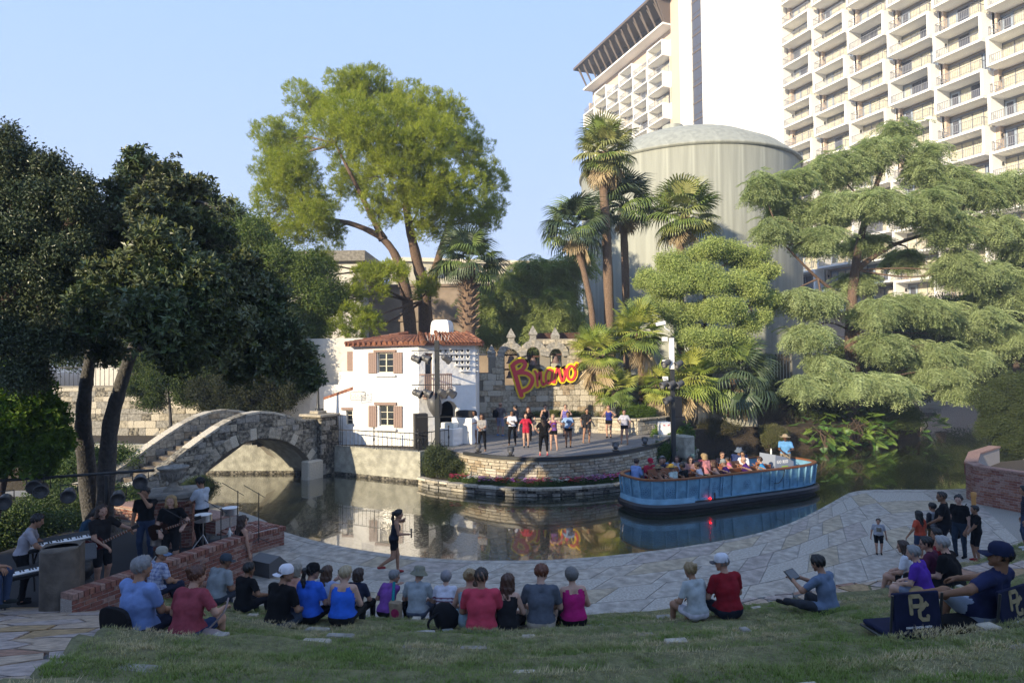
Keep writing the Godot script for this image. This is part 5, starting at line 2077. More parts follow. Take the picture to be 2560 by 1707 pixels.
func crown(parent: Node, lobes: Array, n: int, kind: String, size: float, ca: Color, cb: Color, m: Material, sd: int, gap := 0.0, called := "crown", shell := 0.45) -> void:
	var rg := RandomNumberGenerator.new()
	rg.seed = sd
	gap_noise.seed = sd
	gap_noise.frequency = 0.55
	gap_noise.fractal_octaves = 3
	var tot := 0.0
	for l in lobes:
		tot += pow(l[1].x, 2.0)
	var spots := []
	var cols := []
	for l in lobes:
		var k := int(n * pow(l[1].x, 2.0) / tot) + 1
		var i := 0
		var tries := 0
		while i < k and tries < k * 4:
			tries += 1
			var d := rdir(rg)
			var bump := 1.0 + 0.22 * gap_noise.get_noise_3dv(d * 3.0 + l[0])
			var p: Vector3 = l[0] + d * l[1] * pow(rg.randf_range(shell, 1.0),0.6) * bump
			if gap > 0.0 and gap_noise.get_noise_3dv(p * (1.6 / maxf(0.6, l[1].x * 0.5))) < gap - 0.35:
				continue
			i += 1
			var out := (d + Vector3(0,0.35,0)).normalized()
			var bs := Basis(Vector3.UP, rg.randf() * TAU) * Basis(Vector3.RIGHT, rg.randf_range(-0.5,0.5))
			if kind == "broad" or kind == "small":
				bs = Basis(rdir(rg), rg.randf() * TAU)
			elif kind == "needle":
				var ax := Vector3.UP.cross(out)
				if ax.length() > 0.01:
					bs = Basis(ax.normalized(),Vector3.UP.angle_to(out) * 0.6) * bs
			var sc := size * rg.randf_range(0.75,1.3)
			spots.append(Transform3D(bs.scaled(Vector3(sc, sc, sc)), p))
			cols.append(ca.lerp(cb, clampf(rg.randf() * 0.7 + gap_noise.get_noise_3dv(p * 0.9) * 0.6 + 0.15,0,1)))
	multi(called, clump(kind), m, spots, cols, parent).set_meta("kind", "stuff")

func limbs(parent: Node, paths: Array, m: Material, called := "trunk") -> void:
	for p in paths:
		var pts := spline(p[0],5)
		var rad := []
		for i in pts.size():
			var f := float(i) / (pts.size() - 1)
			rad.append(lerpf(p[1], p[2], pow(f, 0.8)) * (1.0 + 0.06 * sin(i * 2.3)))
		if p[1] > 0.2:
			rad[0] *= 1.3
		var b := MB.new()
		b.tube(pts, rad, 10 if p[1] > 0.15 else 6)
		obj(called, b, m, parent)
		called = "limb"

func to_lobes(from: Array, lobes: Array, r0: float, m: Material, parent: Node) -> void:
	# one limb from the nearest given point to each lobe, with twigs inside it
	var rg := RandomNumberGenerator.new()
	rg.seed = lobes.size() * 7 + int(r0 * 1000)
	for l in lobes:
		var best: Vector3 = from[0]
		for p in from:
			if (p as Vector3).distance_to(l[0]) < best.distance_to(l[0]) and p.y < l[0].y + 1.5:
				best = p
		var mid: Vector3 = best.lerp(l[0],0.5) + rdir(rg) * 0.25 * best.distance_to(l[0]) * 0.4
		var b := MB.new()
		var pts := spline([best, mid, l[0]],4)
		var rad := []
		for i in pts.size():
			rad.append(lerpf(r0, r0 * 0.3, float(i) / (pts.size() - 1)))
		b.tube(pts, rad, 6)
		for k in 6:
			var d := rdir(rg)
			b.tube([l[0].lerp(best, 0.15), l[0] + d * l[1] * 0.45 + rdir(rg) * 0.1, l[0] + d * l[1] * 0.85],[r0 * 0.3, r0 * 0.18, r0 * 0.06],4)
		obj("limb", b, m, parent)

func tree(called: String, label: String, group: String, lob: Array, depth: float, n: int, kind: String, size: float, ca: Color, cb: Color, lm: Material, sd: int, gap: float, trunk: Array, bark: Material, r0: float, shell := 0.45) -> Node3D:
	var t := thing(called, label, "tree",Vector3.ZERO, 0, group)
	var lobes := lobes_at(lob, depth)
	limbs(t, trunk, bark)
	var from := []
	for p in trunk:
		for i in range(1, p[0].size()):
			from.append(p[0][i])
	to_lobes(from, lobes, r0, bark, t)
	# each bough breaks up into several smaller clumps
	var rg := RandomNumberGenerator.new()
	rg.seed = sd
	var part := []
	for l in lobes:
		for k in 7:
			part.append([l[0] + rdir(rg) * l[1] * rg.randf_range(0.35,0.8), l[1] * rg.randf_range(0.42,0.64)])
	crown(t, part, n, kind, size, ca, cb, lm, sd, gap * 0.6, "crown", shell)
	return t

func frond(nl: int, ln: float, pet: float, spread: float, droop: float, sd: int) -> Mesh:
	var rg := RandomNumberGenerator.new()
	rg.seed = sd
	var b := MB.new()
	b.tube([Vector3.ZERO,Vector3(pet * 0.5, pet * 0.06,0),Vector3(pet, 0,0)],[0.022,0.016,0.012],4, false)
	for k in nl:
		var a := lerpf(-spread, spread, k / float(nl - 1))
		var l := ln * (0.72 + 0.28 * cos(a)) * rg.randf_range(0.9,1.08)
		var d := Vector3(cos(a),0.10 * cos(a * 2.0), sin(a)).normalized()
		var s := d.cross(Vector3.UP).normalized()
		var w := ln * 0.036
		var p0 := Vector3(pet, 0,0)
		var p1 := p0 + d * l * 0.5 + Vector3(0,0.02,0)
		var p2 := p0 + d * l * 0.82 - Vector3(0, droop * l * 0.22,0)
		var p3 := p0 + d * l * 0.97 - Vector3(0, droop * l * 0.62,0)
		var up := Vector3(0, w * 0.6,0)
		b.col = Color.WHITE * rg.randf_range(0.8,1.12)
		b.tri(p0, p1 - s * w + up, p1)
		b.tri(p0, p1, p1 + s * w + up)
		b.quad(p1, p1 - s * w + up, p2 - s * w * 0.7 + up * 0.6, p2)
		b.quad(p1, p2, p2 + s * w * 0.7 + up * 0.6, p1 + s * w + up)
		b.tri(p2 - s * w * 0.7, p3, p2 + s * w * 0.7)
	return b.mesh()

var frond_set := {}

func palm(called: String, label: String, path: Array, r0: float, r1: float, nf: int, kind: String, sc: float, sd: int, dead := 0, boots := 0.0, lowest := -0.7) -> void:
	var rg := RandomNumberGenerator.new()
	rg.seed = sd
	if frond_set.is_empty():
		frond_set = {"fan": [frond(26,0.95,0.75,1.9,0.35,1), frond(26,1.0,0.8,1.8,0.6,2)], "sabal": [frond(26,1.05,0.9,1.7,0.8,3), frond(24,1.1,0.9,1.5,1.1,4)], "dry": [frond(20,1.25,0.2,0.75,0.15,7), frond(20,1.1,0.3,0.9,0.2,8)], "dwarf": [frond(22,0.75,0.55,1.75,0.15,5), frond(22,0.8,0.6,1.8,0.3,6)]}
	var lmg := [flat_leaf("palm_green", 0.15,0.21,0.05), flat_leaf("palm_olive", 0.22,0.25,0.08), flat_leaf("palm_pale", 0.30,0.31,0.11)]
	if kind == "sabal":
		lmg = [flat_leaf("sabal_green", 0.08,0.115,0.05), flat_leaf("sabal_dark", 0.05,0.08,0.035), flat_leaf("palm_green", 0.15,0.21,0.05)]
	elif kind == "dwarf":
		lmg = [flat_leaf("palm_bright", 0.26,0.33,0.06), flat_leaf("palm_green", 0.15,0.21,0.05), flat_leaf("palm_yellow", 0.36,0.38,0.08)]
	var dry := flat_leaf("palm_dry", 0.42,0.33,0.20)
	var t := thing(called, label, "palm tree", path[0],0, "palms along the far bank")
	var loc := []
	for p in path:
		loc.append(p - path[0])
	var pts := spline(loc, 7)
	var rad := []
	for i in pts.size():
		rad.append(lerpf(r0, r1, float(i) / (pts.size() - 1)) * (1.0 + 0.05 * sin(i * 1.9)))
	rad[0] *= 1.15
	var b := MB.new()
	b.tube(pts, rad, 12)
	obj("trunk", b,M.palm_bark, t)
	var top: Vector3 = loc[-1]
	var dirn: Vector3 = (loc[-1] - loc[-2]).normalized()
	# old leaf bases
	if boots > 0.0:
		var nb := int(boots * 26)
		var bm := MB.new()
		for k in nb:
			var h := k / float(nb) * boots
			var a := k * 2.4
			var c := top - dirn * (boots - h) * 0.98
			var o := Vector3(cos(a),0, sin(a))
			bm.tube([c + o * (r1 * 0.8), c + o * (r1 * 1.35) + Vector3(0,0.10,0), c + o * (r1 * 1.75) + Vector3(0,0.22,0)],[0.07,0.06,0.025],5)
		var bo := obj("leaf_bases", bm,M.palm_boot, t)
		bo.set_meta("kind", "stuff")
	for k in nf:
		var f := (k + 0.5) / nf
		var az := k * 2.39996 + rg.randf_range(-0.25,0.25)
		var el := lerpf(1.35, lowest, pow(f, 0.9)) + rg.randf_range(-0.15,0.15)
		var s := sc * rg.randf_range(0.85,1.15)
		var bs := Basis(Vector3.UP, az) * Basis(Vector3.BACK, el) * Basis(Vector3.RIGHT, rg.randf_range(-0.35,0.35))
		var m: Material = lmg[rg.randi() % 3]
		if f > 0.9 and rg.randf() < 0.3:
			m = dry
		inst("frond", frond_set[kind][rg.randi() % 2], m, t, Transform3D(bs.scaled(Vector3(s, s, s)), top + dirn * (1.0 - f) * 0.25))
	for k in dead:
		var az := rg.randf() * TAU
		var bs := Basis(Vector3.UP, az) * Basis(Vector3.BACK, rg.randf_range(-1.45,-1.1))
		inst("dry_frond", frond_set["dry"][k % 2], dry, t, Transform3D(bs.scaled(Vector3(sc, sc, sc) * rg.randf_range(0.8,1.3)), top - dirn * rg.randf_range(0.0,0.5)))

func flat_leaf(key: String, r: float, g: float, b: float) -> StandardMaterial3D:
	if M.has(key):
		return M[key]
	var m := StandardMaterial3D.new()
	m.albedo_color = lin(r, g, b)
	m.vertex_color_use_as_albedo = true
	m.roughness = 0.5
	m.backlight_enabled = true
	m.backlight = lin(r * 0.9, g * 0.9, b * 0.6)
	M[key] = m
	return m

func shrub(called: String, label: String, cat: String, at: Vector3, rad: Vector3, n: int, kind: String, size: float, ca: Color, cb: Color, sd: int, group := "") -> void:
	var t := thing(called, label, cat, at, 0, group)
	var b := MB.new()
	var rg := RandomNumberGenerator.new()
	rg.seed = sd
	for k in 7:
		var d := Vector3(rg.randf_range(-0.6,0.6) * rad.x, rad.y * rg.randf_range(1.0,1.7), rg.randf_range(-0.6,0.6) * rad.z)
		b.tube([Vector3(0,0,0), d * 0.5 + rdir(rg) * 0.05, d],[0.025,0.018,0.006],5)
	obj("stems", b,M.bark, t)
	var lobes := []
	for k in 7:
		lobes.append([Vector3(rg.randf_range(-0.55,0.55) * rad.x, rad.y * rg.randf_range(0.55,1.3), rg.randf_range(-0.55,0.55) * rad.z), rad * rg.randf_range(0.45,0.65)])
	crown(t, lobes, n, kind, size, ca, cb, leaf_mat("lm_shrub",Color(0.5,0.65,0.2)), sd, 0.1, "foliage", 0.2)

func blades(called: String, label: String, at: Vector3, n: int, ln: float, w: float, col: Array, sd: int) -> void:
	# tuft of long arching leaves, each one a part
	var t := thing(called, label, "plant", at)
	var rg := RandomNumberGenerator.new()
	rg.seed = sd
	for k in n:
		var a := rg.randf() * TAU
		var e := rg.randf_range(0.5,1.45)
		var d := Vector3(cos(a) * cos(e), sin(e), sin(a) * cos(e))
		var s := Vector3(-sin(a),0, cos(a))
		var l := ln * rg.randf_range(0.6,1.1)
		var b := MB.new()
		var prev := Vector3.ZERO
		var pw := w
		for q in 4:
			var f := (q + 1) / 4.0
			var p := d * l * f - Vector3(0, l * 0.45 * f * f * cos(e),0)
			var cw := w * (1.0 - f * 0.95)
			b.quad(prev - s * pw, p - s * cw, p + s * cw, prev + s * pw)
			prev = p
			pw = cw
		inst("blade", b.mesh(), col[rg.randi() % col.size()], t)

func split_leaf(parent: Node, at: Vector3, bs: Basis, sc: float, m: Material, mesh: Mesh) -> void:
	inst("leaf", mesh, m, parent, Transform3D(bs.scaled(Vector3(sc, sc, sc)), at))

func make_plants() -> void:
	gap_noise.noise_type = FastNoiseLite.TYPE_SIMPLEX_SMOOTH
	var lit := leaf_mat("lm_lit",Color(0.8,0.9,0.2))
	var mid := leaf_mat("lm_mid",Color(0.6,0.75,0.2))
	var glossy := leaf_mat("lm_glossy",Color(0.03,0.05,0.015),0.35)
	var soft := leaf_mat("lm_soft",Color(0.6,0.7,0.35),0.8)
	# the big yellow-green tree behind the house
	var tb := S(985,800,44)
	tb.y = 1.3
	tree("pine_tree", "huge round yellow-green tree towering behind the white house", "",[[720,245,62,2],[790,210,60],[850,205,60],[920,235,70],[1000,275,72],[1070,340,72,2],[1110,415,58,2],[1125,480,38,1],[665,320,66,2],[690,400,72,-2],[640,385,50,2],[635,475,62,-1],[700,480,58,-3],[625,535,40,2],[780,300,82,-4],[870,300,92,-5],[960,345,92,-5],[1030,420,82,-4],[890,400,80,-5],[960,455,66,-4],[800,400,66,3],[870,480,46,-3],[1060,500,52,0],[1110,515,30,0],[740,470,48,3],[990,520,42,-3],[760,540,40,-1],[690,540,36,0],[860,650,44,-6,0.7],[800,685,36,-6],[905,625,34,-6],[840,735,38,-7],[800,760,28,-8],[985,665,32,-3],[740,600,40,-2],[700,640,34,-2]],44.0,10500, "needle", 1.05,Color(0.46,0.49,0.065),Color(0.25,0.30,0.05), lit, 3,0.18,
		[[[tb,S(975,690,44),S(960,610,44),S(940,520,43.5),S(925,430,43),S(900,330,43)],0.62,0.12],[[S(945,790,43),S(935,690,43),S(918,610,43),S(880,550,43),S(800,512,43),S(700,500,43)],0.5,0.1],[[S(975,690,44),S(1005,600,44),S(1030,520,44),S(1070,440,45)],0.38,0.1],[[S(930,480,43.5),S(980,400,43),S(1010,330,43)],0.3,0.07],[[S(880,550,43),S(820,430,43),S(770,330,43)],0.26,0.07]],M.bark_red, 0.10,0.5)
	# magnolia by the bridge: two trunks, dark glossy leaves
	var mb := V(-11.8,0.35,18.2)
	tree("magnolia_tree", "dark glossy magnolia with forked trunk beside the footbridge", "",[[310,400,40,1],[365,395,38],[415,440,48],[455,470,44,1],[300,470,48],[350,500,56,-1],[430,530,56],[270,560,58,1],[380,590,70,-2],[470,570,52,1],[300,650,72,-2],[440,660,76,-2],[480,750,70,-2],[380,730,80,-3],[250,730,66,-2],[240,800,40,0],[330,372,15],[395,385,14],[505,480,16],[520,540,18],[230,480,20],[420,810,50,-1],[540,630,52],[600,690,54],[560,750,58],[650,760,50],[620,830,42],[680,815,36],[705,865,24],[540,830,46],[500,690,60]],14.8,3300, "broad", 0.8,Color(0.065,0.10,0.045),Color(0.12,0.13,0.065), glossy, 5,0.32,
		[[[mb,S(196,1050,17.6),S(190,960,17.0),S(200,860,16.3),S(225,740,15.6),S(260,620,15)],0.28,0.08],[[mb + Vector3(0.25,0.5,0.1),S(250,1000,17.2),S(272,900,16.6),S(305,800,16),S(350,700,15.4),S(380,580,15),S(350,460,14.8)],0.25,0.05],[[S(305,800,16),S(420,770,15.2),S(540,720,14.8),S(640,780,14.8)],0.13,0.04]],M.bark_grey, 0.07)
	tree("live_oak_tree", "dusky spreading live oak whose boughs hang beside the white house", "",[[530,640,60,1],[590,690,62,1],[540,730,70,0],[640,740,56,0],[600,790,66,-1],[670,800,46,0],[530,810,56,0],[690,850,40,0],[620,860,52,0],[560,860,54,0],[700,880,26,0]],34.5,2600, "small", 1.25,Color(0.06,0.09,0.035),Color(0.11,0.13,0.055), mid, 105,0.18,
		[[[V(-15.5,1.3,35.0),S(530,920,34.8),S(540,820,34.6),S(560,720,34.5)],0.3,0.08],[[S(535,860,34.6),S(600,800,34.4),S(680,810,34.3)],0.14,0.05]],M.bark, 0.06)
	# dark oak reaching in at the top
	tree("oak_tree", "dark small-leaved oak reaching in above the band platform", "",[[10,320,26],[40,370,50],[110,380,34],[20,440,70],[110,450,60],[180,430,34],[200,480,44],[90,540,70],[0,560,80],[170,560,56],[20,660,80],[110,660,66],[30,760,70],[110,770,60],[60,850,50],[-50,420,60],[-60,560,60],[-50,700,60]],13.2,3600, "small", 0.78,Color(0.05,0.075,0.038),Color(0.09,0.105,0.045), glossy, 6,0.34,
		[[[V(-13.4,0.35,14.0),V(-13.2,3.5,13.8),S(-60,760,13.2),S(-20,600,13.2),S(40,450,13.2)],0.35,0.06],[[S(-60,760,13.2),S(60,640,13),S(150,520,13)],0.16,0.04]],M.bark, 0.05)
	# bright bush low at the side of the band
	tree("laurel_tree", "bright green leafy laurel beside the band lights", "",[[20,890,44],[70,905,40],[30,960,56],[100,960,40],[60,1010,48],[110,1020,34],[10,1040,44],[100,1060,26],[30,870,30]],15.5,1700, "broad", 0.8,Color(0.07,0.13,0.022),Color(0.14,0.20,0.03), mid, 7,0.15,[[[V(-13.9,0.35,17.0),S(20,1050,15.8),S(40,930,15.5)],0.09,0.03]],M.bark, 0.025)
	# mixed green trees between magnolia and house
	tree("elm_tree", "mid green elm lit from one side between magnolia and tan building", "trees beyond the river arm",[[520,500,44],[575,540,56],[520,580,56],[640,590,62],[600,650,66],[700,640,66],[550,680,60],[740,690,52],[670,720,66],[620,780,62],[720,760,48],[560,760,60],[700,830,36],[480,540,40]],37.0,3600, "small", 1.5,Color(0.10,0.15,0.035),Color(0.17,0.22,0.045), mid, 8,0.18,[[[S(610,960,37),S(615,820,37),S(600,660,37),S(590,560,37)],0.3,0.07]],M.bark_grey, 0.07)
	tree("hackberry_tree", "leafy dark green tree rising behind the arched street wall", "trees beyond the river arm",[[120,560,70],[220,600,80],[60,680,80],[160,720,90],[290,690,80],[40,800,70],[220,800,80],[340,800,70],[420,720,70]],46.0,3600, "small", 1.9,Color(0.035,0.06,0.016),Color(0.085,0.11,0.022), mid, 9,0.12,[[[S(200,960,46),S(205,830,46),S(190,680,46)],0.4,0.08]],M.bark_grey, 0.09)
	tree("sapling_tree", "young green tree with thin trunk in front of the arched wall", "trees beyond the river arm",[[330,850,40],[380,870,44],[430,850,46],[480,880,44],[350,910,30],[430,905,36],[300,880,30]],34.0,1500, "small", 1.2,Color(0.05,0.085,0.02),Color(0.10,0.13,0.03), mid, 10,0.15,[[[S(392,1010,34),S(390,950,34),S(385,880,34)],0.12,0.04]],M.bark_grey, 0.03)
	tree("ivy_oak_tree", "dusky oak hung with creeper against the white house wall", "trees beyond the river arm",[[520,900,46],[570,880,46],[620,880,50],[560,930,40],[640,920,34],[480,900,40],[670,900,24],[610,935,28],[590,830,50]],33.2,2600, "small", 1.0,Color(0.030,0.042,0.020),Color(0.06,0.065,0.032), mid, 11,0.1,[[[S(545,1000,33.3),S(550,930,33.3),S(570,860,33.2)],0.22,0.05],[[S(470,1000,33.6),S(478,930,33.6),S(490,880,33.5)],0.14,0.05]],M.bark, 0.03)
	# pale trees seen above the bell wall
	tree("pecan_tree", "pale green feathery tree seen above the bell wall", "",[[1120,690,44],[1180,650,44],[1235,625,46],[1290,640,44],[1320,600,34],[1210,700,56],[1280,710,56],[1140,740,44],[1230,760,50],[1310,760,44]],52.0,3600, "feather", 2.0,Color(0.40,0.46,0.17),Color(0.27,0.33,0.11), soft, 12,0.15,[[[S(1220,860,52),S(1215,760,52),S(1220,660,52)],0.35,0.08]],M.bark_grey, 0.08)
	# the layered round tree beside the palms
	tree("ligustrum_tree", "dense layered green tree between the drum and the fan palms", "",[[1490,640,36,0,0.5],[1545,600,50,0,0.5],[1620,580,56,0,0.5],[1700,590,52,0,0.5],[1750,625,40,0,0.5],[1530,660,52,-1,0.5],[1610,640,62,-1,0.5],[1700,660,58,-1,0.5],[1760,690,38,0,0.5],[1480,700,34,0,0.5],[1560,710,54,-1,0.5],[1650,710,60,-1.5,0.5],[1730,740,46,-1,0.5],[1600,770,50,-1.5,0.5],[1680,780,50,-1.5,0.5],[1640,820,40,-1.5,0.5],[1590,830,30,0,0.5]],40.0,5200, "small", 1.15,Color(0.28,0.36,0.11),Color(0.46,0.52,0.18), mid, 13,0.24,[[[S(1625,960,40.5),S(1630,880,40.5),S(1620,760,40.3),S(1620,640,40)],0.3,0.07],[[S(1625,890,40.5),S(1680,800,40.5),S(1720,700,40.4)],0.18,0.05]],M.bark, 0.07)
	# bald cypress over the river
	tree("cypress_tree", "large feathery grey-green bald cypress leaning over the river", "",[[2060,310,40,1],[2030,350,44],[2110,370,46],[1965,375,48],[1890,385,52,0,0.6],[1820,410,44,-1,0.6],[1750,430,42,-2,0.6],[2170,420,56],[2250,430,54],[2320,430,54],[1830,480,56,-1,0.5],[1770,520,42,-2,0.5],[1920,460,60,-2,0.6],[2010,450,60,-3,0.6],[2100,470,60,-3,0.6],[1880,545,46,-2,0.45],[1985,560,50,1,0.5],[2190,510,60,-2,0.6],[2290,530,64,0,0.6],[2370,560,60,0,0.6],[2090,590,44,2,0.5],[2220,610,66,-1,0.5],[2330,660,66,0,0.6],[1810,680,44,-2,0.5],[1890,690,50,-2,0.5],[1960,640,40,1,0.5],[2000,710,48,-2,0.5],[2100,700,54,-2,0.5],[2210,720,60,-1,0.5],[1850,760,50,-3,0.45],[2300,770,56,0,0.5],[2030,790,50,-2,0.5],[2130,800,46,-2,0.5],[1890,830,40,-3,0.5],[1850,880,36,-4,0.4],[1930,870,44,-4,0.4],[2010,870,44,-4,0.4],[2070,890,30,-4,0.4],[2160,850,36,-2,0.5],[2200,890,24,-2,0.5],[2230,820,40,-1,0.5]],42.0,13000, "feather", 1.45,Color(0.46,0.53,0.27),Color(0.25,0.32,0.14), soft, 14,0.16,
		[[[V(21.5,0.4,41.5),S(1962,900,42),S(1955,760,42),S(1965,620,42),S(1995,480,42),S(2050,330,42)],0.62,0.1],[[S(1958,700,42),S(1880,640,41),S(1800,560,40)],0.16,0.05],[[S(1965,620,42),S(2060,560,42),S(2200,520,42)],0.22,0.06]],M.bark_red, 0.07,0.35)
	tree("shade_tree", "tall leafy tree filling the bank beyond the bald cypress", "dark trees along the bend",[[2060,760,60],[2160,740,70],[2260,760,70],[2340,780,60],[2100,830,60],[2200,840,50],[2320,850,44],[2030,850,50],[1960,820,50],[1820,800,50],[1760,760,30],[2250,885,40],[2320,895,40],[2190,885,36],[2120,870,40]],58.0,3600, "small", 2.2,Color(0.06,0.09,0.03),Color(0.10,0.13,0.04), mid, 15,0.05,[[[S(2160,920,58),S(2165,830,58),S(2170,740,58)],0.4,0.1],[[S(2290,920,60),S(2285,830,60),S(2280,750,60)],0.4,0.1]],M.bark, 0.08)
	tree("elm_tree", "second dark elm standing at the river bend by the wall", "dark trees along the bend",[[2290,640,60],[2350,620,60],[2330,700,70],[2240,700,50],[2360,780,60],[2380,860,40]],50.0,2200, "small", 1.8,Color(0.03,0.05,0.015),Color(0.07,0.10,0.025), mid, 16,0.1,[[[S(2340,930,50),S(2335,820,50),S(2330,680,50)],0.35,0.1]],M.bark, 0.08)
	tree("river_shrub_tree", "dark bushy small tree overhanging the water near the brick wall", "",[[2330,890,44],[2290,930,40],[2345,950,56],[2300,975,40],[2265,985,22],[2350,1010,44],[2310,1010,26],[2370,900,50]],36.5,2600, "small", 0.9,Color(0.04,0.06,0.02),Color(0.075,0.10,0.035), mid, 17,0.1,[[[V(30.5,0.3,37.5),S(2345,960,36.8),S(2340,900,36.5)],0.14,0.04]],M.bark, 0.04)
	# palms
	var base := func(x: float, y: float, d: float) -> Vector3:
		var p := S(x, y, d)
		p.y = 1.3
		return p
	palm("washingtonia_palm", "tallest palm with ringed bare trunk and hanging dry skirt",[base.call(1402,800,41.0),S(1400,740,41),S(1394,560,41),S(1386,420,41),S(1388,350,41)],0.36,0.24,46, "fan", 1.35,21,14,1.0,-0.9)
	palm("sabal_palm", "mid-height dark palm standing close behind the tallest palm",[base.call(1440,800,43.0),S(1437,640,43),S(1433,530,43),S(1433,480,43)],0.26,0.25,34, "sabal", 1.35,22,2,0.9,-0.6)
	palm("sabal_palm", "palm with broad drooping fronds in front of the drum wall",[base.call(1560,760,42.0),S(1563,600,42),S(1568,540,42),S(1572,495,42)],0.27,0.24,36, "fan", 1.55,23,3,0.9,-0.8)
	palm("sabal_palm", "shorter dark palm with bent slim trunk before the drum edge",[base.call(1368,800,40.0),S(1362,745,40),S(1345,640,40),S(1326,570,40),S(1322,530,40)],0.20,0.17,32, "sabal", 1.2,24,2,0.4,-0.5)
	palm("cabbage_palm", "stout palm with woven leaf-base trunk behind the white house",[base.call(1076,800,39.5),S(1076,740,39.5),S(1076,660,39.5),S(1076,610,39.5)],0.40,0.42,30, "sabal", 1.35,25,0,4.0,-0.5)
	# dwarf fan palms massed beside the stage
	var pd := [[1372,812,36.8,1.25,30, "dwarf fan palm with fountain of fronds beside the Bravo sign"],[1466,765,37.2,1.45,34, "tallest dwarf fan palm of the stage clump on shaggy stem"],[1412,895,36.6,1.1,24, "low dwarf fan palm at the foot of the bell wall"],[1512,890,36.9,1.1,24, "low dwarf fan palm leaning out beside the shaggy stem"],[1588,868,37.6,1.35,32, "wide dwarf fan palm behind the dark lighting pole"],[1690,870,38.4,1.3,26, "shaded dwarf fan palm over the stained garden wall"]]
	for k in pd.size():
		var a: Array = pd[k]
		var top := S(a[0], a[1], a[2])
		var ft := Vector3(lerpf(top.x,S(1470,0,37.2).x, 0.5 if k < 4 else 0.1),2.1, top.z - 0.1)
		palm("dwarf_fan_palm", a[5],[ft, ft.lerp(top, 0.5) + Vector3(0.05,0,0), top],0.20,0.17, a[4] + 8, "dwarf" if k < 5 else "sabal", a[3] * 1.05,31 + k, 5,1.4,-0.9)
	# shrubs and beds
	var gd := [Color(0.05,0.085,0.025),Color(0.10,0.15,0.035)]
	shrub("hedge_shrub", "rounded dark shrub at the stage corner below the light pole", "shrub",V(-3.2,0.3,29.0),Vector3(0.95,0.85,0.8),900, "small", 0.62,Color(0.05,0.07,0.03),Color(0.09,0.11,0.045),41)
	shrub("bay_shrub", "bright green bush below the dark pole at stage side", "shrub",V(8.6,0.3,34.0),Vector3(1.25,1.0,1.0),1100, "broad", 0.62,Color(0.06,0.12,0.02),Color(0.11,0.18,0.03),42)
	shrub("bay_shrub", "low green bush trailing over the stage wall behind the boat", "shrub",V(7.2,0.3,31.6),Vector3(0.9,0.6,0.7),600, "broad", 0.55,Color(0.06,0.11,0.02),Color(0.10,0.15,0.03),43)
	shrub("boxwood_shrub", "clipped dark hedge between the urn pillar and the water", "shrub", G(505,1260,0.5),Vector3(0.62,0.55,0.55),900, "small", 0.5,Color(0.03,0.05,0.02),Color(0.06,0.09,0.03),44)
	shrub("oleander_shrub", "dry yellowish bush on the bank behind the boat helm", "shrub",V(15.0,0.3,37.6),Vector3(0.9,0.7,0.7),600, "small", 0.7,Color(0.14,0.13,0.06),Color(0.10,0.12,0.04),45)
	shrub("oleander_shrub", "sparse brownish scrub at the foot of the garden wall", "shrub",V(12.0,0.9,38.0),Vector3(1.5,0.6,0.8),500, "small", 0.7,Color(0.07,0.075,0.03),Color(0.12,0.10,0.05),46)
	shrub("ivy_shrub", "thick leafy bank cover under the bald cypress", "shrub",V(18.5,1.5,41.0),Vector3(3.0,1.3,1.2),1500, "small", 1.0,Color(0.06,0.09,0.03),Color(0.10,0.14,0.04),47)
	shrub("ivy_shrub", "leafy undergrowth below the picket fence", "shrub",V(14.6,2.2,41.2),Vector3(2.4,1.4,1.0),1200, "small", 1.0,Color(0.06,0.09,0.03),Color(0.10,0.14,0.04),48)
	shrub("ivy_shrub", "leafy undergrowth at the water by the cypress foot", "shrub",V(24.0,0.6,41.6),Vector3(2.6,1.0,1.0),1200, "small", 1.0,Color(0.06,0.09,0.03),Color(0.11,0.14,0.04),49)
	shrub("bed_shrub", "grey-green leafy mound on the slope beyond the footbridge", "shrub",V(-17.0,0.6,26.5),Vector3(2.4,0.9,1.6),1500, "small", 1.0,Color(0.06,0.10,0.025),Color(0.10,0.15,0.035),50)
	shrub("bed_shrub", "low green creeper behind dancers on top of the bed wall", "shrub",V(2.4,2.2,36.7),Vector3(2.6,0.22,0.3),700, "small", 0.5,Color(0.10,0.13,0.03),Color(0.14,0.15,0.04),51)
	shrub("bed_shrub", "spiky green mound at the foot of the shaggy palm stem", "shrub",V(6.9,2.1,36.2),Vector3(0.9,0.35,0.5),600, "needle", 0.9,Color(0.06,0.11,0.02),Color(0.10,0.16,0.03),52)
	shrub("bed_shrub", "leafy green mound in the bed behind the band lights", "shrub",V(-14.0,0.4,18.0),Vector3(1.6,0.8,1.3),1100, "small", 0.8,Color(0.06,0.09,0.03),Color(0.10,0.14,0.04),53)
	shrub("bed_shrub", "leafy green mound between magnolia trunk and footbridge steps", "shrub",V(-14.6,0.4,21.8),Vector3(1.9,0.6,1.2),1100, "small", 0.8,Color(0.06,0.09,0.03),Color(0.10,0.14,0.04),54)
	shrub("bed_shrub", "low green cover along the platform wall by the magnolia roots", "shrub",V(-11.9,0.4,20.6),Vector3(1.5,0.5,0.9),900, "small", 0.7,Color(0.06,0.09,0.03),Color(0.10,0.14,0.04),55)
	# philodendron on the bank
	var pm := MB.new()
	pm.tube([Vector3.ZERO,Vector3(0.3,0.05,0),Vector3(0.55,0,0)],[0.014,0.012,0.008],4, false)
	for k in 15:
		var f := k / 14.0
		for s in [-1,1]:
			var p := Vector3(0.30 + 0.5 * f, 0.0,0)
			var d: Vector3 = Vector3(0.35 + 0.7 * f, -0.15, s * (1.0 - 0.55 * f)).normalized()
			leaf(pm, p, d,Vector3.UP, 0.34 * (1.05 - 0.55 * f),0.042,0.1)
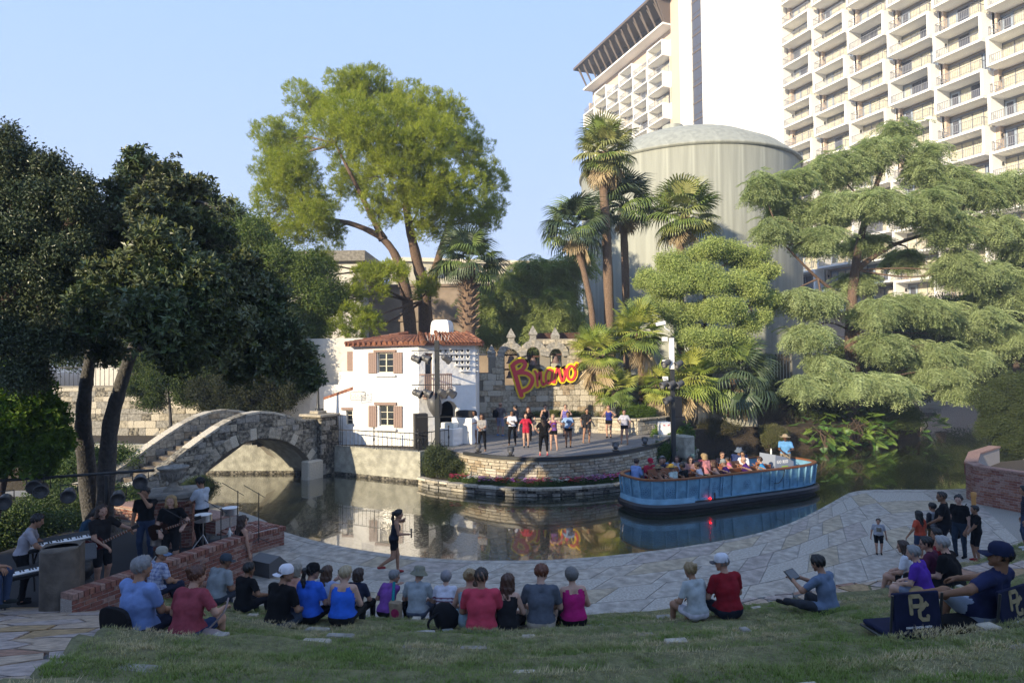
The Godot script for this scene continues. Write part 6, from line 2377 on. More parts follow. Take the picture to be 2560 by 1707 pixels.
	var pmesh := pm.mesh()
	var n := 0
	var ph_lab := ["split-leaf philodendron mound on the bank nearest the boat helm", "large bright split-leaf philodendron under the cypress trunk", "split-leaf philodendron drooping to the water past the cypress trunk", "yellow-green split-leaf philodendron at the bank point"]
	for a in [[18.3,37.6,1.3,46],[20.6,38.6,1.6,60],[22.4,39.6,1.2,40],[27.0,42.6,1.4,44]]:
		var t := thing("philodendron", ph_lab[n], "plant",V(a[0],0.2, a[1]),0, "philodendrons on the bank")
		var rg := RandomNumberGenerator.new()
		rg.seed = 80 + n
		n += 1
		var lm := [flat_leaf("philo_a", 0.07,0.15,0.022), flat_leaf("philo_b", 0.045,0.10,0.02), flat_leaf("philo_c", 0.12,0.19,0.03)]
		for k in a[3]:
			var az := rg.randf() * TAU
			var o: Vector3 = Vector3(cos(az),0, sin(az)) * rg.randf_range(0.1,0.9) * a[2] + Vector3(0, rg.randf_range(0.1,1.25) * a[2],0)
			split_leaf(t, o, Basis(Vector3.UP, -az + rg.randf_range(-0.4,0.4)) * Basis(Vector3.BACK, rg.randf_range(-0.9,0.5)) * Basis(Vector3.RIGHT, rg.randf_range(-0.5,0.5)), rg.randf_range(0.75,1.15), lm[rg.randi() % 3], pmesh)
		var st := MB.new()
		for k in 6:
			st.tube([Vector3.ZERO,Vector3(rg.randf_range(-0.5,0.5), a[2] * 0.5, rg.randf_range(-0.5,0.5)),Vector3(rg.randf_range(-0.9,0.9), a[2], rg.randf_range(-0.9,0.9))],[0.05,0.04,0.02],5)
		obj("stem", st,M.bark, t)
	# sword-leaf tufts
	var sl := [flat_leaf("sword_a", 0.07,0.10,0.045), flat_leaf("sword_b", 0.14,0.16,0.09)]
	blades("spider_lily", "pale striped sword-leaf tuft between the urn and magnolia", G(335,1225,0.5),46,0.95,0.02, sl, 61)
	blades("spider_lily", "pale striped sword-leaf tuft beside the magnolia trunk", G(280,1240,0.5),40,0.85,0.02, sl, 62)
	blades("spider_lily", "sword-leaf tuft behind the standing keyboard player",V(-11.6,0.35,16.5),44,0.95,0.02, sl, 63)
	blades("spider_lily", "sword-leaf tuft in front of the magnolia roots",V(-10.9,0.35,18.0),44,0.95,0.02, sl, 64)
	blades("yucca_plant", "yellow-green upright yucca beside the stage corner shrub",V(-2.15,0.3,28.15),40,0.85,0.025,[flat_leaf("yucca", 0.15,0.20,0.04)],65)
	blades("yucca_plant", "dark spiky yucca behind the house chimney",S(1050,800,38.5),34,1.6,0.04,[flat_leaf("sabal_green", 0.08,0.115,0.05)],66)
	blades("agave_plant", "grey-green spiky tuft by the garden wall foot",V(9.9,0.9,36.6),36,0.9,0.03,[flat_leaf("agave", 0.10,0.13,0.08)],67)
	# bedding flowers
	var petals := [[0.45,0.02,0.10, "crimson"],[0.62,0.60,0.58, "white"],[0.42,0.14,0.42, "lilac"],[0.50,0.03,0.03, "scarlet"],[0.36,0.10,0.40, "mauve"],[0.55,0.05,0.16, "cerise"],[0.62,0.60,0.55, "cream"],[0.48,0.02,0.05, "red"],[0.50,0.10,0.30, "pink"],[0.34,0.10,0.38, "violet"],[0.55,0.03,0.14, "magenta"],[0.5,0.12,0.32, "rose"]]
	for k in petals.size():
		var a: Array = petals[k]
		var f := k / 11.0
		var fx := lerpf(-2.3,5.1, f)
		var pe := planter_at(fx)
		var t := thing("flower_clump", "low clump of %s bedding flowers in the river planter" % a[3], "flowers",V(fx, 0.30, pe + 0.42),0, "bedding flowers at the stage foot")
		t.scale = Vector3.ONE * 1.55
		var rg := RandomNumberGenerator.new()
		rg.seed = 90 + k
		var lb := [[Vector3(-0.14,0.08,0),Vector3(0.20,0.12,0.16)],[Vector3(0.14,0.08,0),Vector3(0.20,0.12,0.16)]]
		crown(t, lb, 60, "small", 0.30,Color(0.05,0.09,0.02),Color(0.09,0.13,0.03), leaf_mat("lm_shrub",Color(0.5,0.65,0.2)),90 + k, 0.0, "foliage", 0.2)
		var fm := MB.new()
		for q in 46:
			var c := Vector3(rg.randf_range(-0.34,0.34), rg.randf_range(0.14,0.24), rg.randf_range(-0.16,0.16))
			for j in 5:
				var an := TAU * j / 5
				leaf(fm, c,Vector3(cos(an),0.3, sin(an)).normalized(),Vector3.UP, 0.045,0.04,0.0)
		obj("blossoms", fm, flat_leaf("petal_" + a[3], a[0], a[1], a[2]), t)

func planter_at(x: float) -> float:
	for i in planter_edge.size() - 1:
		if x >= planter_edge[i].x and x <= planter_edge[i + 1].x:
			return lerpf(planter_edge[i].y, planter_edge[i + 1].y, (x - planter_edge[i].x) / (planter_edge[i + 1].x - planter_edge[i].x))
	return 27.0

# ---------- people: one smooth surface grown round a posed skeleton ----------
class Fld:
	var o := Vector3.ZERO
	var h := 0.02
	var nx := 0
	var ny := 0
	var nz := 0
	var d := PackedFloat32Array()
	var g := PackedByteArray()

	func setup(lo: Vector3, hi: Vector3, cell: float) -> void:
		h = cell
		o = lo
		nx = int((hi.x - lo.x) / cell) + 2
		ny = int((hi.y - lo.y) / cell) + 2
		nz = int((hi.z - lo.z) / cell) + 2
		d.resize(nx * ny * nz)
		d.fill(10.0)
		g.resize(nx * ny * nz)

	# tapered capsule; up to cut along it the tag is ta and the radius grows by ex (cloth), after that tb
	func bone(a: Vector3, b: Vector3, ra: float, rb: float, k: float, ta: int, tb := -1, cut := 2.0, ex := 0.0, sq := 1.0) -> void:
		if tb < 0:
			tb = ta
		var m := maxf(ra, rb) + ex + maxf(k, h * 1.5) + h
		var lo := (a.min(b) - Vector3(m, m, m) - o) / h
		var hi := (a.max(b) + Vector3(m, m, m) - o) / h
		var x0 := maxi(0, int(lo.x))
		var y0 := maxi(0, int(lo.y))
		var z0 := maxi(0, int(lo.z))
		var x1 := mini(nx - 1, int(hi.x) + 1)
		var y1 := mini(ny - 1, int(hi.y) + 1)
		var z1 := mini(nz - 1, int(hi.z) + 1)
		var ab := b - a
		var l2 := maxf(ab.length_squared(),1e-8)
		var dr := rb - ra
		for z in range(z0, z1 + 1):
			for y in range(y0, y1 + 1):
				var at := (z * ny + y) * nx
				var p := Vector3(o.x + x0 * h, o.y + y * h, o.z + z * h) - a
				for x in range(x0, x1 + 1):
					var t := clampf(p.dot(ab) / l2,0.0,1.0)
					var q := p - ab * t
					var v := q.length() - ra - dr * t
					var tg := tb
					if t < cut:
						v -= ex
						tg = ta
					var i := at + x
					var w := d[i]
					if v < w:
						g[i] = tg
					var e := k - absf(v - w)
					if e > 0.0:
						d[i] = minf(v, w) - e * e / (4.0 * k)
					elif v < w:
						d[i] = v
					p.x += h

	# keep only what lies on the inner side of a plane
	func trim(at: Vector3, nn: Vector3) -> void:
		for z in nz:
			for y in ny:
				var i := (z * ny + y) * nx
				for x in nx:
					var v := (Vector3(o.x + x * h, o.y + y * h, o.z + z * h) - at).dot(nn)
					if v > d[i + x]:
						d[i + x] = v

	# surface nets: {tag: [vertices, normals, indices]}
	func surface(rough: Callable) -> Dictionary:
		var cell := PackedInt32Array()
		cell.resize(nx * ny * nz)
		cell.fill(-1)
		var vs := PackedVector3Array()
		var far := h * 1.8
		var sxy := nx * ny
		for z in nz - 1:
			for y in ny - 1:
				var at := (z * ny + y) * nx
				for x in nx - 1:
					var i := at + x
					var a := d[i]
					if a > far or a < -far:
						continue
					var c := [a, d[i + 1], d[i + nx], d[i + nx + 1], d[i + sxy], d[i + sxy + 1], d[i + sxy + nx], d[i + sxy + nx + 1]]
					var m := 0
					for k in 8:
						if c[k] < 0.0:
							m |= 1 << k
					if m == 0 or m == 255:
						continue
					var s := Vector3.ZERO
					var n := 0
					for k in 8:
						for ax in [1,2,4]:
							if k & ax:
								continue
							var j: int = k | ax
							var ck: float = c[k]
							var cj: float = c[j]
							if (ck < 0.0) != (cj < 0.0):
								var f := ck / (ck - cj)
								var p := Vector3(k & 1, (k >> 1) & 1, (k >> 2) & 1)
								p[0 if ax == 1 else (1 if ax == 2 else 2)] += f
								s += p
								n += 1
					cell[i] = vs.size()
					vs.append(o + (Vector3(x, y, z) + s / n) * h)
		var quads := {}
		var nrm := PackedVector3Array()
		nrm.resize(vs.size())
		var st := [1, nx, sxy]
		for i in range(sxy + nx + 1, nx * ny * nz - sxy - nx - 1):
			var a := d[i]
			if a > far or a < -far:
				continue
			for ax in 3:
				var b := d[i + st[ax]]
				if (a < 0.0) == (b < 0.0):
					continue
				var u: int = st[(ax + 1) % 3]
				var w: int = st[(ax + 2) % 3]
				var q0 := cell[i]
				var q1 := cell[i - u]
				var q2 := cell[i - u - w]
				var q3 := cell[i - w]
				if q0 < 0 or q1 < 0 or q2 < 0 or q3 < 0:
					continue
				var tg: int = g[i] if a < 0.0 else g[i + st[ax]]
				if not quads.has(tg):
					quads[tg] = PackedInt32Array()
				if a < 0.0:
					var s := q1
					q1 = q3
					q3 = s
				quads[tg].append_array(PackedInt32Array([q0, q1, q2, q0, q2, q3]))
				var fn := (vs[q2] - vs[q0]).cross(vs[q1] - vs[q3])
				fn = (vs[q3] - vs[q1]).cross(vs[q2] - vs[q0])
				nrm[q0] += fn
				nrm[q1] += fn
				nrm[q2] += fn
				nrm[q3] += fn
		for i in nrm.size():
			nrm[i] = nrm[i].normalized()
		var out := {}
		for tg in quads:
			var mp := {}
			var v2 := PackedVector3Array()
			var n2 := PackedVector3Array()
			var ix := PackedInt32Array()
			for k in quads[tg]:
				if not mp.has(k):
					mp[k] = v2.size()
					v2.append(vs[k] + nrm[k] * float(rough.call(tg, vs[k])))
					n2.append(nrm[k])
				ix.append(mp[k])
			# normals again, so that folds catch light
			var acc := PackedVector3Array()
			acc.resize(v2.size())
			for t in range(0, ix.size(),3):
				var f := (v2[ix[t + 2]] - v2[ix[t]]).cross(v2[ix[t + 1]] - v2[ix[t]])
				acc[ix[t]] += f
				acc[ix[t + 1]] += f
				acc[ix[t + 2]] += f
			for k in acc.size():
				var nn := acc[k].normalized()
				n2[k] = (nn * 0.6 + n2[k] * 0.4).normalized() if nn.dot(n2[k]) > 0.0 else n2[k]
			out[tg] = [v2, n2, ix]
		return out

var fold_noise := FastNoiseLite.new()
var tpl := {}

func no_rough(_t: int, _p: Vector3) -> float:
	return 0.0

func tpl_mb(f: Fld, cols: Dictionary, rough = null) -> MB:
	var r := f.surface(no_rough if rough == null else rough)
	var b := MB.new()
	for tg in r:
		var base := b.v.size()
		var a: Array = r[tg]
		b.v.append_array(a[0])
		b.n.append_array(a[1])
		var cc := PackedColorArray()
		cc.resize(a[0].size())
		cc.fill(cols.get(tg, Color.WHITE))
		b.c.append_array(cc)
		for i in a[2]:
			b.ix.append(base + i)
	return b

func make_templates() -> void:
	fold_noise.seed = 12
	fold_noise.frequency = 7.0
	fold_noise.fractal_octaves = 2
	for lod in 2:
		var c := 0.0065 if lod == 0 else 0.011
		# head: centre at the origin, face to -z
		var f := Fld.new()
		f.setup(Vector3(-0.11,-0.15,-0.15),Vector3(0.11,0.15,0.13), c)
		f.bone(Vector3(0,0.032,0.020),Vector3(0,0.036,0.010),0.086,0.086,0.02,0)
		f.bone(Vector3(0,0.04,-0.03),Vector3(0,0.02,-0.03),0.068,0.068,0.04,0)
		f.bone(Vector3(-0.03,-0.035,-0.035),Vector3(0.03,-0.035,-0.035),0.044,0.044,0.035,0)
		f.bone(Vector3(0,-0.055,-0.030),Vector3(0,-0.098,-0.066),0.052,0.026,0.035,0)
		f.bone(Vector3(0,-0.06,0.02),Vector3(0,-0.14,0.022),0.052,0.052,0.03,0)
		f.bone(Vector3(-0.040,0.020,-0.084),Vector3(0.040,0.020,-0.084),0.012,0.012,0.02,0)
		f.bone(Vector3(0,0.008,-0.096),Vector3(0,-0.028,-0.112),0.009,0.013,0.014,0)
		f.bone(Vector3(-0.012,-0.032,-0.100),Vector3(0.012,-0.032,-0.100),0.010,0.010,0.01,0)
		for s in [-1,1]:
			f.bone(Vector3(s * 0.084,0.018,0.008),Vector3(s * 0.080,-0.028,0.0),0.016,0.011,0.008,0)
			f.bone(Vector3(s * 0.030,0.003,-0.086),Vector3(s * 0.034,0.003,-0.084),0.011,0.011,0.004,1)
			f.bone(Vector3(s * 0.022,0.024,-0.093),Vector3(s * 0.044,0.025,-0.085),0.007,0.006,0.004,3)
		f.bone(Vector3(-0.020,-0.060,-0.092),Vector3(0.020,-0.060,-0.092),0.009,0.009,0.008,2)
		tpl["head%d" % lod] = tpl_mb(f, {0: Color(1,1,1),1: Color(0.16,0.13,0.12),2: Color(0.85,0.50,0.48),3: Color(0.28,0.22,0.18)})
		# left hand: wrist at the origin, fingers to -z, palm to -y, thumb to +x
		f = Fld.new()
		f.setup(Vector3(-0.07,-0.075,-0.215),Vector3(0.10,0.04,0.05),0.0048 if lod == 0 else 0.0075)
		f.bone(Vector3(0,0,0.035),Vector3(0,0,0.0),0.028,0.026,0.01,0)
		for q in 4:
			var x := 0.030 - q * 0.020
			f.bone(Vector3(x * 0.5,0,-0.005),Vector3(x, 0.002,-0.085),0.021,0.0135,0.018,0)
			var l: float = [0.040,0.046,0.043,0.033][q]
			var k0 := Vector3(x, 0.002,-0.088)
			var k1 := k0 + Vector3(x * 0.12,-0.012,-l * 0.95)
			var k2 := k1 + Vector3(0,-l * 0.42,-l * 0.50)
			var k3 := k2 + Vector3(0,-l * 0.48,-l * 0.16)
			f.bone(k0, k1,0.0098,0.0090,0.004,0)
			f.bone(k1, k2,0.0090,0.0082,0.003,0)
			f.bone(k2, k3,0.0082,0.0070,0.003,0)
		f.bone(Vector3(0.018,-0.006,-0.015),Vector3(0.050,-0.018,-0.045),0.017,0.0125,0.012,0)
		f.bone(Vector3(0.050,-0.018,-0.045),Vector3(0.058,-0.028,-0.075),0.0115,0.0100,0.004,0)
		f.bone(Vector3(0.058,-0.028,-0.075),Vector3(0.054,-0.038,-0.098),0.0100,0.0080,0.004,0)
		tpl["hand%d" % lod] = tpl_mb(f, {0: Color(1,1,1)})
	# hair, in head space
	var strands := func(_t: int, p: Vector3) -> float:
		return 0.006 * sin(atan2(p.x, p.z) * 31.0 + p.y * 30.0) + 0.007 * sin(atan2(p.x, p.z) * 9.0 + p.y * 38.0) + 0.010 * fold_noise.get_noise_3dv(p * 5.0)
	var cs := 0.0095
	var cap := func(f: Fld, r: float) -> void:
		f.bone(Vector3(0,0.038,0.020),Vector3(0,0.040,0.008),0.086 + r, 0.086 + r, 0.02,0)
		f.bone(Vector3(0,0.052,-0.034),Vector3(0,0.052,-0.02),0.064 + r, 0.064 + r, 0.03,0)
	for st in ["crop", "short", "bob", "long", "bun", "pony", "bald", "curly"]:
		var f := Fld.new()
		f.setup(Vector3(-0.15,-0.44 if st in ["long", "pony"] else -0.20,-0.14),Vector3(0.15,0.20,0.20), cs)
		if st == "bald":
			f.bone(Vector3(0,0.02,0.024),Vector3(0,0.02,0.012),0.088,0.088,0.02,0)
			f.trim(Vector3(0,0.035,0),Vector3(0,1,0.25).normalized())
			f.trim(Vector3(0,-0.04,0.0),Vector3(0,-1,-1.0).normalized())
		else:
			cap.call(f, {"crop": 0.005, "short": 0.012, "curly": 0.026}.get(st, 0.012))
			f.trim(Vector3(0,0.078,-0.075),Vector3(0,-0.30,-1.0).normalized())
			if st in ["crop", "short", "bun", "pony", "curly"]:
				f.trim(Vector3(0,-0.005,-0.02),Vector3(0,-1,-0.95).normalized())
				f.trim(Vector3(0,-0.058,0.07),Vector3(0,-1,0.1).normalized())
			if st == "bob":
				for k in 9:
					var a := lerpf(-2.0,2.0, k / 8.0)
					f.bone(Vector3(sin(a) * 0.075,0.05, cos(a) * 0.075 + 0.01),Vector3(sin(a) * 0.092,-0.09, cos(a) * 0.082 + 0.012),0.032,0.026,0.02,0)
			if st == "long":
				for k in 9:
					var a := lerpf(-1.9,1.9, k / 8.0)
					f.bone(Vector3(sin(a) * 0.075,0.05, cos(a) * 0.075 + 0.01),Vector3(sin(a) * 0.092,-0.10, cos(a) * 0.075 + 0.02),0.032,0.030,0.02,0)
					if absf(a) < 1.5:
						f.bone(Vector3(sin(a) * 0.092,-0.10, cos(a) * 0.075 + 0.02),Vector3(sin(a) * 0.085,-0.34 - 0.05 * cos(a * 3.0), cos(a) * 0.045 + 0.075),0.032,0.016,0.02,0)
			if st == "bun":
				f.bone(Vector3(0,0.085,0.105),Vector3(0,0.10,0.12),0.042,0.036,0.012,0)
			if st == "pony":
				f.bone(Vector3(0,0.06,0.10),Vector3(0,0.04,0.145),0.026,0.030,0.012,0)
				f.bone(Vector3(0,0.04,0.145),Vector3(0.01,-0.12,0.155),0.034,0.034,0.012,0)
				f.bone(Vector3(0.01,-0.12,0.155),Vector3(0.02,-0.34,0.13),0.034,0.014,0.012,0)
		var amp := strands
		if st == "curly":
			amp = func(_t: int, p: Vector3) -> float: return 0.012 * fold_noise.get_noise_3dv(p * 9.0)
		tpl["hair_" + st] = tpl_mb(f, {0: Color.WHITE}, amp).mesh()
	# hats
	var hb := MB.new()
	hb.lathe(Transform3D(Basis(),Vector3(0,0.045,0.004)),[Vector2(0.108,-0.02),Vector2(0.110,0.02),Vector2(0.100,0.062),Vector2(0.070,0.092),Vector2(0.02,0.106),Vector2(0.0,0.107)],20)
	tpl["cap"] = hb.mesh()
	var bl := MB.new()
	for k in 12:
		var a0 := lerpf(-1.05,1.05, k / 12.0)
		var a1 := lerpf(-1.05,1.05, (k + 1) / 12.0)
		var i0 := Vector3(sin(a0) * 0.105,0.030,-cos(a0) * 0.100)
		var i1 := Vector3(sin(a1) * 0.105,0.030,-cos(a1) * 0.100)
		var e0 := Vector3(sin(a0) * 0.120,0.018 - 0.02 * absf(sin(a0)),-cos(a0) * 0.185 - 0.005)
		var e1 := Vector3(sin(a1) * 0.120,0.018 - 0.02 * absf(sin(a1)),-cos(a1) * 0.185 - 0.005)
		bl.quad(i0, e0, e1, i1)
		bl.quad(i1 - Vector3(0,0.006,0), e1 - Vector3(0,0.006,0), e0 - Vector3(0,0.006,0), i0 - Vector3(0,0.006,0))
		bl.quad(e0, e0 - Vector3(0,0.006,0), e1 - Vector3(0,0.006,0), e1)
	tpl["bill"] = bl.mesh()
	var bh := MB.new()
	bh.lathe(Transform3D(Basis(Vector3.RIGHT, -0.12),Vector3(0,0.035,0.0)),[Vector2(0.165,-0.055),Vector2(0.172,-0.050),Vector2(0.112,0.012),Vector2(0.106,0.05),Vector2(0.092,0.088),Vector2(0.055,0.098),Vector2(0.0,0.098)],24)
	tpl["bucket"] = bh.mesh()
	var wh := MB.new()
	wh.lathe(Transform3D(Basis(),Vector3(0,0.045,0.0)),[Vector2(0.205,-0.012),Vector2(0.21,-0.006),Vector2(0.115,0.006),Vector2(0.105,0.045),Vector2(0.088,0.090),Vector2(0.04,0.104),Vector2(0.0,0.095)],24)
	tpl["brim_hat"] = wh.mesh()

func knee(a: Vector3, t: Vector3, l1: float, l2: float, hint: Vector3) -> Array:
	var v := t - a
	var dist := clampf(v.length(), absf(l1 - l2) + 0.02, l1 + l2 - 0.004)
	var dir := v.normalized()
	var x := (dist * dist + l1 * l1 - l2 * l2) / (2 * dist)
	var y := sqrt(maxf(l1 * l1 - x * x, 0.0))
	var p := (hint - dir * hint.dot(dir)).normalized()
	return [a + dir * x + p * y, a + dir * dist]

func cloth(c: Color, rough := 0.9) -> StandardMaterial3D:
	var key := "cloth_%s" % c.to_html()
	if not M.has(key):
		var m := StandardMaterial3D.new()
		m.vertex_color_use_as_albedo = true
		m.albedo_color = c.linear_to_srgb()
		m.albedo_texture = tex["soft"]
		m.uv1_triplanar = true
		m.uv1_scale = Vector3(2.2,2.2,2.2)
		m.roughness = rough
		m.metallic_specular = 0.25
		m.normal_enabled = true
		m.normal_texture = tex["n_fine"]
		m.normal_scale = 0.12
		M[key] = m
	return M[key]

func hair_mat(c: Color) -> StandardMaterial3D:
	var key := "hair_%s" % c.to_html()
	if not M.has(key):
		var m := StandardMaterial3D.new()
		m.albedo_color = c.linear_to_srgb()
		m.roughness = 0.5
		m.albedo_texture = tex["grain"]
		m.uv1_triplanar = true
		m.uv1_scale = Vector3(9,1.5,9)
		M[key] = m
	return M[key]

const POSES := {
	"stand": {"hl": Vector3(-0.27,0.80,-0.06), "hr": Vector3(0.27,0.80,-0.06)},
	"sit": {"hl": Vector3(-0.16,0.22,-0.34), "hr": Vector3(0.16,0.22,-0.34)},
	"bench": {"hl": Vector3(-0.12,0.18,-0.32), "hr": Vector3(0.12,0.18,-0.32)}}

# spec: at, yaw, pose, h height, w girth, skin, top, bottom, shoe colours, sleeve (0 none to 2 long), leg (0..2 how far cloth goes), hair, hc, hat, head turn
func person(sp: Dictionary) -> Node3D:
	var pose: String = sp.get("pose", "sit")
	var hh: float = sp.get("h", 1.70)
	var s := hh / 1.70
	var w: float = sp.get("w", 1.0)
	var fem: bool = sp.get("f", false)
	var at: Vector3 = sp.at
	var depth := -at.z
	var cell := 0.017 if depth < 9.8 else (0.021 if depth < 14 else (0.025 if depth < 21 else 0.031))
	cell = maxf(cell * minf(s, 1.0),0.014)
	var lod := 0 if depth < 13.0 else 1
	var lean: float = sp.get("lean", 0.02 if pose == "stand" else 0.16)
	var side: float = sp.get("side", 0.0)
	var R := Basis(Vector3.RIGHT, -lean) * Basis(Vector3.BACK, side)
	var R2 := Basis(Vector3.RIGHT, -lean * 1.7) * Basis(Vector3.BACK, side * 1.3) * Basis(Vector3.UP, sp.get("twist", 0.0))
	var py := 0.93 if pose == "stand" else 0.115
	var P := Vector3(sp.get("hipx", 0.0), py - sp.get("drop", 0.0),0)
	var C := P + R * Vector3(0,0.27,0)
	var N := C + R2 * Vector3(0,0.235,0.01)
	var HB := Basis(Vector3.UP, deg_to_rad(sp.get("turn", 0.0))) * Basis(Vector3.RIGHT, -lean * 0.5 + sp.get("nod", 0.0)) * Basis(Vector3.BACK, sp.get("tilt", 0.0))
	var H := N + R2 * Vector3(0,0.075,-0.012) + HB * Vector3(0,0.085,-0.012)
	var sw := (0.158 if fem else 0.185) * lerpf(1.0, w, 0.4)
	var SL := N + R2 * Vector3(-sw, -0.055,0)
	var SR := N + R2 * Vector3(sw, -0.055,0)
	var hw := 0.088 * lerpf(1.0, w, 0.6)
	var hl: Vector3 = sp.get("hl", POSES[pose].hl)
	var hr: Vector3 = sp.get("hr", POSES[pose].hr)
	var fl: Vector3
	var ft: Vector3
	var kh := Vector3(0,1.0,-0.35)
	if pose == "stand":
		fl = sp.get("fl",Vector3(-0.10,0.075,0.02))
		ft = sp.get("fr",Vector3(0.10,0.075,-0.02))
		kh = Vector3(0,0.1,-1)
	elif pose == "bench":
		fl = sp.get("fl",Vector3(-0.11,-0.34,-0.42))
		ft = sp.get("fr",Vector3(0.11,-0.34,-0.42))
	else:
		fl = sp.get("fl",Vector3(-0.14,-0.27,-0.52))
		ft = sp.get("fr",Vector3(0.14,-0.27,-0.52))
	var HL := P + Vector3(-hw, -0.015,0)
	var HR := P + Vector3(hw, -0.015,0)
	var LL := knee(HL, fl, 0.43,0.42, sp.get("kl", kh + Vector3(-0.25,0,0)))
	var LR := knee(HR, ft, 0.43,0.42, sp.get("kr", kh + Vector3(0.25,0,0)))
	var AL := knee(SL, hl, 0.285,0.25, sp.get("el",Vector3(-0.7,-0.6,0.6)))
	var AR := knee(SR, hr, 0.285,0.25, sp.get("er",Vector3(0.7,-0.6,0.6)))
	var pts := [P, N, H, SL, SR, LL[0], LL[1], LR[0], LR[1], AL[0], AL[1], AR[0], AR[1]]
	var lo := P
	var hi := P
	for p in pts:
		lo = lo.min(p)
		hi = hi.max(p)
	lo -= Vector3(0.28,0.13,0.30) * maxf(1.0, w)
	hi += Vector3(0.28,0.06,0.30) * maxf(1.0, w)
	var f := Fld.new()
	f.setup(lo, hi, cell / s)
	var sl: float = sp.get("sleeve", 0.75)
	var lg: float = sp.get("leg", 2.0)
	var dress: bool = sp.get("dress", false)
	var tb := 1 if dress else 2
	# trunk
	f.bone(P + Vector3(-0.062 * w, 0.01,0.012), P + Vector3(0.062 * w, 0.01,0.012),0.118 * w, 0.118 * w, 0.05, tb)
	for q in [-1,1]:
		f.bone(P + R * Vector3(q * 0.052 * w, 0.055,0.0), C + R2 * Vector3(q * 0.062 * w, 0.03,0.006),0.112 * w, (0.098 if fem else 0.104) * lerpf(1.0, w, 0.85),0.05,1)
		f.bone(C + R2 * Vector3(q * 0.070 * w, 0.02,0.006), N + R2 * Vector3(q * 0.10,-0.105,0.008), (0.094 if fem else 0.102) * lerpf(1.0, w, 0.7),0.082,0.05,1)
	if w > 1.12:
		f.bone(P + R * Vector3(0,0.12,-0.05), C + R2 * Vector3(0,0.0,-0.04),0.12 * w, 0.11 * w, 0.06,1)
	if fem:
		for q in [-1,1]:
			f.bone(C + R2 * Vector3(q * 0.065,0.055,-0.07), C + R2 * Vector3(q * 0.07,0.04,-0.085),0.058,0.052,0.04,1)
	var yoke := 1 if sl > 0.05 else 0
	f.bone(SL.lerp(N, 0.10), N + R2 * Vector3(0,-0.045,0.005),0.058,0.066,0.04, yoke)
	f.bone(SR.lerp(N, 0.10), N + R2 * Vector3(0,-0.045,0.005),0.058,0.066,0.04, yoke)
	f.bone(N + R2 * Vector3(0,-0.02,0.006), H + HB * Vector3(0,-0.075,0.020),0.056,0.052,0.025,0)
	# arms
	for a in [[SL, AL],[SR, AR]]:
		f.bone(a[0], a[1][0],0.056 * lerpf(1, w, 0.5),0.044,0.03,1,0, clampf(sl, 0.0,2.0) if sl > 0.05 else -1.0,0.012)
		f.bone(a[1][0], a[1][1],0.044,0.029,0.02,1,0, sl - 1.0 if sl > 1.0 else -1.0,0.012)
	# legs
	for a in [[HL, LL],[HR, LR]]:
		f.bone(a[0], a[1][0],0.092 * lerpf(1, w, 0.7),0.062,0.045, tb, 0, lg, 0.010 if lg < 1.9 else 0.004)
		f.bone(a[1][0], a[1][1],0.060,0.038,0.03, tb, 0, lg - 1.0 if lg > 1.0 else -1.0,0.008)
		var fd: Vector3 = sp.get("foot",Vector3(0,0,-1))
		f.bone(a[1][1] + Vector3(0,-0.030,0) - fd * 0.035, a[1][1] + Vector3(0,-0.042,0) + fd * 0.135,0.042,0.034,0.02,3 if sp.has("shoe") else 0)
	# straight hem and neckline
	var i0 := 0
	for z in f.nz:
		var zz := f.o.z + z * f.h
		for y in f.ny:
			var yy := f.o.y + y * f.h
			if absf(yy - P.y) > 0.16 and (sl >= 0.05 or yy < C.y or yy > N.y + 0.03):
				i0 += f.nx
				continue
			for x in f.nx:
				var tg := f.g[i0]
				var xx := absf(f.o.x + x * f.h - P.x)
				if tg < 3 and f.d[i0] < 0.06 and f.d[i0] > -0.06:
					if not dress and tg > 0 and xx < 0.3 and zz > -0.14 and absf(yy - P.y) < 0.16:
						f.g[i0] = 1 if yy > P.y + 0.03 else 2
					elif sl < 0.05 and tg < 2 and xx < sw - 0.035 and yy > C.y and yy < N.y + 0.03:
						f.g[i0] = 1 if yy < N.y - 0.09 or (yy < N.y - 0.03 and xx > 0.075) else 0
				i0 += 1
	var fz: float = sp.get("seed", at.x * 3.7 + at.z * 1.9)
	var rough := func(tg: int, p: Vector3) -> float:
		if tg == 1 or tg == 2:
			return 0.010 * fold_noise.get_noise_3d(p.x * 1.1 + fz, p.y * 1.7, p.z * 1.1)
		return 0.0
	var r := f.surface(rough)
	var t := thing(sp.get("name", "person"), sp.label, "person", at, deg_to_rad(sp.get("yaw", 0.0)), sp.get("group", ""))
	t.scale = Vector3(s, s, s)
	var skin: Color = sp.get("skin",Color(0.42,0.25,0.17))
	# body: skin of the posed surface, head and hands in one mesh
	var b := MB.new()
	if r.has(0):
		b.v.append_array(r[0][0])
		b.n.append_array(r[0][1])
		b.ix.append_array(r[0][2])
		var cc := PackedColorArray()
		cc.resize(b.v.size())
		cc.fill(Color.WHITE)
		b.c.append_array(cc)
	b.add(tpl["head%d" % lod], Transform3D(HB, H))
	var hs := 0.96 if fem else 1.04
	for a in [[AL, 1.0, "gl"],[AR, -1.0, "gr"]]:
		var dirv: Vector3 = sp.get(a[2], (a[1 - 1][1] - a[0][0]).normalized())
		dirv = dirv.normalized()
		var up: Vector3 = sp.get("palm",Vector3(0,1,0.2))
		var z := -dirv
		var x := up.cross(z)
		if x.length() < 0.05:
			x = Vector3.RIGHT
		x = x.normalized()
		var y := z.cross(x)
		b.add(tpl["hand%d" % lod], Transform3D(Basis(x * a[1] * hs, y * hs, z * hs), a[0][1] + dirv * 0.012))
	fix_winding(b)
	var sk := cloth(skin, 0.55)
	obj("body", b, sk, t)
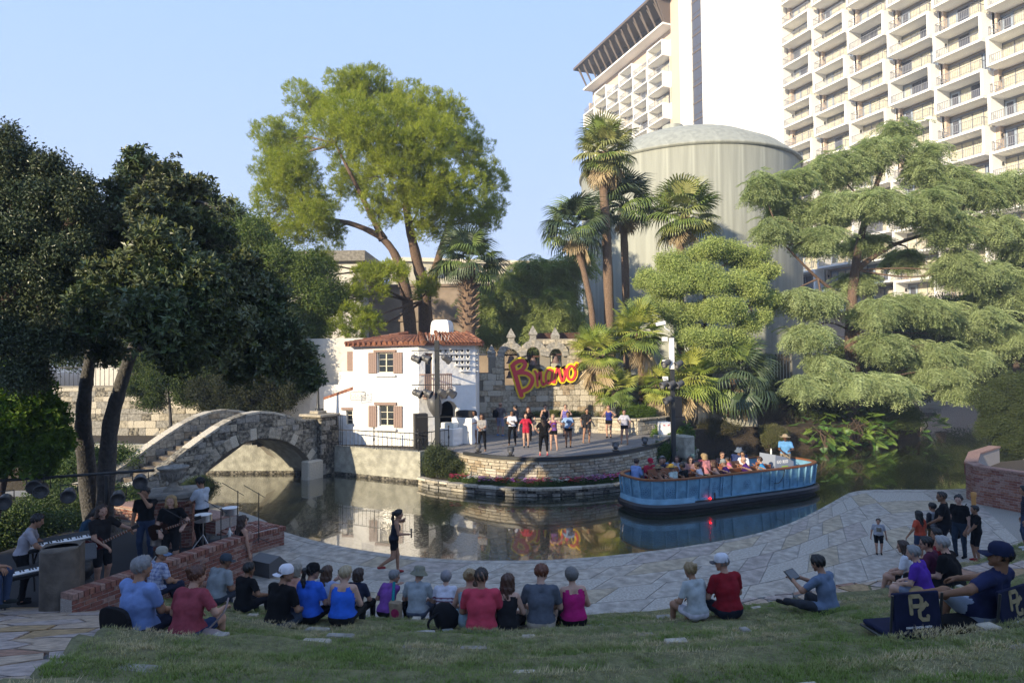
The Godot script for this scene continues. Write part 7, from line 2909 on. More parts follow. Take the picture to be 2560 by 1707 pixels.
	var names := {1: "top", 2: "trousers", 3: "shoes"}
	if sp.has("names"):
		names.merge(sp.names, true)
	var cols := {1: sp.get("top",Color(0.3,0.3,0.3)),2: sp.get("bottom",Color(0.04,0.05,0.08)),3: sp.get("shoe",Color(0.03,0.03,0.03))}
	for tg in [1,2,3]:
		if not r.has(tg):
			continue
		var m := MB.new()
		m.v = r[tg][0]
		m.n = r[tg][1]
		m.ix = r[tg][2]
		m.c.resize(m.v.size())
		m.c.fill(Color.WHITE)
		if tg == 1 and sp.has("pat"):
			var inv := R2.inverse()
			for i in m.v.size():
				m.c[i] = pattern(sp.pat, inv * (m.v[i] - C), m.v[i])
		elif tg == 2 and sp.has("pat2"):
			for i in m.v.size():
				m.c[i] = pattern(sp.pat2, m.v[i], m.v[i])
		obj(names[tg], m, cloth(cols[tg]), t)
	var ht := Transform3D(HB, H)
	if sp.get("hair", "short") != "none":
		inst("hair", tpl["hair_" + sp.get("hair", "short")], hair_mat(sp.get("hc",Color(0.02,0.015,0.012))), t, ht)
	if sp.has("hat"):
		var hc: Color = sp.get("hatc",Color(0.1,0.1,0.1))
		var hk: String = sp.hat
		if hk == "cap" or hk == "cap_back":
			var o := inst("cap", tpl["cap"], cloth(hc), t, ht * Transform3D(Basis(Vector3.UP, PI if hk == "cap_back" else 0.0) * Basis(Vector3.RIGHT, -0.06),Vector3(0,0.0,0)))
			inst("bill", tpl["bill"], cloth(sp.get("billc", hc)), o)
		else:
			inst("hat", tpl[hk], cloth(hc), t, ht)
	if sp.get("glasses", false):
		var gb := MB.new()
		for q in [-1,1]:
			gb.cyl(Vector3(q * 0.034,0.004,-0.103),Vector3(q * 0.034,0.004,-0.099),0.023,-1,10)
			gb.cyl(Vector3(q * 0.058,0.008,-0.098),Vector3(q * 0.086,0.008,0.0),0.003,-1,4)
		gb.cyl(Vector3(-0.012,0.008,-0.103),Vector3(0.012,0.008,-0.103),0.003,-1,4)
		var go := obj("glasses", gb,M.black, t)
		go.transform = ht
	if sp.has("out"):
		sp.out.merge({"H": t.transform * H, "AL": t.transform * AL[1], "AR": t.transform * AR[1], "N": t.transform * N, "C": t.transform * C, "P": t.transform * P, "B": t.transform.basis})
	return t

# faces follow their normals (mirrored hands turn theirs round)
func fix_winding(b: MB) -> void:
	for i in range(0, b.ix.size(),3):
		var a := b.ix[i]
		var c := b.ix[i + 1]
		var d := b.ix[i + 2]
		if (b.v[d] - b.v[a]).cross(b.v[c] - b.v[a]).dot(b.n[a]) < 0.0:
			b.ix[i + 1] = d
			b.ix[i + 2] = c

func pattern(k: String, q: Vector3, p: Vector3) -> Color:
	match k:
		"stripes":   # white top with dark red bands on the lower half
			if q.y < 0.06 and fposmod(q.y, 0.062) < 0.026:
				return Color(0.25,0.02,0.07)
			return Color.WHITE
		"bands":
			return Color(0.12,0.12,0.13) if fposmod(q.y, 0.05) < 0.014 else Color.WHITE
		"plaid":
			var a := 1.0 if fposmod(q.y, 0.07) < 0.022 else 0.0
			var c := 1.0 if fposmod(q.x + q.z, 0.07) < 0.022 else 0.0
			return Color.WHITE.lerp(Color(0.18,0.22,0.45), (a + c) * 0.5)
		"floral":
			return Color(12,11,9.5) if fold_noise.get_noise_3dv(p * 4.6) > 0.20 else Color.WHITE
		"heather":
			return Color.WHITE * (1.0 + 0.22 * fold_noise.get_noise_3dv(p * 2.5))
		"rainbow":
			if q.z < -0.03 and q.y > -0.12 and q.y < 0.16:
				var r := Vector2(q.x + 0.04, q.y + 0.02).length()
				return [Color(2.2,0.3,0.3),Color(3,1.6,0.2),Color(2.6,2.4,0.4),Color(0.6,1.0,2.4),Color(1.6,0.5,1.6)][int(r * 36) % 5]
			return Color.WHITE
		"print":
			if q.z < -0.04 and absf(q.x) < 0.10 and q.y > -0.06 and q.y < 0.13 and fold_noise.get_noise_3dv(p * 6.0) > -0.12:
				return Color(9,9,9)
			return Color.WHITE
		"green_print":
			if q.z < -0.04 and absf(q.x) < 0.11 and q.y > -0.10 and q.y < 0.12:
				return Color(5,15,6) if fold_noise.get_noise_3dv(p * 5.0) > -0.1 else Color(12,12,12)
			return Color.WHITE
		"pocket":
			if q.z < -0.04 and q.x < -0.03 and q.x > -0.10 and q.y > 0.02 and q.y < 0.10:
				return Color(1.0,4.0,4.0)
			return Color.WHITE
		"brown_print":
			if q.z < -0.04 and absf(q.x) < 0.11 and q.y > -0.08 and q.y < 0.12:
				return Color(0.45,0.38,0.26)
			return Color.WHITE
		"sleeves":
			return Color(0.08,0.08,0.09) if absf(q.x) > 0.17 else (Color(0.35,0.35,0.38) if q.y < 0.1 and fposmod(q.y, 0.045) < 0.012 else Color.WHITE)
	return Color.WHITE

func C(r: float, g: float, b: float) -> Color:
	return Color(r, g, b)

func seat(x: float, y: float) -> Vector3:   # a seat on the terraces from the 2352-wide view
	var h := 1.5
	var p := Vector3.ZERO
	for i in 14:
		p = G(x * 1.08844, y * 1.08844, h)
		h = lerpf(h, maxf(0.72, terrace_y(p.x, -p.z)),0.6)
	var q := maxf(0.0, (front_d(p.x) + p.z) / 1.06)
	var k := floorf(q)
	var p0 := -p.z
	p.z = -(front_d(p.x) - (k + clampf(q - k, 0.22,0.5)) * 1.06)
	p.x *= -p.z / p0
	p.y = 0.735 + 0.36 * k + 0.02
	return p

func floor_at(x: float, y: float, h: float) -> Vector3:
	return G(x * 1.08844, y * 1.08844, h)

var who := {}

func make_people() -> void:
	make_templates()
	var pale := C(0.52,0.33,0.25)
	var fair := C(0.46,0.275,0.20)
	var tan_ := C(0.36,0.205,0.135)
	var brown := C(0.24,0.13,0.08)
	var dark := C(0.12,0.065,0.042)
	var hblack := C(0.008,0.007,0.007)
	var hbrown := C(0.045,0.022,0.012)
	var hred := C(0.10,0.035,0.018)
	var hgrey := C(0.24,0.24,0.25)
	var hblond := C(0.34,0.24,0.12)
	var jeans := C(0.035,0.055,0.11)
	var khaki := C(0.26,0.23,0.17)
	var blk := C(0.008,0.008,0.009)
	var A := "audience seated on the grass terraces"
	for k in ["polo", "redtee", "navy", "tablet", "singer", "cam"]:
		who[k] = {}
	var aud := [
		{"at": seat(312,1500), "yaw": -22, "h": 1.84, "w": 1.24, "skin": tan_, "top": C(0.17,0.26,0.52), "bottom": C(0.02,0.025,0.05), "hair": "short", "hc": hgrey, "turn": -14, "lean": 0.06, "out": who.polo, "label": "broad grey-haired person in light blue polo on black stadium seat"},
		{"at": seat(425,1510), "yaw": -12, "h": 1.68, "w": 1.14, "f": true, "skin": fair, "top": C(0.27,0.055,0.075), "pat": "heather", "bottom": C(0.03,0.05,0.12), "leg": 0.75, "hair": "bun", "hc": hred, "turn": -25, "lean": 0.22, "hr": Vector3(0.28,0.30,-0.36), "out": who.redtee, "label": "person in heathered red tee and navy shorts, auburn hair pinned up"},
		{"at": seat(352,1372) + Vector3(0,0.05,0), "yaw": -30, "h": 1.72, "skin": tan_, "top": C(0.42,0.47,0.62), "pat": "plaid", "bottom": C(0.02,0.025,0.05), "hair": "crop", "hc": hbrown, "hat": "cap", "hatc": C(0.32,0.31,0.27), "billc": C(0.15,0.22,0.36), "turn": -50, "label": "person in plaid shirt and grey cap with blue bill by brick wall"},
		{"at": seat(490,1388), "yaw": -28, "h": 1.82, "w": 1.22, "skin": brown, "top": C(0.25,0.28,0.30), "bottom": C(0.05,0.06,0.085), "hair": "crop", "hc": hblack, "hat": "cap", "hatc": C(0.05,0.065,0.085), "turn": -22, "lean": 0.30, "label": "large person in pale grey tee and slate cap beside brick wall"},
		{"at": seat(557,1402), "yaw": -25, "h": 1.58, "skin": brown, "top": blk, "bottom": C(0.012,0.013,0.02), "hair": "short", "hc": hblack, "turn": -20, "hr": Vector3(0.38,0.28,-0.28), "label": "black-haired young person in plain black tee leaning on one arm"},
		{"at": seat(637,1462), "yaw": -30, "h": 1.80, "w": 1.12, "skin": tan_, "top": blk, "bottom": C(0.05,0.065,0.095), "leg": 0.95, "hair": "crop", "hc": hbrown, "hat": "cap_back", "hatc": C(0.68,0.68,0.74), "turn": -38, "label": "person in black tee and backwards white cap with grey shorts"},
		{"at": seat(672,1378), "yaw": -10, "h": 1.62, "f": true, "skin": fair, "top": C(0.52,0.27,0.20), "pat": "heather", "bottom": khaki, "hair": "bob", "hc": C(0.30,0.27,0.22), "turn": -40, "label": "person in peach lace top with ash blond bob beside speaker"},
		{"at": seat(705,1425), "yaw": -18, "h": 1.68, "w": 1.15, "f": true, "skin": fair, "top": C(0.03,0.12,0.60), "bottom": blk, "hair": "pony", "hc": hblack, "hat": "cap", "hatc": blk, "turn": -35, "label": "person in royal blue tee with black cap and long dark ponytail"},
		{"at": seat(742,1396), "yaw": -15, "h": 1.64, "f": true, "skin": fair, "top": C(0.30,0.36,0.56), "bottom": jeans, "hair": "long", "hc": C(0.085,0.04,0.02), "turn": -10, "hr": Vector3(0.16,0.55,-0.42), "hl": Vector3(0.02,0.52,-0.42), "label": "brown-haired person in pale blue tee holding up a phone"},
		{"at": seat(785,1426), "yaw": -8, "h": 1.64, "w": 1.22, "f": true, "skin": pale, "top": C(0.03,0.13,0.62), "sleeve": 0.0, "bottom": C(0.018,0.018,0.018), "pat2": "floral", "hair": "short", "hc": C(0.45,0.36,0.22), "turn": -14, "label": "person with short blond hair, blue sleeveless top and floral trousers"},
		{"at": seat(815,1388), "yaw": -14, "h": 1.60, "f": true, "skin": fair, "top": C(0.02,0.025,0.05), "bottom": blk, "hair": "bob", "hc": hbrown, "turn": -25, "label": "person with brown bob in dark navy floral blouse"},
		{"at": seat(885,1410), "yaw": -25, "h": 1.62, "f": true, "skin": fair, "top": C(0.19,0.07,0.31), "bottom": blk, "hair": "short", "hc": hgrey, "glasses": true, "turn": -45, "hr": Vector3(0.10,0.56,-0.22), "lean": 0.34, "label": "grey-haired person in purple tee resting chin on hand"},
		{"at": seat(957,1413), "yaw": -8, "h": 1.76, "skin": fair, "top": C(0.33,0.37,0.40), "bottom": C(0.10,0.12,0.18), "hair": "crop", "hc": hgrey, "hat": "bucket", "hatc": C(0.20,0.20,0.15), "turn": -30, "label": "person in grey-blue shirt and olive bucket hat"},
		{"at": seat(1022,1416), "yaw": -5, "h": 1.60, "w": 1.16, "f": true, "skin": pale, "top": C(0.62,0.62,0.72), "pat": "stripes", "bottom": C(0.03,0.03,0.06), "hair": "curly", "hc": C(0.26,0.25,0.27), "label": "grey-haired person in white top with dark red stripes"},
		{"at": seat(1078,1440), "yaw": 0, "h": 1.62, "f": true, "skin": fair, "top": C(0.28,0.38,0.45), "sleeve": 0.0, "bottom": C(0.3,0.4,0.45), "hair": "bun", "hc": hblond, "label": "blond person in pale blue strappy top half hidden behind pink shirt"},
		{"at": seat(1092,1392), "yaw": 5, "h": 1.62, "f": true, "skin": fair, "top": C(0.5,0.5,0.52), "bottom": khaki, "hair": "long", "hc": C(0.09,0.045,0.02), "label": "brown-haired person almost hidden in front of pink shirt"},
		{"at": seat(1106,1464), "yaw": 0, "h": 1.84, "w": 1.18, "skin": tan_, "top": C(0.52,0.06,0.10), "bottom": C(0.17,0.17,0.145), "leg": 0.9, "hair": "crop", "hc": C(0.03,0.018,0.012), "lean": 0.12, "label": "broad person in coral pink tee with belted khaki shorts"},
		{"at": seat(1163,1455), "yaw": -12, "h": 1.60, "f": true, "skin": pale, "top": C(0.02,0.02,0.022), "pat": "floral", "sleeve": 0.0, "dress": true, "bottom": blk, "hair": "long", "hc": C(0.085,0.035,0.018), "turn": -8, "label": "person with long auburn hair in black and white floral dress"},
		{"at": seat(1243,1451), "yaw": -4, "h": 1.82, "w": 1.08, "skin": pale, "top": C(0.10,0.115,0.145), "pat": "heather", "bottom": C(0.42,0.37,0.30), "leg": 0.95, "hair": "short", "hc": C(0.15,0.045,0.018), "nod": -0.25, "turn": -14, "label": "red-haired person in charcoal blue polo and khaki shorts"},
		{"at": seat(1320,1436), "yaw": 10, "h": 1.62, "w": 1.12, "f": true, "skin": pale, "top": C(0.40,0.015,0.15), "sleeve": 0.0, "bottom": blk, "hair": "curly", "hc": C(0.16,0.155,0.15), "hl": Vector3(-0.30,0.2,-0.30), "label": "person in magenta sleeveless top with short grey hair"},
		{"at": seat(1604,1416), "yaw": 22, "h": 1.62, "f": true, "skin": tan_, "top": C(0.40,0.44,0.45), "bottom": C(0.62,0.62,0.70), "leg": 0.6, "hair": "bun", "hc": hblond, "turn": 12, "lean": 0.2, "label": "blond person in grey tee and white shorts beside red polo"},
		{"at": seat(1676,1418), "yaw": 18, "h": 1.82, "w": 1.12, "skin": fair, "top": C(0.23,0.012,0.02), "bottom": C(0.02,0.025,0.04), "hair": "crop", "hc": hgrey, "hat": "cap", "hatc": C(0.58,0.60,0.66), "billc": C(0.08,0.08,0.09), "turn": 35, "label": "person in dark red polo and pale mesh cap"},
		{"at": seat(1905,1420), "yaw": 36, "h": 1.74, "skin": tan_, "top": C(0.13,0.18,0.27), "bottom": C(0.035,0.04,0.05), "shoe": C(0.02,0.02,0.025), "hair": "short", "hc": hblack, "nod": -0.12, "hl": Vector3(-0.20,0.44,-0.46), "hr": Vector3(0.05,0.44,-0.48), "fl": Vector3(-0.30,0.13,-0.55), "kl": Vector3(-0.9,0.3,-0.3), "out": who.tablet, "label": "person in blue-grey shirt reading a tablet with legs crossed"},
		{"at": seat(2096,1348), "yaw": 42, "h": 1.62, "f": true, "skin": fair, "top": C(0.60,0.62,0.68), "bottom": blk, "leg": 0.6, "hair": "long", "hc": hbrown, "glasses": true, "turn": 14, "label": "dark-haired person with glasses in white tee and bag strap"},
		{"at": seat(2124,1378), "yaw": 42, "h": 1.66, "w": 1.25, "f": true, "skin": pale, "top": C(0.09,0.03,0.33), "bottom": C(0.2,0.24,0.34), "leg": 0.8, "hair": "short", "hc": C(0.26,0.27,0.28), "turn": 12, "label": "grey-haired person in bright purple tee with tan bag"},
		{"at": seat(2152,1342), "yaw": 40, "h": 1.64, "f": true, "skin": fair, "top": C(0.09,0.02,0.05), "bottom": blk, "hair": "short", "hc": hblack, "glasses": true, "turn": 20, "label": "dark-haired person in maroon top between purple and black shirts"},
		{"at": seat(2192,1362), "yaw": 40, "h": 1.80, "w": 1.25, "skin": pale, "top": blk, "bottom": C(0.02,0.02,0.025), "hair": "short", "hc": C(0.36,0.36,0.36), "turn": 10, "label": "silver-haired person in black shirt beside purple tee"},
		{"at": seat(2172,1312), "yaw": 42, "h": 1.74, "skin": tan_, "top": C(0.24,0.015,0.02), "bottom": blk, "hair": "short", "hc": hblack, "turn": 20, "label": "dark-haired person in red shirt behind the silver-haired person"},
		{"at": seat(2262,1476) + Vector3(0,0.06,0), "yaw": 30, "h": 1.84, "w": 1.12, "skin": brown, "top": C(0.018,0.024,0.075), "bottom": C(0.30,0.36,0.46), "leg": 0.95, "shoe": C(0.02,0.025,0.04), "hair": "crop", "hc": hblack, "hat": "cap", "hatc": C(0.012,0.018,0.05), "turn": 20, "lean": -0.22, "hl": Vector3(-0.62,0.40,-0.10), "el": Vector3(-0.2,0.1,0.9), "hr": Vector3(0.30,0.30,-0.42), "fl": Vector3(-0.34,0.20,-0.55), "kl": Vector3(-0.7,0.6,-0.4), "out": who.navy, "label": "person in navy tee and navy cap reclining in stadium chair"}]
	for sp in aud:
		sp["group"] = A
		person(sp)
	# the family on the promenade and people near it
	var F := "people standing on the promenade"
	for sp in [
		{"at": floor_at(905,1318,0.35), "yaw": -78, "pose": "stand", "h": 1.56, "f": true, "skin": tan_, "top": C(0.02,0.022,0.04), "pat": "print", "sleeve": 0.0, "bottom": blk, "leg": 0.55, "shoe": C(0.3,0.05,0.05), "hair": "pony", "hc": hblack, "lean": 0.14, "hl": Vector3(-0.12,1.42,-0.28), "el": Vector3(-0.9,-0.4,0.1), "hr": Vector3(0.16,1.08,-0.34), "fl": Vector3(-0.08,0.075,-0.10), "fr": Vector3(0.10,0.26,0.38), "out": who.singer, "label": "young singer in black sports outfit striding with microphone by water"},
		{"at": floor_at(553,1352,0.35), "yaw": -35, "pose": "stand", "h": 1.66, "f": true, "skin": fair, "top": blk, "sleeve": 0.0, "bottom": blk, "hair": "long", "hc": hbrown, "turn": -20, "label": "person with very long brown hair standing against the brick wall"},
		{"at": floor_at(2020,1273,0.35), "yaw": 160, "pose": "stand", "h": 0.93, "w": 1.22, "skin": fair, "top": C(0.36,0.38,0.43), "pat": "brown_print", "bottom": blk, "leg": 0.85, "shoe": blk, "hair": "short", "hc": hbrown, "turn": -15, "hl": Vector3(-0.33,0.86,0.02), "hr": Vector3(0.33,0.84,0.0), "label": "toddler in grey tee and black shorts alone on the paving"},
		{"at": floor_at(2116,1296,0.35), "yaw": 15, "pose": "stand", "h": 1.32, "f": true, "skin": tan_, "top": C(0.42,0.07,0.035), "bottom": jeans, "leg": 0.6, "shoe": blk, "hair": "long", "hc": hblack, "hl": Vector3(-0.42,0.95,-0.05), "label": "child in orange ruffled top with long dark hair"},
		{"at": floor_at(2148,1284,0.35), "yaw": 20, "pose": "stand", "h": 1.42, "skin": tan_, "top": C(0.36,0.38,0.42), "pat": "sleeves", "sleeve": 1.6, "bottom": C(0.10,0.075,0.03), "leg": 0.95, "shoe": blk, "hair": "short", "hc": hblack, "label": "child in grey striped tee with black sleeves"},
		{"at": floor_at(2172,1292,0.35), "yaw": 50, "pose": "stand", "h": 1.76, "w": 1.22, "skin": brown, "top": blk, "bottom": C(0.012,0.014,0.022), "shoe": blk, "hair": "crop", "hc": hblack, "glasses": true, "turn": 15, "hl": Vector3(-0.24,0.98,-0.24), "label": "heavy-set person in black tee and glasses among the children"},
		{"at": floor_at(2208,1280,0.35), "yaw": 120, "pose": "stand", "h": 1.60, "w": 1.12, "f": true, "skin": C(0.58,0.38,0.31), "top": blk, "bottom": C(0.03,0.05,0.085), "shoe": blk, "hair": "bun", "hc": hblack, "turn": 15, "nod": -0.15, "label": "person in black tee and jeans with dark hair in bun"},
		{"at": floor_at(2246,1290,0.35), "yaw": 75, "pose": "stand", "h": 1.40, "skin": tan_, "top": blk, "bottom": blk, "leg": 0.95, "shoe": C(0.35,0.02,0.03), "hair": "short", "hc": hblack, "hl": Vector3(-0.10,0.88,-0.26), "hr": Vector3(0.10,0.88,-0.26), "label": "child in black clothes and red sneakers holding a bottle"},
		{"at": seat(2362,1262), "yaw": 60, "pose": "stand", "h": 1.45, "skin": tan_, "top": C(0.05,0.05,0.08), "pat": "bands", "bottom": jeans, "leg": 1.6, "shoe": C(0.6,0.6,0.6), "hair": "short", "hc": hblack, "label": "child in dark banded tee walking on the grass by brick wall"}]:
		sp["group"] = F
		person(sp)
	# band
	var Bd := "musicians on the band platform"
	who["gtr"] = {}
	who["blond"] = {}
	for sp in [
		{"at": V(-9.75,0.93,12.75), "yaw": -62, "pose": "stand", "h": 1.74, "skin": tan_, "top": C(0.33,0.33,0.38), "bottom": blk, "shoe": blk, "hair": "short", "hc": hblack, "lean": 0.26, "nod": -0.2, "hl": Vector3(-0.22,1.0,-0.42), "hr": Vector3(0.16,0.96,-0.46), "label": "keyboard player in pale grey tee bent over two keyboards"},
		{"at": V(-9.05,2.02,10.75), "yaw": -75, "pose": "bench", "h": 1.80, "skin": tan_, "top": C(0.06,0.09,0.17), "bottom": jeans, "shoe": C(0.03,0.035,0.035), "hair": "short", "hc": hblack, "hr": Vector3(0.14,0.26,-0.42), "label": "person in blue tee and jeans sitting on concrete bollard"},
		{"at": V(-8.62,0.91,13.45), "yaw": -115, "pose": "stand", "h": 1.76, "skin": fair, "top": C(0.018,0.017,0.018), "pat": "print", "bottom": C(0.015,0.015,0.018), "leg": 0.95, "shoe": blk, "hair": "long", "hc": hbrown, "turn": -12, "hl": Vector3(-0.36,1.20,-0.36), "hr": Vector3(0.10,0.96,-0.26), "out": who.gtr, "label": "long-haired guitarist in black tee with dark red electric guitar"},
		{"at": V(-8.75,0.91,15.3), "yaw": -170, "pose": "stand", "h": 1.76, "skin": tan_, "top": blk, "bottom": jeans, "shoe": blk, "hair": "short", "hc": hblack, "nod": -0.2, "hl": Vector3(-0.02,1.52,-0.22), "el": Vector3(-0.6,-0.8,-0.3), "label": "person in black tee and jeans wiping the face with a hand"},
		{"at": V(-7.72,0.91,14.5), "yaw": -168, "pose": "stand", "h": 1.72, "skin": pale, "top": blk, "pat": "green_print", "bottom": C(0.02,0.02,0.025), "leg": 0.95, "shoe": blk, "hair": "long", "hc": C(0.42,0.28,0.12), "hl": Vector3(-0.34,1.10,-0.30), "hr": Vector3(0.16,0.98,-0.24), "out": who.blond, "label": "blond guitarist in black tee with green print and dark guitar"},
		{"at": V(-8.05,0.91,16.6), "yaw": 75, "pose": "stand", "h": 1.74, "skin": tan_, "top": C(0.45,0.50,0.58), "bottom": blk, "shoe": blk, "hair": "short", "hc": hblack, "nod": -0.2, "hl": Vector3(-0.16,1.05,-0.36), "hr": Vector3(0.16,1.05,-0.36), "label": "percussionist in pale blue tee standing at the snare drums"},
		{"at": V(-10.1,1.42,15.1), "yaw": -95, "pose": "bench", "h": 1.68, "skin": tan_, "top": C(0.03,0.07,0.12), "bottom": blk, "shoe": blk, "hair": "curly", "hc": hblack, "lean": 0.35, "nod": -0.3, "label": "curly-haired person in dark teal tee seated behind keyboards"}]:
		sp["group"] = Bd
		person(sp)
	make_dancers(pale, fair, tan_, brown, hblack, hbrown, hred, hblond, blk)
	make_riders(pale, fair, tan_, brown, dark, hblack, hbrown, hgrey, hblond, blk)

func make_dancers(pale: Color, fair: Color, tan_: Color, brown: Color, hblack: Color, hbrown: Color, hred: Color, hblond: Color, blk: Color) -> void:
	var St := "dancers rehearsing on the stage"
	var y := 1.415
	for sp in [
		{"at": V(-1.94, y, 32.1), "yaw": 165, "h": 1.62, "f": true, "skin": brown, "top": C(0.66,0.66,0.70), "dress": true, "leg": 0.45, "hair": "pony", "hc": hblack, "hl": Vector3(-0.14,1.12,-0.26), "hr": Vector3(0.14,1.12,-0.26), "label": "dancer in long white tee beside the white console"},
		{"at": V(-1.42, y, 29.5), "yaw": 170, "h": 1.68, "f": true, "skin": tan_, "top": C(0.32,0.31,0.31), "bottom": blk, "hair": "long", "hc": hbrown, "glasses": true, "nod": -0.15, "hl": Vector3(-0.04,1.05,-0.28), "hr": Vector3(0.06,1.05,-0.28), "fl": Vector3(-0.15,0.075,0), "fr": Vector3(0.15,0.075,0), "label": "dancer in grey tee and black leggings at the stage corner"},
		{"at": V(-0.69, y, 35.2), "yaw": -25, "h": 1.80, "w": 1.05, "skin": fair, "top": C(0.13,0.115,0.125), "bottom": C(0.26,0.27,0.40), "leg": 0.95, "shoe": C(0.05,0.25,0.62), "hair": "bald", "hc": hbrown, "hr": Vector3(0.20,1.12,-0.32), "fl": Vector3(-0.16,0.075,0), "fr": Vector3(0.18,0.075,0.1), "label": "bald person with backpack, grey tee and bright blue sneakers"},
		{"at": V(-0.04, y, 31.4), "yaw": 175, "h": 1.66, "f": true, "skin": brown, "top": C(0.60,0.62,0.72), "bottom": blk, "hair": "bun", "hc": hblack, "hl": Vector3(-0.10,1.20,-0.26), "hr": Vector3(0.10,1.08,-0.26), "fl": Vector3(-0.16,0.075,0), "fr": Vector3(0.16,0.075,0), "label": "dancer in white tee and black leggings clapping hands"},
		{"at": V(0.16, y, 34.3), "yaw": 60, "h": 1.72, "skin": fair, "top": C(0.06,0.055,0.06), "bottom": C(0.03,0.03,0.035), "leg": 0.95, "shoe": C(0.05,0.05,0.05), "hair": "short", "hc": hblack, "hl": Vector3(-0.45,1.12,-0.30), "label": "person in charcoal tee and black shorts reaching sideways"},
		{"at": V(0.62, y, 30.55), "yaw": 178, "h": 1.60, "f": true, "skin": pale, "top": C(0.44,0.025,0.055), "pat": "pocket", "dress": true, "leg": 0.42, "shoe": blk, "hair": "bun", "hc": hbrown, "hl": Vector3(-0.36,0.98,-0.16), "hr": Vector3(0.36,0.98,-0.16), "label": "dancer in oversized red tee and bare legs"},
		{"at": V(0.80, y, 32.9), "yaw": 172, "h": 1.70, "f": true, "skin": pale, "top": blk, "pat": "print", "bottom": blk, "shoe": blk, "hair": "long", "hc": hred, "hl": Vector3(-0.34,1.02,-0.15), "label": "red-haired dancer in black tee behind the oversized red tee"},
		{"at": V(1.33, y, 27.9), "yaw": -2, "h": 1.70, "w": 1.14, "f": true, "skin": fair, "top": blk, "bottom": blk, "leg": 1.75, "shoe": C(0.5,0.08,0.12), "hair": "long", "hc": hbrown, "hl": Vector3(-0.20,0.98,-0.02), "el": Vector3(-1,0,0.4), "hr": Vector3(0.20,0.98,-0.02), "er": Vector3(1,0,0.4), "fl": Vector3(-0.16,0.075,0), "fr": Vector3(0.16,0.075,0), "label": "teacher all in black with hands on hips at stage front"},
		{"at": V(1.85, y, 29.45), "yaw": 172, "h": 1.64, "f": true, "skin": pale, "top": C(0.16,0.07,0.26), "pat": "rainbow", "sleeve": 0.0, "bottom": blk, "leg": 0.35, "hair": "bun", "hc": hblond, "hl": Vector3(-0.52,1.30,-0.16), "hr": Vector3(0.42,1.14,-0.2), "fl": Vector3(-0.18,0.075,0), "fr": Vector3(0.12,0.075,0.1), "label": "dancer in rainbow print tank top with one arm raised"},
		{"at": V(1.76, y, 34.8), "yaw": 178, "h": 1.68, "f": true, "skin": fair, "top": blk, "pat": "print", "sleeve": 0.0, "bottom": C(0.03,0.03,0.03), "leg": 0.6, "shoe": blk, "hair": "bun", "hc": hbrown, "hl": Vector3(-0.14,1.0,-0.26), "hr": Vector3(0.16,1.0,-0.26), "label": "dancer in black printed tank standing by the bed wall"},
		{"at": V(2.62, y, 30.4), "yaw": 176, "h": 1.66, "f": true, "skin": brown, "top": C(0.26,0.38,0.60), "bottom": blk, "leg": 0.3, "shoe": blk, "hair": "bun", "hc": hblack, "hl": Vector3(-0.12,1.05,-0.28), "hr": Vector3(0.34,1.06,-0.2), "text": "YALE", "label": "dancer in light blue lettered tee and black shorts"},
		{"at": V(2.86, y, 34.75), "yaw": 170, "h": 1.70, "f": true, "skin": pale, "top": C(0.16,0.14,0.42), "sleeve": 0.0, "bottom": blk, "leg": 0.5, "shoe": blk, "hair": "bun", "hc": C(0.16,0.10,0.06), "hl": Vector3(-0.22,1.15,-0.2), "label": "dancer in violet tank top standing by the bed wall"},
		{"at": V(3.70, y, 32.0), "yaw": 182, "h": 1.68, "w": 1.10, "f": true, "skin": tan_, "top": C(0.02,0.02,0.022), "pat": "print", "bottom": C(0.03,0.03,0.035), "leg": 0.45, "hair": "short", "hc": hblack, "hl": Vector3(-0.02,1.05,-0.28), "hr": Vector3(0.30,0.95,-0.1), "fr": Vector3(0.22,0.075,-0.1), "label": "dancer in black tee with round grey print"},
		{"at": V(5.07, y, 33.85), "yaw": 150, "h": 1.68, "f": true, "skin": fair, "top": C(0.025,0.035,0.20), "sleeve": 0.0, "bottom": blk, "leg": 0.42, "shoe": blk, "hair": "short", "hc": hred, "hl": Vector3(-0.30,1.15,-0.1), "hr": Vector3(0.28,1.14,-0.2), "label": "dancer in royal blue sleeveless top and black shorts"},
		{"at": V(5.44, y, 31.3), "yaw": 165, "h": 1.66, "f": true, "skin": fair, "top": C(0.44,0.44,0.52), "bottom": C(0.02,0.015,0.02), "leg": 0.35, "shoe": C(0.25,0.16,0.10), "hair": "pony", "hc": hbrown, "hl": Vector3(-0.26,0.96,-0.14), "hr": Vector3(0.24,1.1,-0.24), "fl": Vector3(-0.16,0.075,-0.14), "fr": Vector3(0.16,0.075,0.05), "label": "dancer in pale grey tee and heeled shoes at stage side"}]:
		sp["pose"] = "stand"
		sp["group"] = St
		var o := person(sp)
		if sp.has("text"):
			lettering(o, sp.text,M.black, Transform3D(Basis(Vector3.UP, PI),Vector3(0,1.27,-0.165)),0.10)

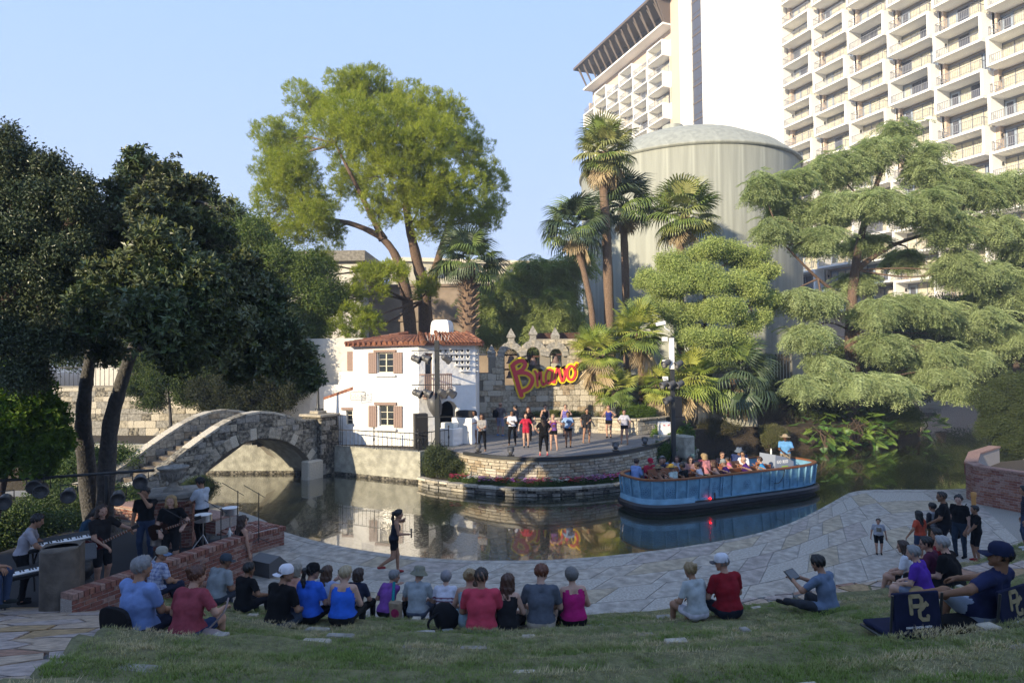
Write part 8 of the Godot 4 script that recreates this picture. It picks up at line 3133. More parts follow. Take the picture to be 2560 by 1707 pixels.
func make_riders(pale: Color, fair: Color, tan_: Color, brown: Color, dark: Color, hblack: Color, hbrown: Color, hgrey: Color, hblond: Color, blk: Color) -> void:
	var Bt := "passengers on the tour boat"
	# [x, y of head top in the boat close-up, height of head top, yaw, spec]
	var list := [
		[315,315,-40, {"f": true, "skin": fair, "top": C(0.22,0.32,0.60), "sleeve": 1.0, "bottom": jeans_c(), "hair": "short", "hc": hbrown, "label": "passenger in sky blue blouse at the boat bow"}],
		[385,292,200, {"skin": fair, "top": C(0.42,0.03,0.06), "bottom": C(0.02,0.03,0.05), "hair": "crop", "hc": hbrown, "hat": "cap", "hatc": C(0.36,0.02,0.05), "label": "passenger in red tee and red cap with camera"}],
		[520,290,190, {"w": 1.12, "skin": fair, "top": C(0.035,0.04,0.085), "bottom": khaki_c(), "hair": "crop", "hc": hbrown, "label": "passenger in dark navy tee with close-cropped hair"}],
		[612,300,175, {"f": true, "skin": tan_, "top": C(0.035,0.06,0.36), "sleeve": 0.0, "bottom": blk, "hair": "short", "hc": hblack, "label": "passenger in bright blue sleeveless top"}],
		[660,305,30, {"w": 1.1, "skin": fair, "top": C(0.10,0.22,0.40), "bottom": jeans_c(), "hair": "crop", "hc": hgrey, "label": "grey-haired passenger in teal blue tee seen from behind"}],
		[725,285,160, {"f": true, "skin": fair, "top": C(0.58,0.58,0.66), "sleeve": 1.2, "bottom": blk, "hair": "long", "hc": hbrown, "label": "long-haired passenger in white blouse beside green cap"}],
		[790,255,150, {"w": 1.1, "skin": fair, "top": C(0.04,0.07,0.15), "bottom": blk, "hair": "crop", "hc": hbrown, "hat": "cap", "hatc": C(0.12,0.19,0.18), "label": "passenger in navy tee and grey-green cap"}],
		[645,390,60, {"f": true, "skin": brown, "top": blk, "sleeve": 0.0, "bottom": blk, "hair": "short", "hc": hblack, "hat": "brim_hat", "hatc": C(0.22,0.17,0.10), "label": "passenger in black sundress and brown straw hat leaning on rim"}],
		[760,385,35, {"f": true, "skin": tan_, "top": C(0.42,0.52,0.50), "bottom": khaki_c(), "hair": "short", "hc": hgrey, "hat": "brim_hat", "hatc": C(0.56,0.34,0.05), "label": "passenger in pale mint shirt and golden straw hat"}],
		[860,372,40, {"skin": brown, "top": blk, "bottom": blk, "hair": "short", "hc": hblack, "label": "passenger in plain black shirt with black hair"}],
		[893,305,185, {"f": true, "skin": pale, "top": C(0.36,0.22,0.22), "pat": "floral2", "sleeve": 1.9, "bottom": blk, "hair": "long", "hc": hbrown, "glasses": true, "label": "passenger in grey vest and rosy sleeves with dark long hair"}],
		[952,262,170, {"f": true, "w": 1.1, "skin": fair, "top": C(0.62,0.13,0.16), "sleeve": 1.2, "bottom": khaki_c(), "hair": "short", "hc": hblond, "glasses": true, "label": "blond passenger in coral pink top"}],
		[1062,288,30, {"f": true, "skin": fair, "top": C(0.52,0.22,0.24), "pat": "heather", "bottom": khaki_c(), "hair": "bob", "hc": hblond, "label": "passenger with blond bob in rose patterned blouse"}],
		[1046,236,190, {"skin": fair, "top": C(0.02,0.02,0.035), "bottom": blk, "hair": "crop", "hc": hbrown, "glasses": true, "label": "passenger in black tee and sunglasses on far side"}],
		[1035,368,60, {"f": true, "skin": tan_, "top": C(0.60,0.60,0.66), "bottom": khaki_c(), "hair": "bun", "hc": hbrown, "label": "passenger in white tee with dark hair bun by the rim"}],
		[1155,345,60, {"f": true, "skin": fair, "top": C(0.22,0.12,0.10), "sleeve": 0.0, "bottom": blk, "hair": "long", "hc": C(0.07,0.03,0.015), "label": "passenger with long brown hair and bare shoulders"}],
		[1250,202,165, {"h": 1.92, "w": 1.4, "skin": brown, "top": C(0.03,0.045,0.13), "bottom": blk, "hair": "crop", "hc": hblack, "hat": "bucket", "hatc": C(0.12,0.15,0.20), "label": "very large passenger in navy tee and grey bucket hat"}],
		[1275,312,60, {"h": 1.4, "f": true, "skin": tan_, "top": C(0.60,0.16,0.28), "bottom": blk, "hair": "short", "hc": hblack, "label": "small child passenger in pink tee"}],
		[1310,350,70, {"w": 1.1, "skin": fair, "top": C(0.06,0.02,0.14), "bottom": blk, "hair": "crop", "hc": hgrey, "hat": "cap", "hatc": C(0.26,0.28,0.28), "label": "passenger in purple and white tee with grey cap"}],
		[1400,256,140, {"f": true, "skin": tan_, "top": C(0.62,0.64,0.72), "bottom": blk, "hair": "bun", "hc": hblack, "glasses": true, "label": "passenger in white blouse with white flower in dark hair"}],
		[1430,312,70, {"w": 1.15, "skin": fair, "top": C(0.07,0.02,0.17), "bottom": blk, "hair": "bald", "hc": hgrey, "glasses": true, "label": "bald passenger in purple tee near the helm"}],
		[1588,315,65, {"h": 1.6, "skin": fair, "top": C(0.05,0.26,0.52), "bottom": blk, "hair": "short", "hc": hbrown, "label": "young passenger in turquoise tee beside the helm console"}]]
	for l in list:
		var sp: Dictionary = l[3]
		var h: float = sp.get("h", 1.68)
		var top := 0.80 + 0.855 * h / 1.7
		var p := G(1480 + l[0] / 3.675,1060 + l[1] / 3.675, top)
		var bt := Transform3D(Basis(Vector3.UP, 0.431),V(8.32,0,25.62))
		var q := bt.affine_inverse() * p
		p = bt * Vector3(clampf(q.x, -3.8,1.9),0.80, clampf(q.z, -0.9,0.86))
		sp["at"] = p
		sp["yaw"] = l[2]
		sp["pose"] = "bench"
		sp["group"] = Bt
		if l[2] > 30 and l[2] < 80:
			sp["hr"] = Vector3(-0.05,0.52,-0.34)
			sp["hl"] = Vector3(-0.32,0.50,-0.10)
		person(sp)
	var cp := V(8.32,0,25.62) + Basis(Vector3.UP, 0.431) * Vector3(3.75,0.46,-0.25)
	person({"at": cp, "yaw": 160, "pose": "stand", "h": 1.80, "w": 1.1, "skin": dark, "top": C(0.12,0.30,0.56), "bottom": C(0.30,0.25,0.19), "shoe": blk, "hair": "crop", "hc": hblack, "hat": "brim_hat", "hatc": C(0.36,0.28,0.19), "hl": Vector3(-0.16,1.12,-0.32), "hr": Vector3(0.12,1.06,-0.34), "label": "boat skipper in blue shirt and straw hat standing at helm"})

func jeans_c() -> Color:
	return C(0.035,0.055,0.11)

func khaki_c() -> Color:
	return C(0.26,0.23,0.17)

# ---------- boat, stage gear, band gear, bags ----------
func bar(called: String, p: Node, m: Material, pts: Array, r: float, seg := 6) -> MeshInstance3D:
	var b := MB.new()
	var rad := []
	for q in pts:
		rad.append(r)
	b.tube(pts, rad, seg)
	return obj(called, b, m, p)

func bxp(called: String, p: Node, m: Material, at: Vector3, s: Vector3, bs := Basis(), bev := 0.012) -> MeshInstance3D:
	return part_box(called, p, m, Transform3D(bs, at), s, bev)

func turned(called: String, p: Node, m: Material, t: Transform3D, prof: Array, seg := 14) -> MeshInstance3D:
	var b := MB.new()
	b.lathe(t, prof, seg)
	return obj(called, b, m, p)

func lettering(p: Node, txt: String, m: Material, t: Transform3D, size: float, depth := 0.006) -> void:
	var tm := TextMesh.new()
	var f := SystemFont.new()
	f.font_names = PackedStringArray(["Droid Sans"])
	f.font_weight = 700
	tm.font = f
	tm.text = txt
	tm.font_size = 64
	tm.pixel_size = size / 64.0
	tm.depth = depth
	inst("lettering", tm, m, p, t)

func oval(hl: float, hw: float, n := 72) -> Array:   # rounded boat outline, (x, z)
	var out := []
	for i in n:
		var a := TAU * i / n
		var c := cos(a)
		var s := sin(a)
		out.append(Vector2(signf(c) * pow(absf(c),0.42) * hl, signf(s) * pow(absf(s),0.62) * hw))
	return out

func band_of(b: MB, a: Array, ya: float, c: Array, yc: float) -> void:
	var n := a.size()
	for i in n:
		var j := (i + 1) % n
		b.quad(Vector3(a[j].x, ya, a[j].y),Vector3(c[j].x, yc, c[j].y),Vector3(c[i].x, yc, c[i].y),Vector3(a[i].x, ya, a[i].y))

func make_boat() -> void:
	var t := thing("tour_boat", "sky blue open tour boat with cut-out panels crossing before stage", "boat",V(8.32,0,25.62),0.431)
	var hl := 4.45
	var hw := 1.34
	var b := MB.new()
	band_of(b, oval(hl - 0.25, hw - 0.25),-0.25, oval(hl + 0.02, hw + 0.02),0.10)
	obj("hull", b,M.boat_hull, t)
	b = MB.new()
	for q in [[0.04,0.10,0.12,0.15],[0.12,0.15,0.13,0.29],[0.13,0.29,0.08,0.36],[0.08,0.36,-0.02,0.37]]:
		band_of(b, oval(hl + q[0], hw + q[0]), q[1], oval(hl + q[2], hw + q[2]), q[3])
	obj("bumper", b,M.boat_dark, t)
	b = MB.new()
	var dk := PackedVector2Array()
	for p in oval(hl - 0.03, hw - 0.03):
		dk.append(p)
	b.slab(dk, 0.40,0.44)
	obj("deck", b,M.boat_blue, t)
	b = MB.new()
	band_of(b, oval(hl - 0.10, hw - 0.10),0.36, oval(hl, hw),1.22)
	band_of(b, oval(hl - 0.03, hw - 0.03),1.22, oval(hl - 0.13, hw - 0.13),0.42)
	obj("bulwark", b,M.boat_blue, t)
	b = MB.new()
	band_of(b, oval(hl + 0.05, hw + 0.05),1.20, oval(hl + 0.05, hw + 0.05),1.26)
	band_of(b, oval(hl + 0.05, hw + 0.05),1.26, oval(hl - 0.09, hw - 0.09),1.26)
	band_of(b, oval(hl - 0.09, hw - 0.09),1.26, oval(hl - 0.09, hw - 0.09),1.20)
	obj("rim", b,M.boat_seat, t)
	# light blue apron round the bow
	b = MB.new()
	var oa := oval(hl + 0.03, hw + 0.03)
	var ob := oval(hl + 0.05, hw + 0.05)
	for i in 72:
		if oa[i].x < -2.2 and oa[(i + 1) % 72].x < -2.2:
			var j := (i + 1) % 72
			b.quad(Vector3(ob[j].x, 0.36, ob[j].y),Vector3(oa[j].x, 0.56, oa[j].y),Vector3(oa[i].x, 0.56, oa[i].y),Vector3(ob[i].x, 0.36, ob[i].y))
	obj("bow_apron", b,M.boat_blue_lite, t)
	# panels with punched rosettes, and ribs, along both sides and round the ends
	var lineo := oval(hl, hw, 240)
	var acc := 0.0
	var mark := 0.0
	var k := 0
	for i in 240:
		var p: Vector2 = lineo[i]
		var q: Vector2 = lineo[(i + 1) % 240]
		acc += p.distance_to(q)
		if acc < mark:
			continue
		mark += 0.46
		k += 1
		var d := (q - p).normalized()
		var o := Vector3(-d.y, 0, d.x) * -1.0
		var f := Transform3D(Basis(Vector3(d.x, 0, d.y),Vector3.UP,Vector3(d.x, 0, d.y).cross(Vector3.UP)),Vector3(p.x, 0.79, p.y))
		if f.basis.z.dot(Vector3(p.x, 0, p.y)) < 0:
			f.basis = Basis(-f.basis.x, f.basis.y, -f.basis.z)
		f = f * Transform3D(Basis(Vector3.RIGHT, 0.115),Vector3(0,0,-0.045))
		if k % 2:
			bxp("rib", t,M.boat_blue_lite, f * Vector3(-0.23,0,0.03),Vector3(0.045,0.80,0.07), f.basis)
			bxp("rib", t,M.boat_blue_lite, f * Vector3(0.23,0,0.03),Vector3(0.045,0.80,0.07), f.basis)
		var c := MB.new()
		if k % 2 == 0:
			for ring in [[14,0.17,0.016],[8,0.10,0.020],[1,0.0,0.035]]:
				for m in ring[0]:
					var a: float = TAU * m / ring[0]
					var e := f * Vector3(cos(a) * ring[1], sin(a) * ring[1],0.022)
					c.cyl(e, e + f.basis.z * 0.008, ring[2],-1,6)
		else:
			for m in 3:
				for g in 6:
					var e := f * Vector3(cos(TAU * g / 6) * 0.04 + (0.05 if m % 2 else -0.05),-0.22 + m * 0.2 + sin(TAU * g / 6) * 0.04,0.022)
					c.cyl(e, e + f.basis.z * 0.008,0.012,-1,5)
		obj("panel_cutout", c,M.boat_cut, t)
	# benches
	for s in [[-2.4,0.92],[-2.4,-0.92],[-0.4,0.92],[-0.4,-0.92],[1.2,0.92],[1.2,-0.92]]:
		bxp("bench", t,M.boat_seat,Vector3(s[0],0.78, s[1]),Vector3(1.55,0.06,0.42))
		bxp("bench_back", t,M.boat_seat,Vector3(s[0],1.08, signf(s[1]) * 0.62),Vector3(1.5,0.42,0.04), Basis(Vector3.RIGHT, 0.12 * signf(s[1])))
	for x in [-1.5,-0.2,0.9,1.9]:
		bxp("seat_back", t,M.boat_seat,Vector3(x, 1.0,0.2),Vector3(0.05,0.55,0.62), Basis(),0.03)
		bxp("seat", t,M.boat_seat,Vector3(x + 0.25,0.78,0.2),Vector3(0.45,0.05,0.6))
	# helm console
	var h := Node3D.new()
	h.name = "helm"
	t.add_child(h)
	h.position = Vector3(2.75,0.44,0.15)
	b = MB.new()
	b.plate(PackedVector2Array([Vector2(-0.55,0),Vector2(0.5,0),Vector2(0.55,0.85),Vector2(0.1,1.05),Vector2(-0.45,1.18)]), Transform3D(Basis(),Vector3(0,0,0.42)),0.84)
	obj("console", b,M.helm_grey, h)
	lettering(h, "GO RIO",M.white_paint, Transform3D(Basis(),Vector3(-0.08,0.88,0.425)),0.18)
	bxp("green_line", h, mat("lime_paint", 0.32,0.5,0.05,0.5),Vector3(0.05,0.68,0.425),Vector3(0.34,0.05,0.01), Basis(),0.002)
	b = MB.new()
	for i in 16:
		var a0 := TAU * i / 16
		var a1 := TAU * (i + 1) / 16
		b.cyl(Vector3(0.62,0.78 + cos(a0) * 0.17, sin(a0) * 0.17),Vector3(0.62,0.78 + cos(a1) * 0.17, sin(a1) * 0.17),0.014,-1,5)
	obj("wheel", b,M.iron, h)
	# red side light
	var rl := mat("red_lamp", 0.6,0.02,0.02,0.4)
	rl.emission_enabled = true
	rl.emission = Color(1.0,0.05,0.03)
	rl.emission_energy_multiplier = 6.0
	b = MB.new()
	b.ball(Vector3(-1.85,0.44,1.36),Vector3(0.035,0.035,0.035),8)
	obj("side_light", b, rl, t)
	bxp("cleat", t,M.iron,Vector3(-1.6,0.5,1.33),Vector3(0.05,0.24,0.05))
	bar("hose", t,M.iron, spline([Vector3(1.9,1.24,1.38),Vector3(1.8,0.95,1.40),Vector3(1.55,0.72,1.42),Vector3(1.35,0.70,1.36)],5),0.014)
	var wb := thing("water_bottle", "clear water bottle standing on the boat helm console", "bottle", t.transform * Vector3(2.45,1.60,0.2))
	turned("bottle_body", wb,M.lamp_glass, Transform3D(),[Vector2(0,0),Vector2(0.035,0),Vector2(0.035,0.14),Vector2(0.015,0.19),Vector2(0.015,0.21)])
	turned("cap", wb,M.white_paint, Transform3D(),[Vector2(0.018,0.205),Vector2(0.018,0.23),Vector2(0,0.23)])

func spot_can(p: Node, at: Vector3, dirv: Vector3, s := 1.0) -> void:
	var z := dirv.normalized()
	var x := Vector3.UP.cross(z).normalized()
	var bs := Basis(x, z, x.cross(z))
	var c := turned("spotlight", p,M.can_grey, Transform3D(bs.scaled(Vector3(s, s, s)), at),[Vector2(0,-0.16),Vector2(0.09,-0.16),Vector2(0.12,-0.10),Vector2(0.12,0.10),Vector2(0.15,0.12),Vector2(0.15,0.19),Vector2(0.12,0.18),Vector2(0.11,0.08),Vector2(0,0.07)])
	bar("yoke", c,M.iron,[at + x * 0.15 * s, at + x * 0.15 * s + Vector3(0,0.2 * s, 0), at - x * 0.15 * s + Vector3(0,0.2 * s, 0), at - x * 0.15 * s],0.014)

func make_objects() -> void:
	make_boat()
	var sy := 1.41
	# stage lighting poles
	var p := thing("lighting_pole", "tall black lighting pole carrying two rows of cans by house", "lighting pole",V(-3.42,0.3,29.1))
	bxp("mast", p,M.pole,Vector3(0,3.1,0),Vector3(0.21,6.2,0.21))
	for r in [[5.75,[-0.95,-0.5,0.42]],[4.2,[-0.9,-0.45,0.25,0.62]]]:
		bar("cross_bar", p,M.pole,[Vector3(-1.15, r[0],0.1),Vector3(1.1, r[0],0.1)],0.025)
		for x in r[1]:
			spot_can(p,Vector3(x, r[0] - 0.36,0.16),Vector3(0.6 - x * 0.3,-0.35,0.2 if x < 0 else -0.3),1.25)
	bar("cross_bar", p,M.pole,[Vector3(-0.9,2.75,0.1),Vector3(1.1,2.75,0.1)],0.02)
	for k in 7:
		bar("bird_spike", p,M.white_paint,[Vector3(-0.4 + 0.15 * k, 6.2,0),Vector3(-0.45 + 0.17 * k, 6.45,0.03)],0.008,4)
	p = thing("lighting_pole", "tall dark lighting pole with cameras and cans beside fan palms", "lighting pole",V(7.72,0.3,30.9))
	bxp("mast", p,M.pole,Vector3(0,3.15,0),Vector3(0.20,6.3,0.20))
	bxp("mast_top", p,M.white_paint,Vector3(-0.02,5.5,0.02),Vector3(0.22,1.5,0.22))
	for y in [6.3,5.2,4.4]:
		bxp("white_box", p,M.white_paint,Vector3(-0.35, y - 0.1,0.05),Vector3(0.24,0.2,0.2))
	for a in [[-0.3,5.05,0.2],[0.3,5.0,0.15],[-0.42,4.05,0.25],[-0.1,4.05,0.3],[0.3,4.05,0.25],[-0.25,3.3,0.2]]:
		spot_can(p,Vector3(a[0], a[1], a[2]),Vector3(-0.8,-0.4,0.3),1.2)
	bar("camera_arm", p,M.white_paint,[Vector3(-0.1,6.6,0),Vector3(-0.35,6.75,0.1),Vector3(-0.35,6.95,0.1)],0.03)
	bxp("camera", p,M.white_paint,Vector3(-0.55,6.95,0.15),Vector3(0.45,0.16,0.18), Basis(Vector3.BACK, 0.2))
	# stage things
	var o := thing("loudspeaker", "tall black loudspeaker by the railing in front of white house", "speaker",V(-4.35, sy, 30.2),0.3)
	bxp("cabinet", o,M.black,Vector3(0,0.85,0),Vector3(0.62,1.7,0.55), Basis(),0.02)
	bxp("grille", o,M.dark_cloth,Vector3(0,1.1,0.285),Vector3(0.54,1.1,0.02))
	o = thing("stage_monitor", "faceted grey loudspeaker on tripod stand beside the archway", "speaker",V(-3.75, sy, 30.9))
	turned("cabinet", o,M.can_grey, Transform3D(Basis(Vector3.BACK, 0.25),Vector3(0,2.0,0)),[Vector2(0,-0.5),Vector2(0.2,-0.48),Vector2(0.34,-0.1),Vector2(0.34,0.2),Vector2(0.24,0.5),Vector2(0,0.52)],6)
	bar("pole", o,M.iron,[Vector3(0,0.1,0),Vector3(0,1.5,0)],0.02)
	for k in 3:
		var a := TAU * k / 3
		bar("leg", o,M.iron,[Vector3(0,0.5,0),Vector3(cos(a) * 0.4,0.0, sin(a) * 0.4)],0.014)
	o = thing("sound_console", "stepped white plastered console block with mixer near the archway", "console",V(-2.75, sy, 32.0),-0.5)
	bxp("low_block", o,M.plaster,Vector3(-0.25,0.42,0.35),Vector3(1.0,0.84,0.9), Basis(),0.03)
	bxp("high_block", o,M.plaster,Vector3(0.15,0.65,-0.55),Vector3(1.2,1.3,0.9), Basis(),0.03)
	bxp("mixer", o,M.lamp_glass,Vector3(-0.3,0.97,0.3),Vector3(0.75,0.26,0.45), Basis(),0.03)
	bxp("black_cover", o,M.dark_cloth,Vector3(0.15,1.45,-0.55),Vector3(1.1,0.4,0.5), Basis(),0.1)
	o = thing("ticket_box", "small white box with red marks on the stage side curb", "box",V(7.95, sy + 0.17,33.7),0.3)
	bxp("carton", o,M.white_paint,Vector3(0,0.33,0),Vector3(0.52,0.66,0.45))
	for x in [-0.13,0.13]:
		bxp("red_mark", o,M.sign_red,Vector3(x, 0.5,0.23),Vector3(0.11,0.05,0.01), Basis(Vector3.BACK, x * 2),0.002)
	o = thing("subwoofer", "stacked black speaker cabinets behind the dark lighting pole", "speaker",V(8.75, sy, 34.4),0.3)
	bxp("lower_cabinet", o,M.black,Vector3(0,0.5,0),Vector3(0.8,1.0,0.7), Basis(),0.02)
	bxp("upper_cabinet", o,M.black,Vector3(0,1.55,0),Vector3(0.5,1.08,0.5), Basis(),0.02)
	o = thing("stage_speaker", "black moulded loudspeaker on the bed wall by the palms", "speaker",V(5.6,2.3,35.9),-0.2)
	bxp("cabinet", o,M.black,Vector3(0,0.42,0),Vector3(0.46,0.84,0.4), Basis(),0.05)
	for y in [0.25,0.6]:
		turned("driver", o,M.can_grey, Transform3D(Basis(Vector3.RIGHT, PI / 2),Vector3(0, y, 0.2)),[Vector2(0.15,-0.01),Vector2(0.14,0.015),Vector2(0.05,-0.01),Vector2(0,0.0)])
	var fl := ["stage edge floodlight nearest the house corner", "stage edge floodlight below the grey-tee dancer", "stage edge floodlight in front of the teacher in black", "stage edge floodlight at the palm end of stage"]
	var n := 0
	for a in [[-1.55,28.45],[-0.1,27.35],[4.55,28.5],[6.2,30.2]]:
		o = thing("floodlight", "small black " + fl[n], "spotlight",V(a[0], sy + 0.09, a[1]),0, "stage edge floodlights")
		bxp("foot", o,M.iron,Vector3(0,0.02,0),Vector3(0.3,0.04,0.3))
		spot_can(o,Vector3(0,0.2,0),Vector3(0.1,0.4,-0.8),0.9)
		n += 1
	# band platform
	var b := MB.new()
	b.slab(P2([Vector2(-7.9,11.6),Vector2(-6.5,15.1),Vector2(-8.3,17.7),Vector2(-12.5,19.7),Vector2(-13.5,13.0),Vector2(-10,11.4)]),0.2,0.90)
	obj("band_platform", b,M.dark_cloth, null, "", "", "", "structure")
	b = MB.new()
	b.slab(P2([Vector2(-8.9,21.6),Vector2(-9.4,18.4),Vector2(-12.5,19.75),Vector2(-13.6,13.2),Vector2(-30,12),Vector2(-30,26.4),Vector2(-15,24.9),Vector2(-12,23.6)]),0.3,0.42)
	obj("planting_bed", b,M.soil, null, "", "", "", "structure")
	for a in [[-8.28,11.75,1.42, "thick round-ended concrete post between keyboards and brick wall"],[-9.4,10.55,1.5, "thick round-ended concrete post under the seated jeans"]]:
		o = thing("concrete_post", a[3], "post",V(a[0],0.3, a[1]),0.4)
		b = MB.new()
		b.bx(Vector3(0,1.0,-0.2),Vector3(0.62,2.0,0.4))
		b.lathe(Transform3D(),[Vector2(0.31,0.0),Vector2(0.31,1.97),Vector2(0.28,2.0),Vector2(0,2.0)],20)
		obj("post_body", b,M.concrete_dark, o)
	var kb := ["upper white-keyed keyboard raised behind the concrete post", "lower white-keyed keyboard under the player's hands"]
	n = 0
	for a in [[-9.35,1.98,13.3,0.25],[-9.15,1.72,12.3,0.16]]:
		o = thing("keyboard", kb[n], "keyboard",V(a[0], a[1], a[2]),0.85)
		n += 1
		o.rotation.x = a[3]
		bxp("case", o,M.black,Vector3.ZERO,Vector3(1.35,0.09,0.42), Basis(),0.02)
		bxp("key_bed", o,M.white_paint,Vector3(0,0.05,0.10),Vector3(1.22,0.025,0.15), Basis(),0.004)
		for k in 25:
			if k % 7 in [2,6]:
				continue
			bxp("black_key", o,M.black,Vector3(-0.575 + 0.048 * k, 0.068,0.065),Vector3(0.022,0.02,0.085), Basis(),0.003)
		for s in [-0.45,0.45]:
			bar("stand", o,M.iron,[Vector3(s, -0.05,0.2),Vector3(s, -0.85,-0.25)],0.018)
			bar("stand", o,M.iron,[Vector3(s, -0.05,-0.2),Vector3(s, -0.85,0.25)],0.018)
	o = thing("music_stand", "grey angled music stand between keyboards and concrete post", "music stand",V(-8.75,0.9,12.95),0.6)
	bxp("desk", o,M.can_grey,Vector3(0,0.95,0),Vector3(0.6,0.02,0.4), Basis(Vector3.RIGHT, 0.7))
	bar("pole", o,M.iron,[Vector3(0,0,0),Vector3(0,0.9,0)],0.015)
	# guitars at the players' waists
	n = 0
	for a in [["gtr", 0.10,C(0.07,0.012,0.012), "dark red electric guitar held by the long-haired player"],["blond", 0.05,C(0.03,0.015,0.01), "dark brown electric guitar held by the blond player"]]:
		var w: Dictionary = who[a[0]] if who.has(a[0]) else {}
		var at: Vector3 = [V(-8.52,1.94,13.22),V(-7.74,1.96,14.25)][n]
		o = thing("electric_guitar", a[3], "guitar", at,[0.10,0.0][n])
		o.rotation.z = [0.42,0.30][n]
		b = MB.new()
		var sh := PackedVector2Array()
		for q in spline([Vector2(-0.36,0.0),Vector2(-0.33,0.15),Vector2(-0.2,0.17),Vector2(-0.1,0.11),Vector2(0.03,0.13),Vector2(0.08,0.05),Vector2(0.04,-0.03),Vector2(0.06,-0.11),Vector2(-0.08,-0.10),Vector2(-0.2,-0.17),Vector2(-0.33,-0.15),Vector2(-0.36,0.0)],3):
			sh.append(q)
		sh.remove_at(sh.size() - 1)
		b.plate(sh, Transform3D(),0.045)
		obj("guitar_body", b, cloth(a[2],0.25), o)
		bxp("neck", o,M.wood_brown,Vector3(0.36,0,-0.005),Vector3(0.68,0.05,0.025))
		bxp("headstock", o,M.black,Vector3(0.77,0.01,-0.01),Vector3(0.16,0.08,0.02))
		for k in 10:
			bxp("fret", o,M.steel,Vector3(0.1 + 0.055 * k, 0,0.009),Vector3(0.008,0.05,0.004), Basis(),0.001)
		for x in [-0.06,-0.16]:
			bxp("pickup", o,M.steel,Vector3(x, 0,0.006),Vector3(0.035,0.075,0.012), Basis(),0.002)
		n += 1
	var dl := ["snare drum with blue cloth beside the urn pillar", "snare drum on chrome stand before the percussionist", "white-headed drum on the floor stand behind blond guitarist"]
	n = 0
	for a in [[-7.25,16.45,0.95],[-7.75,16.05,0.88],[-8.1,14.75,0.7]]:
		o = thing("snare_drum", dl[n], "drum",V(a[0],0.9, a[1]),0, "drums on the band platform")
		turned("shell", o,M.steel, Transform3D(Basis(),Vector3(0, a[2],0)),[Vector2(0.2,-0.1),Vector2(0.21,-0.09),Vector2(0.2,-0.07),Vector2(0.2,0.05),Vector2(0.21,0.07),Vector2(0.2,0.08)],22)
		turned("drum_head", o,M.white_paint, Transform3D(Basis(),Vector3(0, a[2] + 0.075,0)),[Vector2(0.197,0),Vector2(0,0.004)],22)
		for k in 3:
			var an := TAU * k / 3 + 0.4
			bar("leg", o,M.steel,[Vector3(0,0.45,0),Vector3(cos(an) * 0.35,0.0, sin(an) * 0.35)],0.012)
		bar("pole", o,M.steel,[Vector3(0,0.2,0),Vector3(0, a[2] - 0.1,0)],0.014)
		n += 1
	o = thing("bass_drum", "black bass drum with hardware behind the brick wall", "drum",V(-8.5,0.9,12.55))
	turned("shell", o,M.black, Transform3D(Basis(Vector3.RIGHT, PI / 2) * Basis(Vector3.BACK, 0.5),Vector3(0,0.3,0)),[Vector2(0,-0.2),Vector2(0.28,-0.2),Vector2(0.3,-0.17),Vector2(0.3,0.17),Vector2(0.28,0.2),Vector2(0,0.19)],26)
	turned("tom", o,M.black, Transform3D(Basis(Vector3.RIGHT, 0.3),Vector3(0.1,0.75,0)),[Vector2(0,-0.12),Vector2(0.16,-0.12),Vector2(0.17,0.1),Vector2(0,0.1)],20)
	n = 0
	for a in [[-7.35,14.2,1.35],[-6.95,16.2,1.5],[-7.1,15.6,1.2],[-6.7,16.9,1.3]]:
		o = thing("microphone_stand",["black boom microphone stand before the blond guitarist", "tall black microphone stand beside the snare drums", "short black microphone stand near the platform amplifier", "black microphone stand on the paved wall top side"][n], "microphone stand",V(a[0],0.9, a[1]),0, "stands on the band platform")
		bar("pole", o,M.iron,[Vector3.ZERO,Vector3(0, a[2],0)],0.012)
		bar("boom", o,M.iron,[Vector3(0.15, a[2] - 0.12,0),Vector3(-0.35, a[2] + 0.22,0.1)],0.009)
		for k in 3:
			bar("leg", o,M.iron,[Vector3(0,0.12,0),Vector3(cos(k * 2.1) * 0.28,0.0, sin(k * 2.1) * 0.28)],0.01)
		n += 1
	o = thing("amplifier", "low black amplifier against the brick wall end", "amplifier",V(-7.1,0.9,15.9),0.4)
	bxp("cabinet", o,M.black,Vector3(0,0.22,0),Vector3(0.8,0.44,0.4), Basis(),0.03)
	for a in [[-7.0,1.34,15.85, "clear plastic water bottle standing on the black amplifier"],[-6.88,1.34,15.95, "second clear water bottle behind the amplifier edge"]]:
		o = thing("water_bottle", a[3], "bottle",V(a[0], a[1], a[2]))
		turned("bottle_body", o,M.lamp_glass, Transform3D(),[Vector2(0,0),Vector2(0.033,0),Vector2(0.033,0.14),Vector2(0.013,0.19),Vector2(0.013,0.22),Vector2(0,0.22)])
	o = thing("paper_cup", "white paper cup with red print and straw on brick wall", "cup",V(-7.19,1.61,12.65))
	turned("cup_body", o,M.white_paint, Transform3D(),[Vector2(0,0),Vector2(0.035,0),Vector2(0.05,0.17),Vector2(0.05,0.175),Vector2(0,0.175)])
	turned("red_band", o,M.sign_red, Transform3D(),[Vector2(0.0405,0.06),Vector2(0.0445,0.10)])
	bar("straw", o,M.sign_red,[Vector3(0,0.17,0),Vector3(0.015,0.26,0)],0.004,5)
	o = thing("monitor_wedge", "black wedge stage monitor on the paving at brick wall end", "speaker", G(672,1432,0.35),-0.5)
	b = MB.new()
	b.plate(PackedVector2Array([Vector2(-0.3,0),Vector2(0.32,0),Vector2(0.32,0.18),Vector2(0.02,0.46),Vector2(-0.3,0.36)]), Transform3D(Basis(Vector3.UP, PI / 2),Vector3(0.36,0,0)),0.72)
	obj("cabinet", b,M.can_grey, o)
	bxp("handle", o,M.black,Vector3(0.0,0.32,0.21),Vector3(0.2,0.06,0.03))
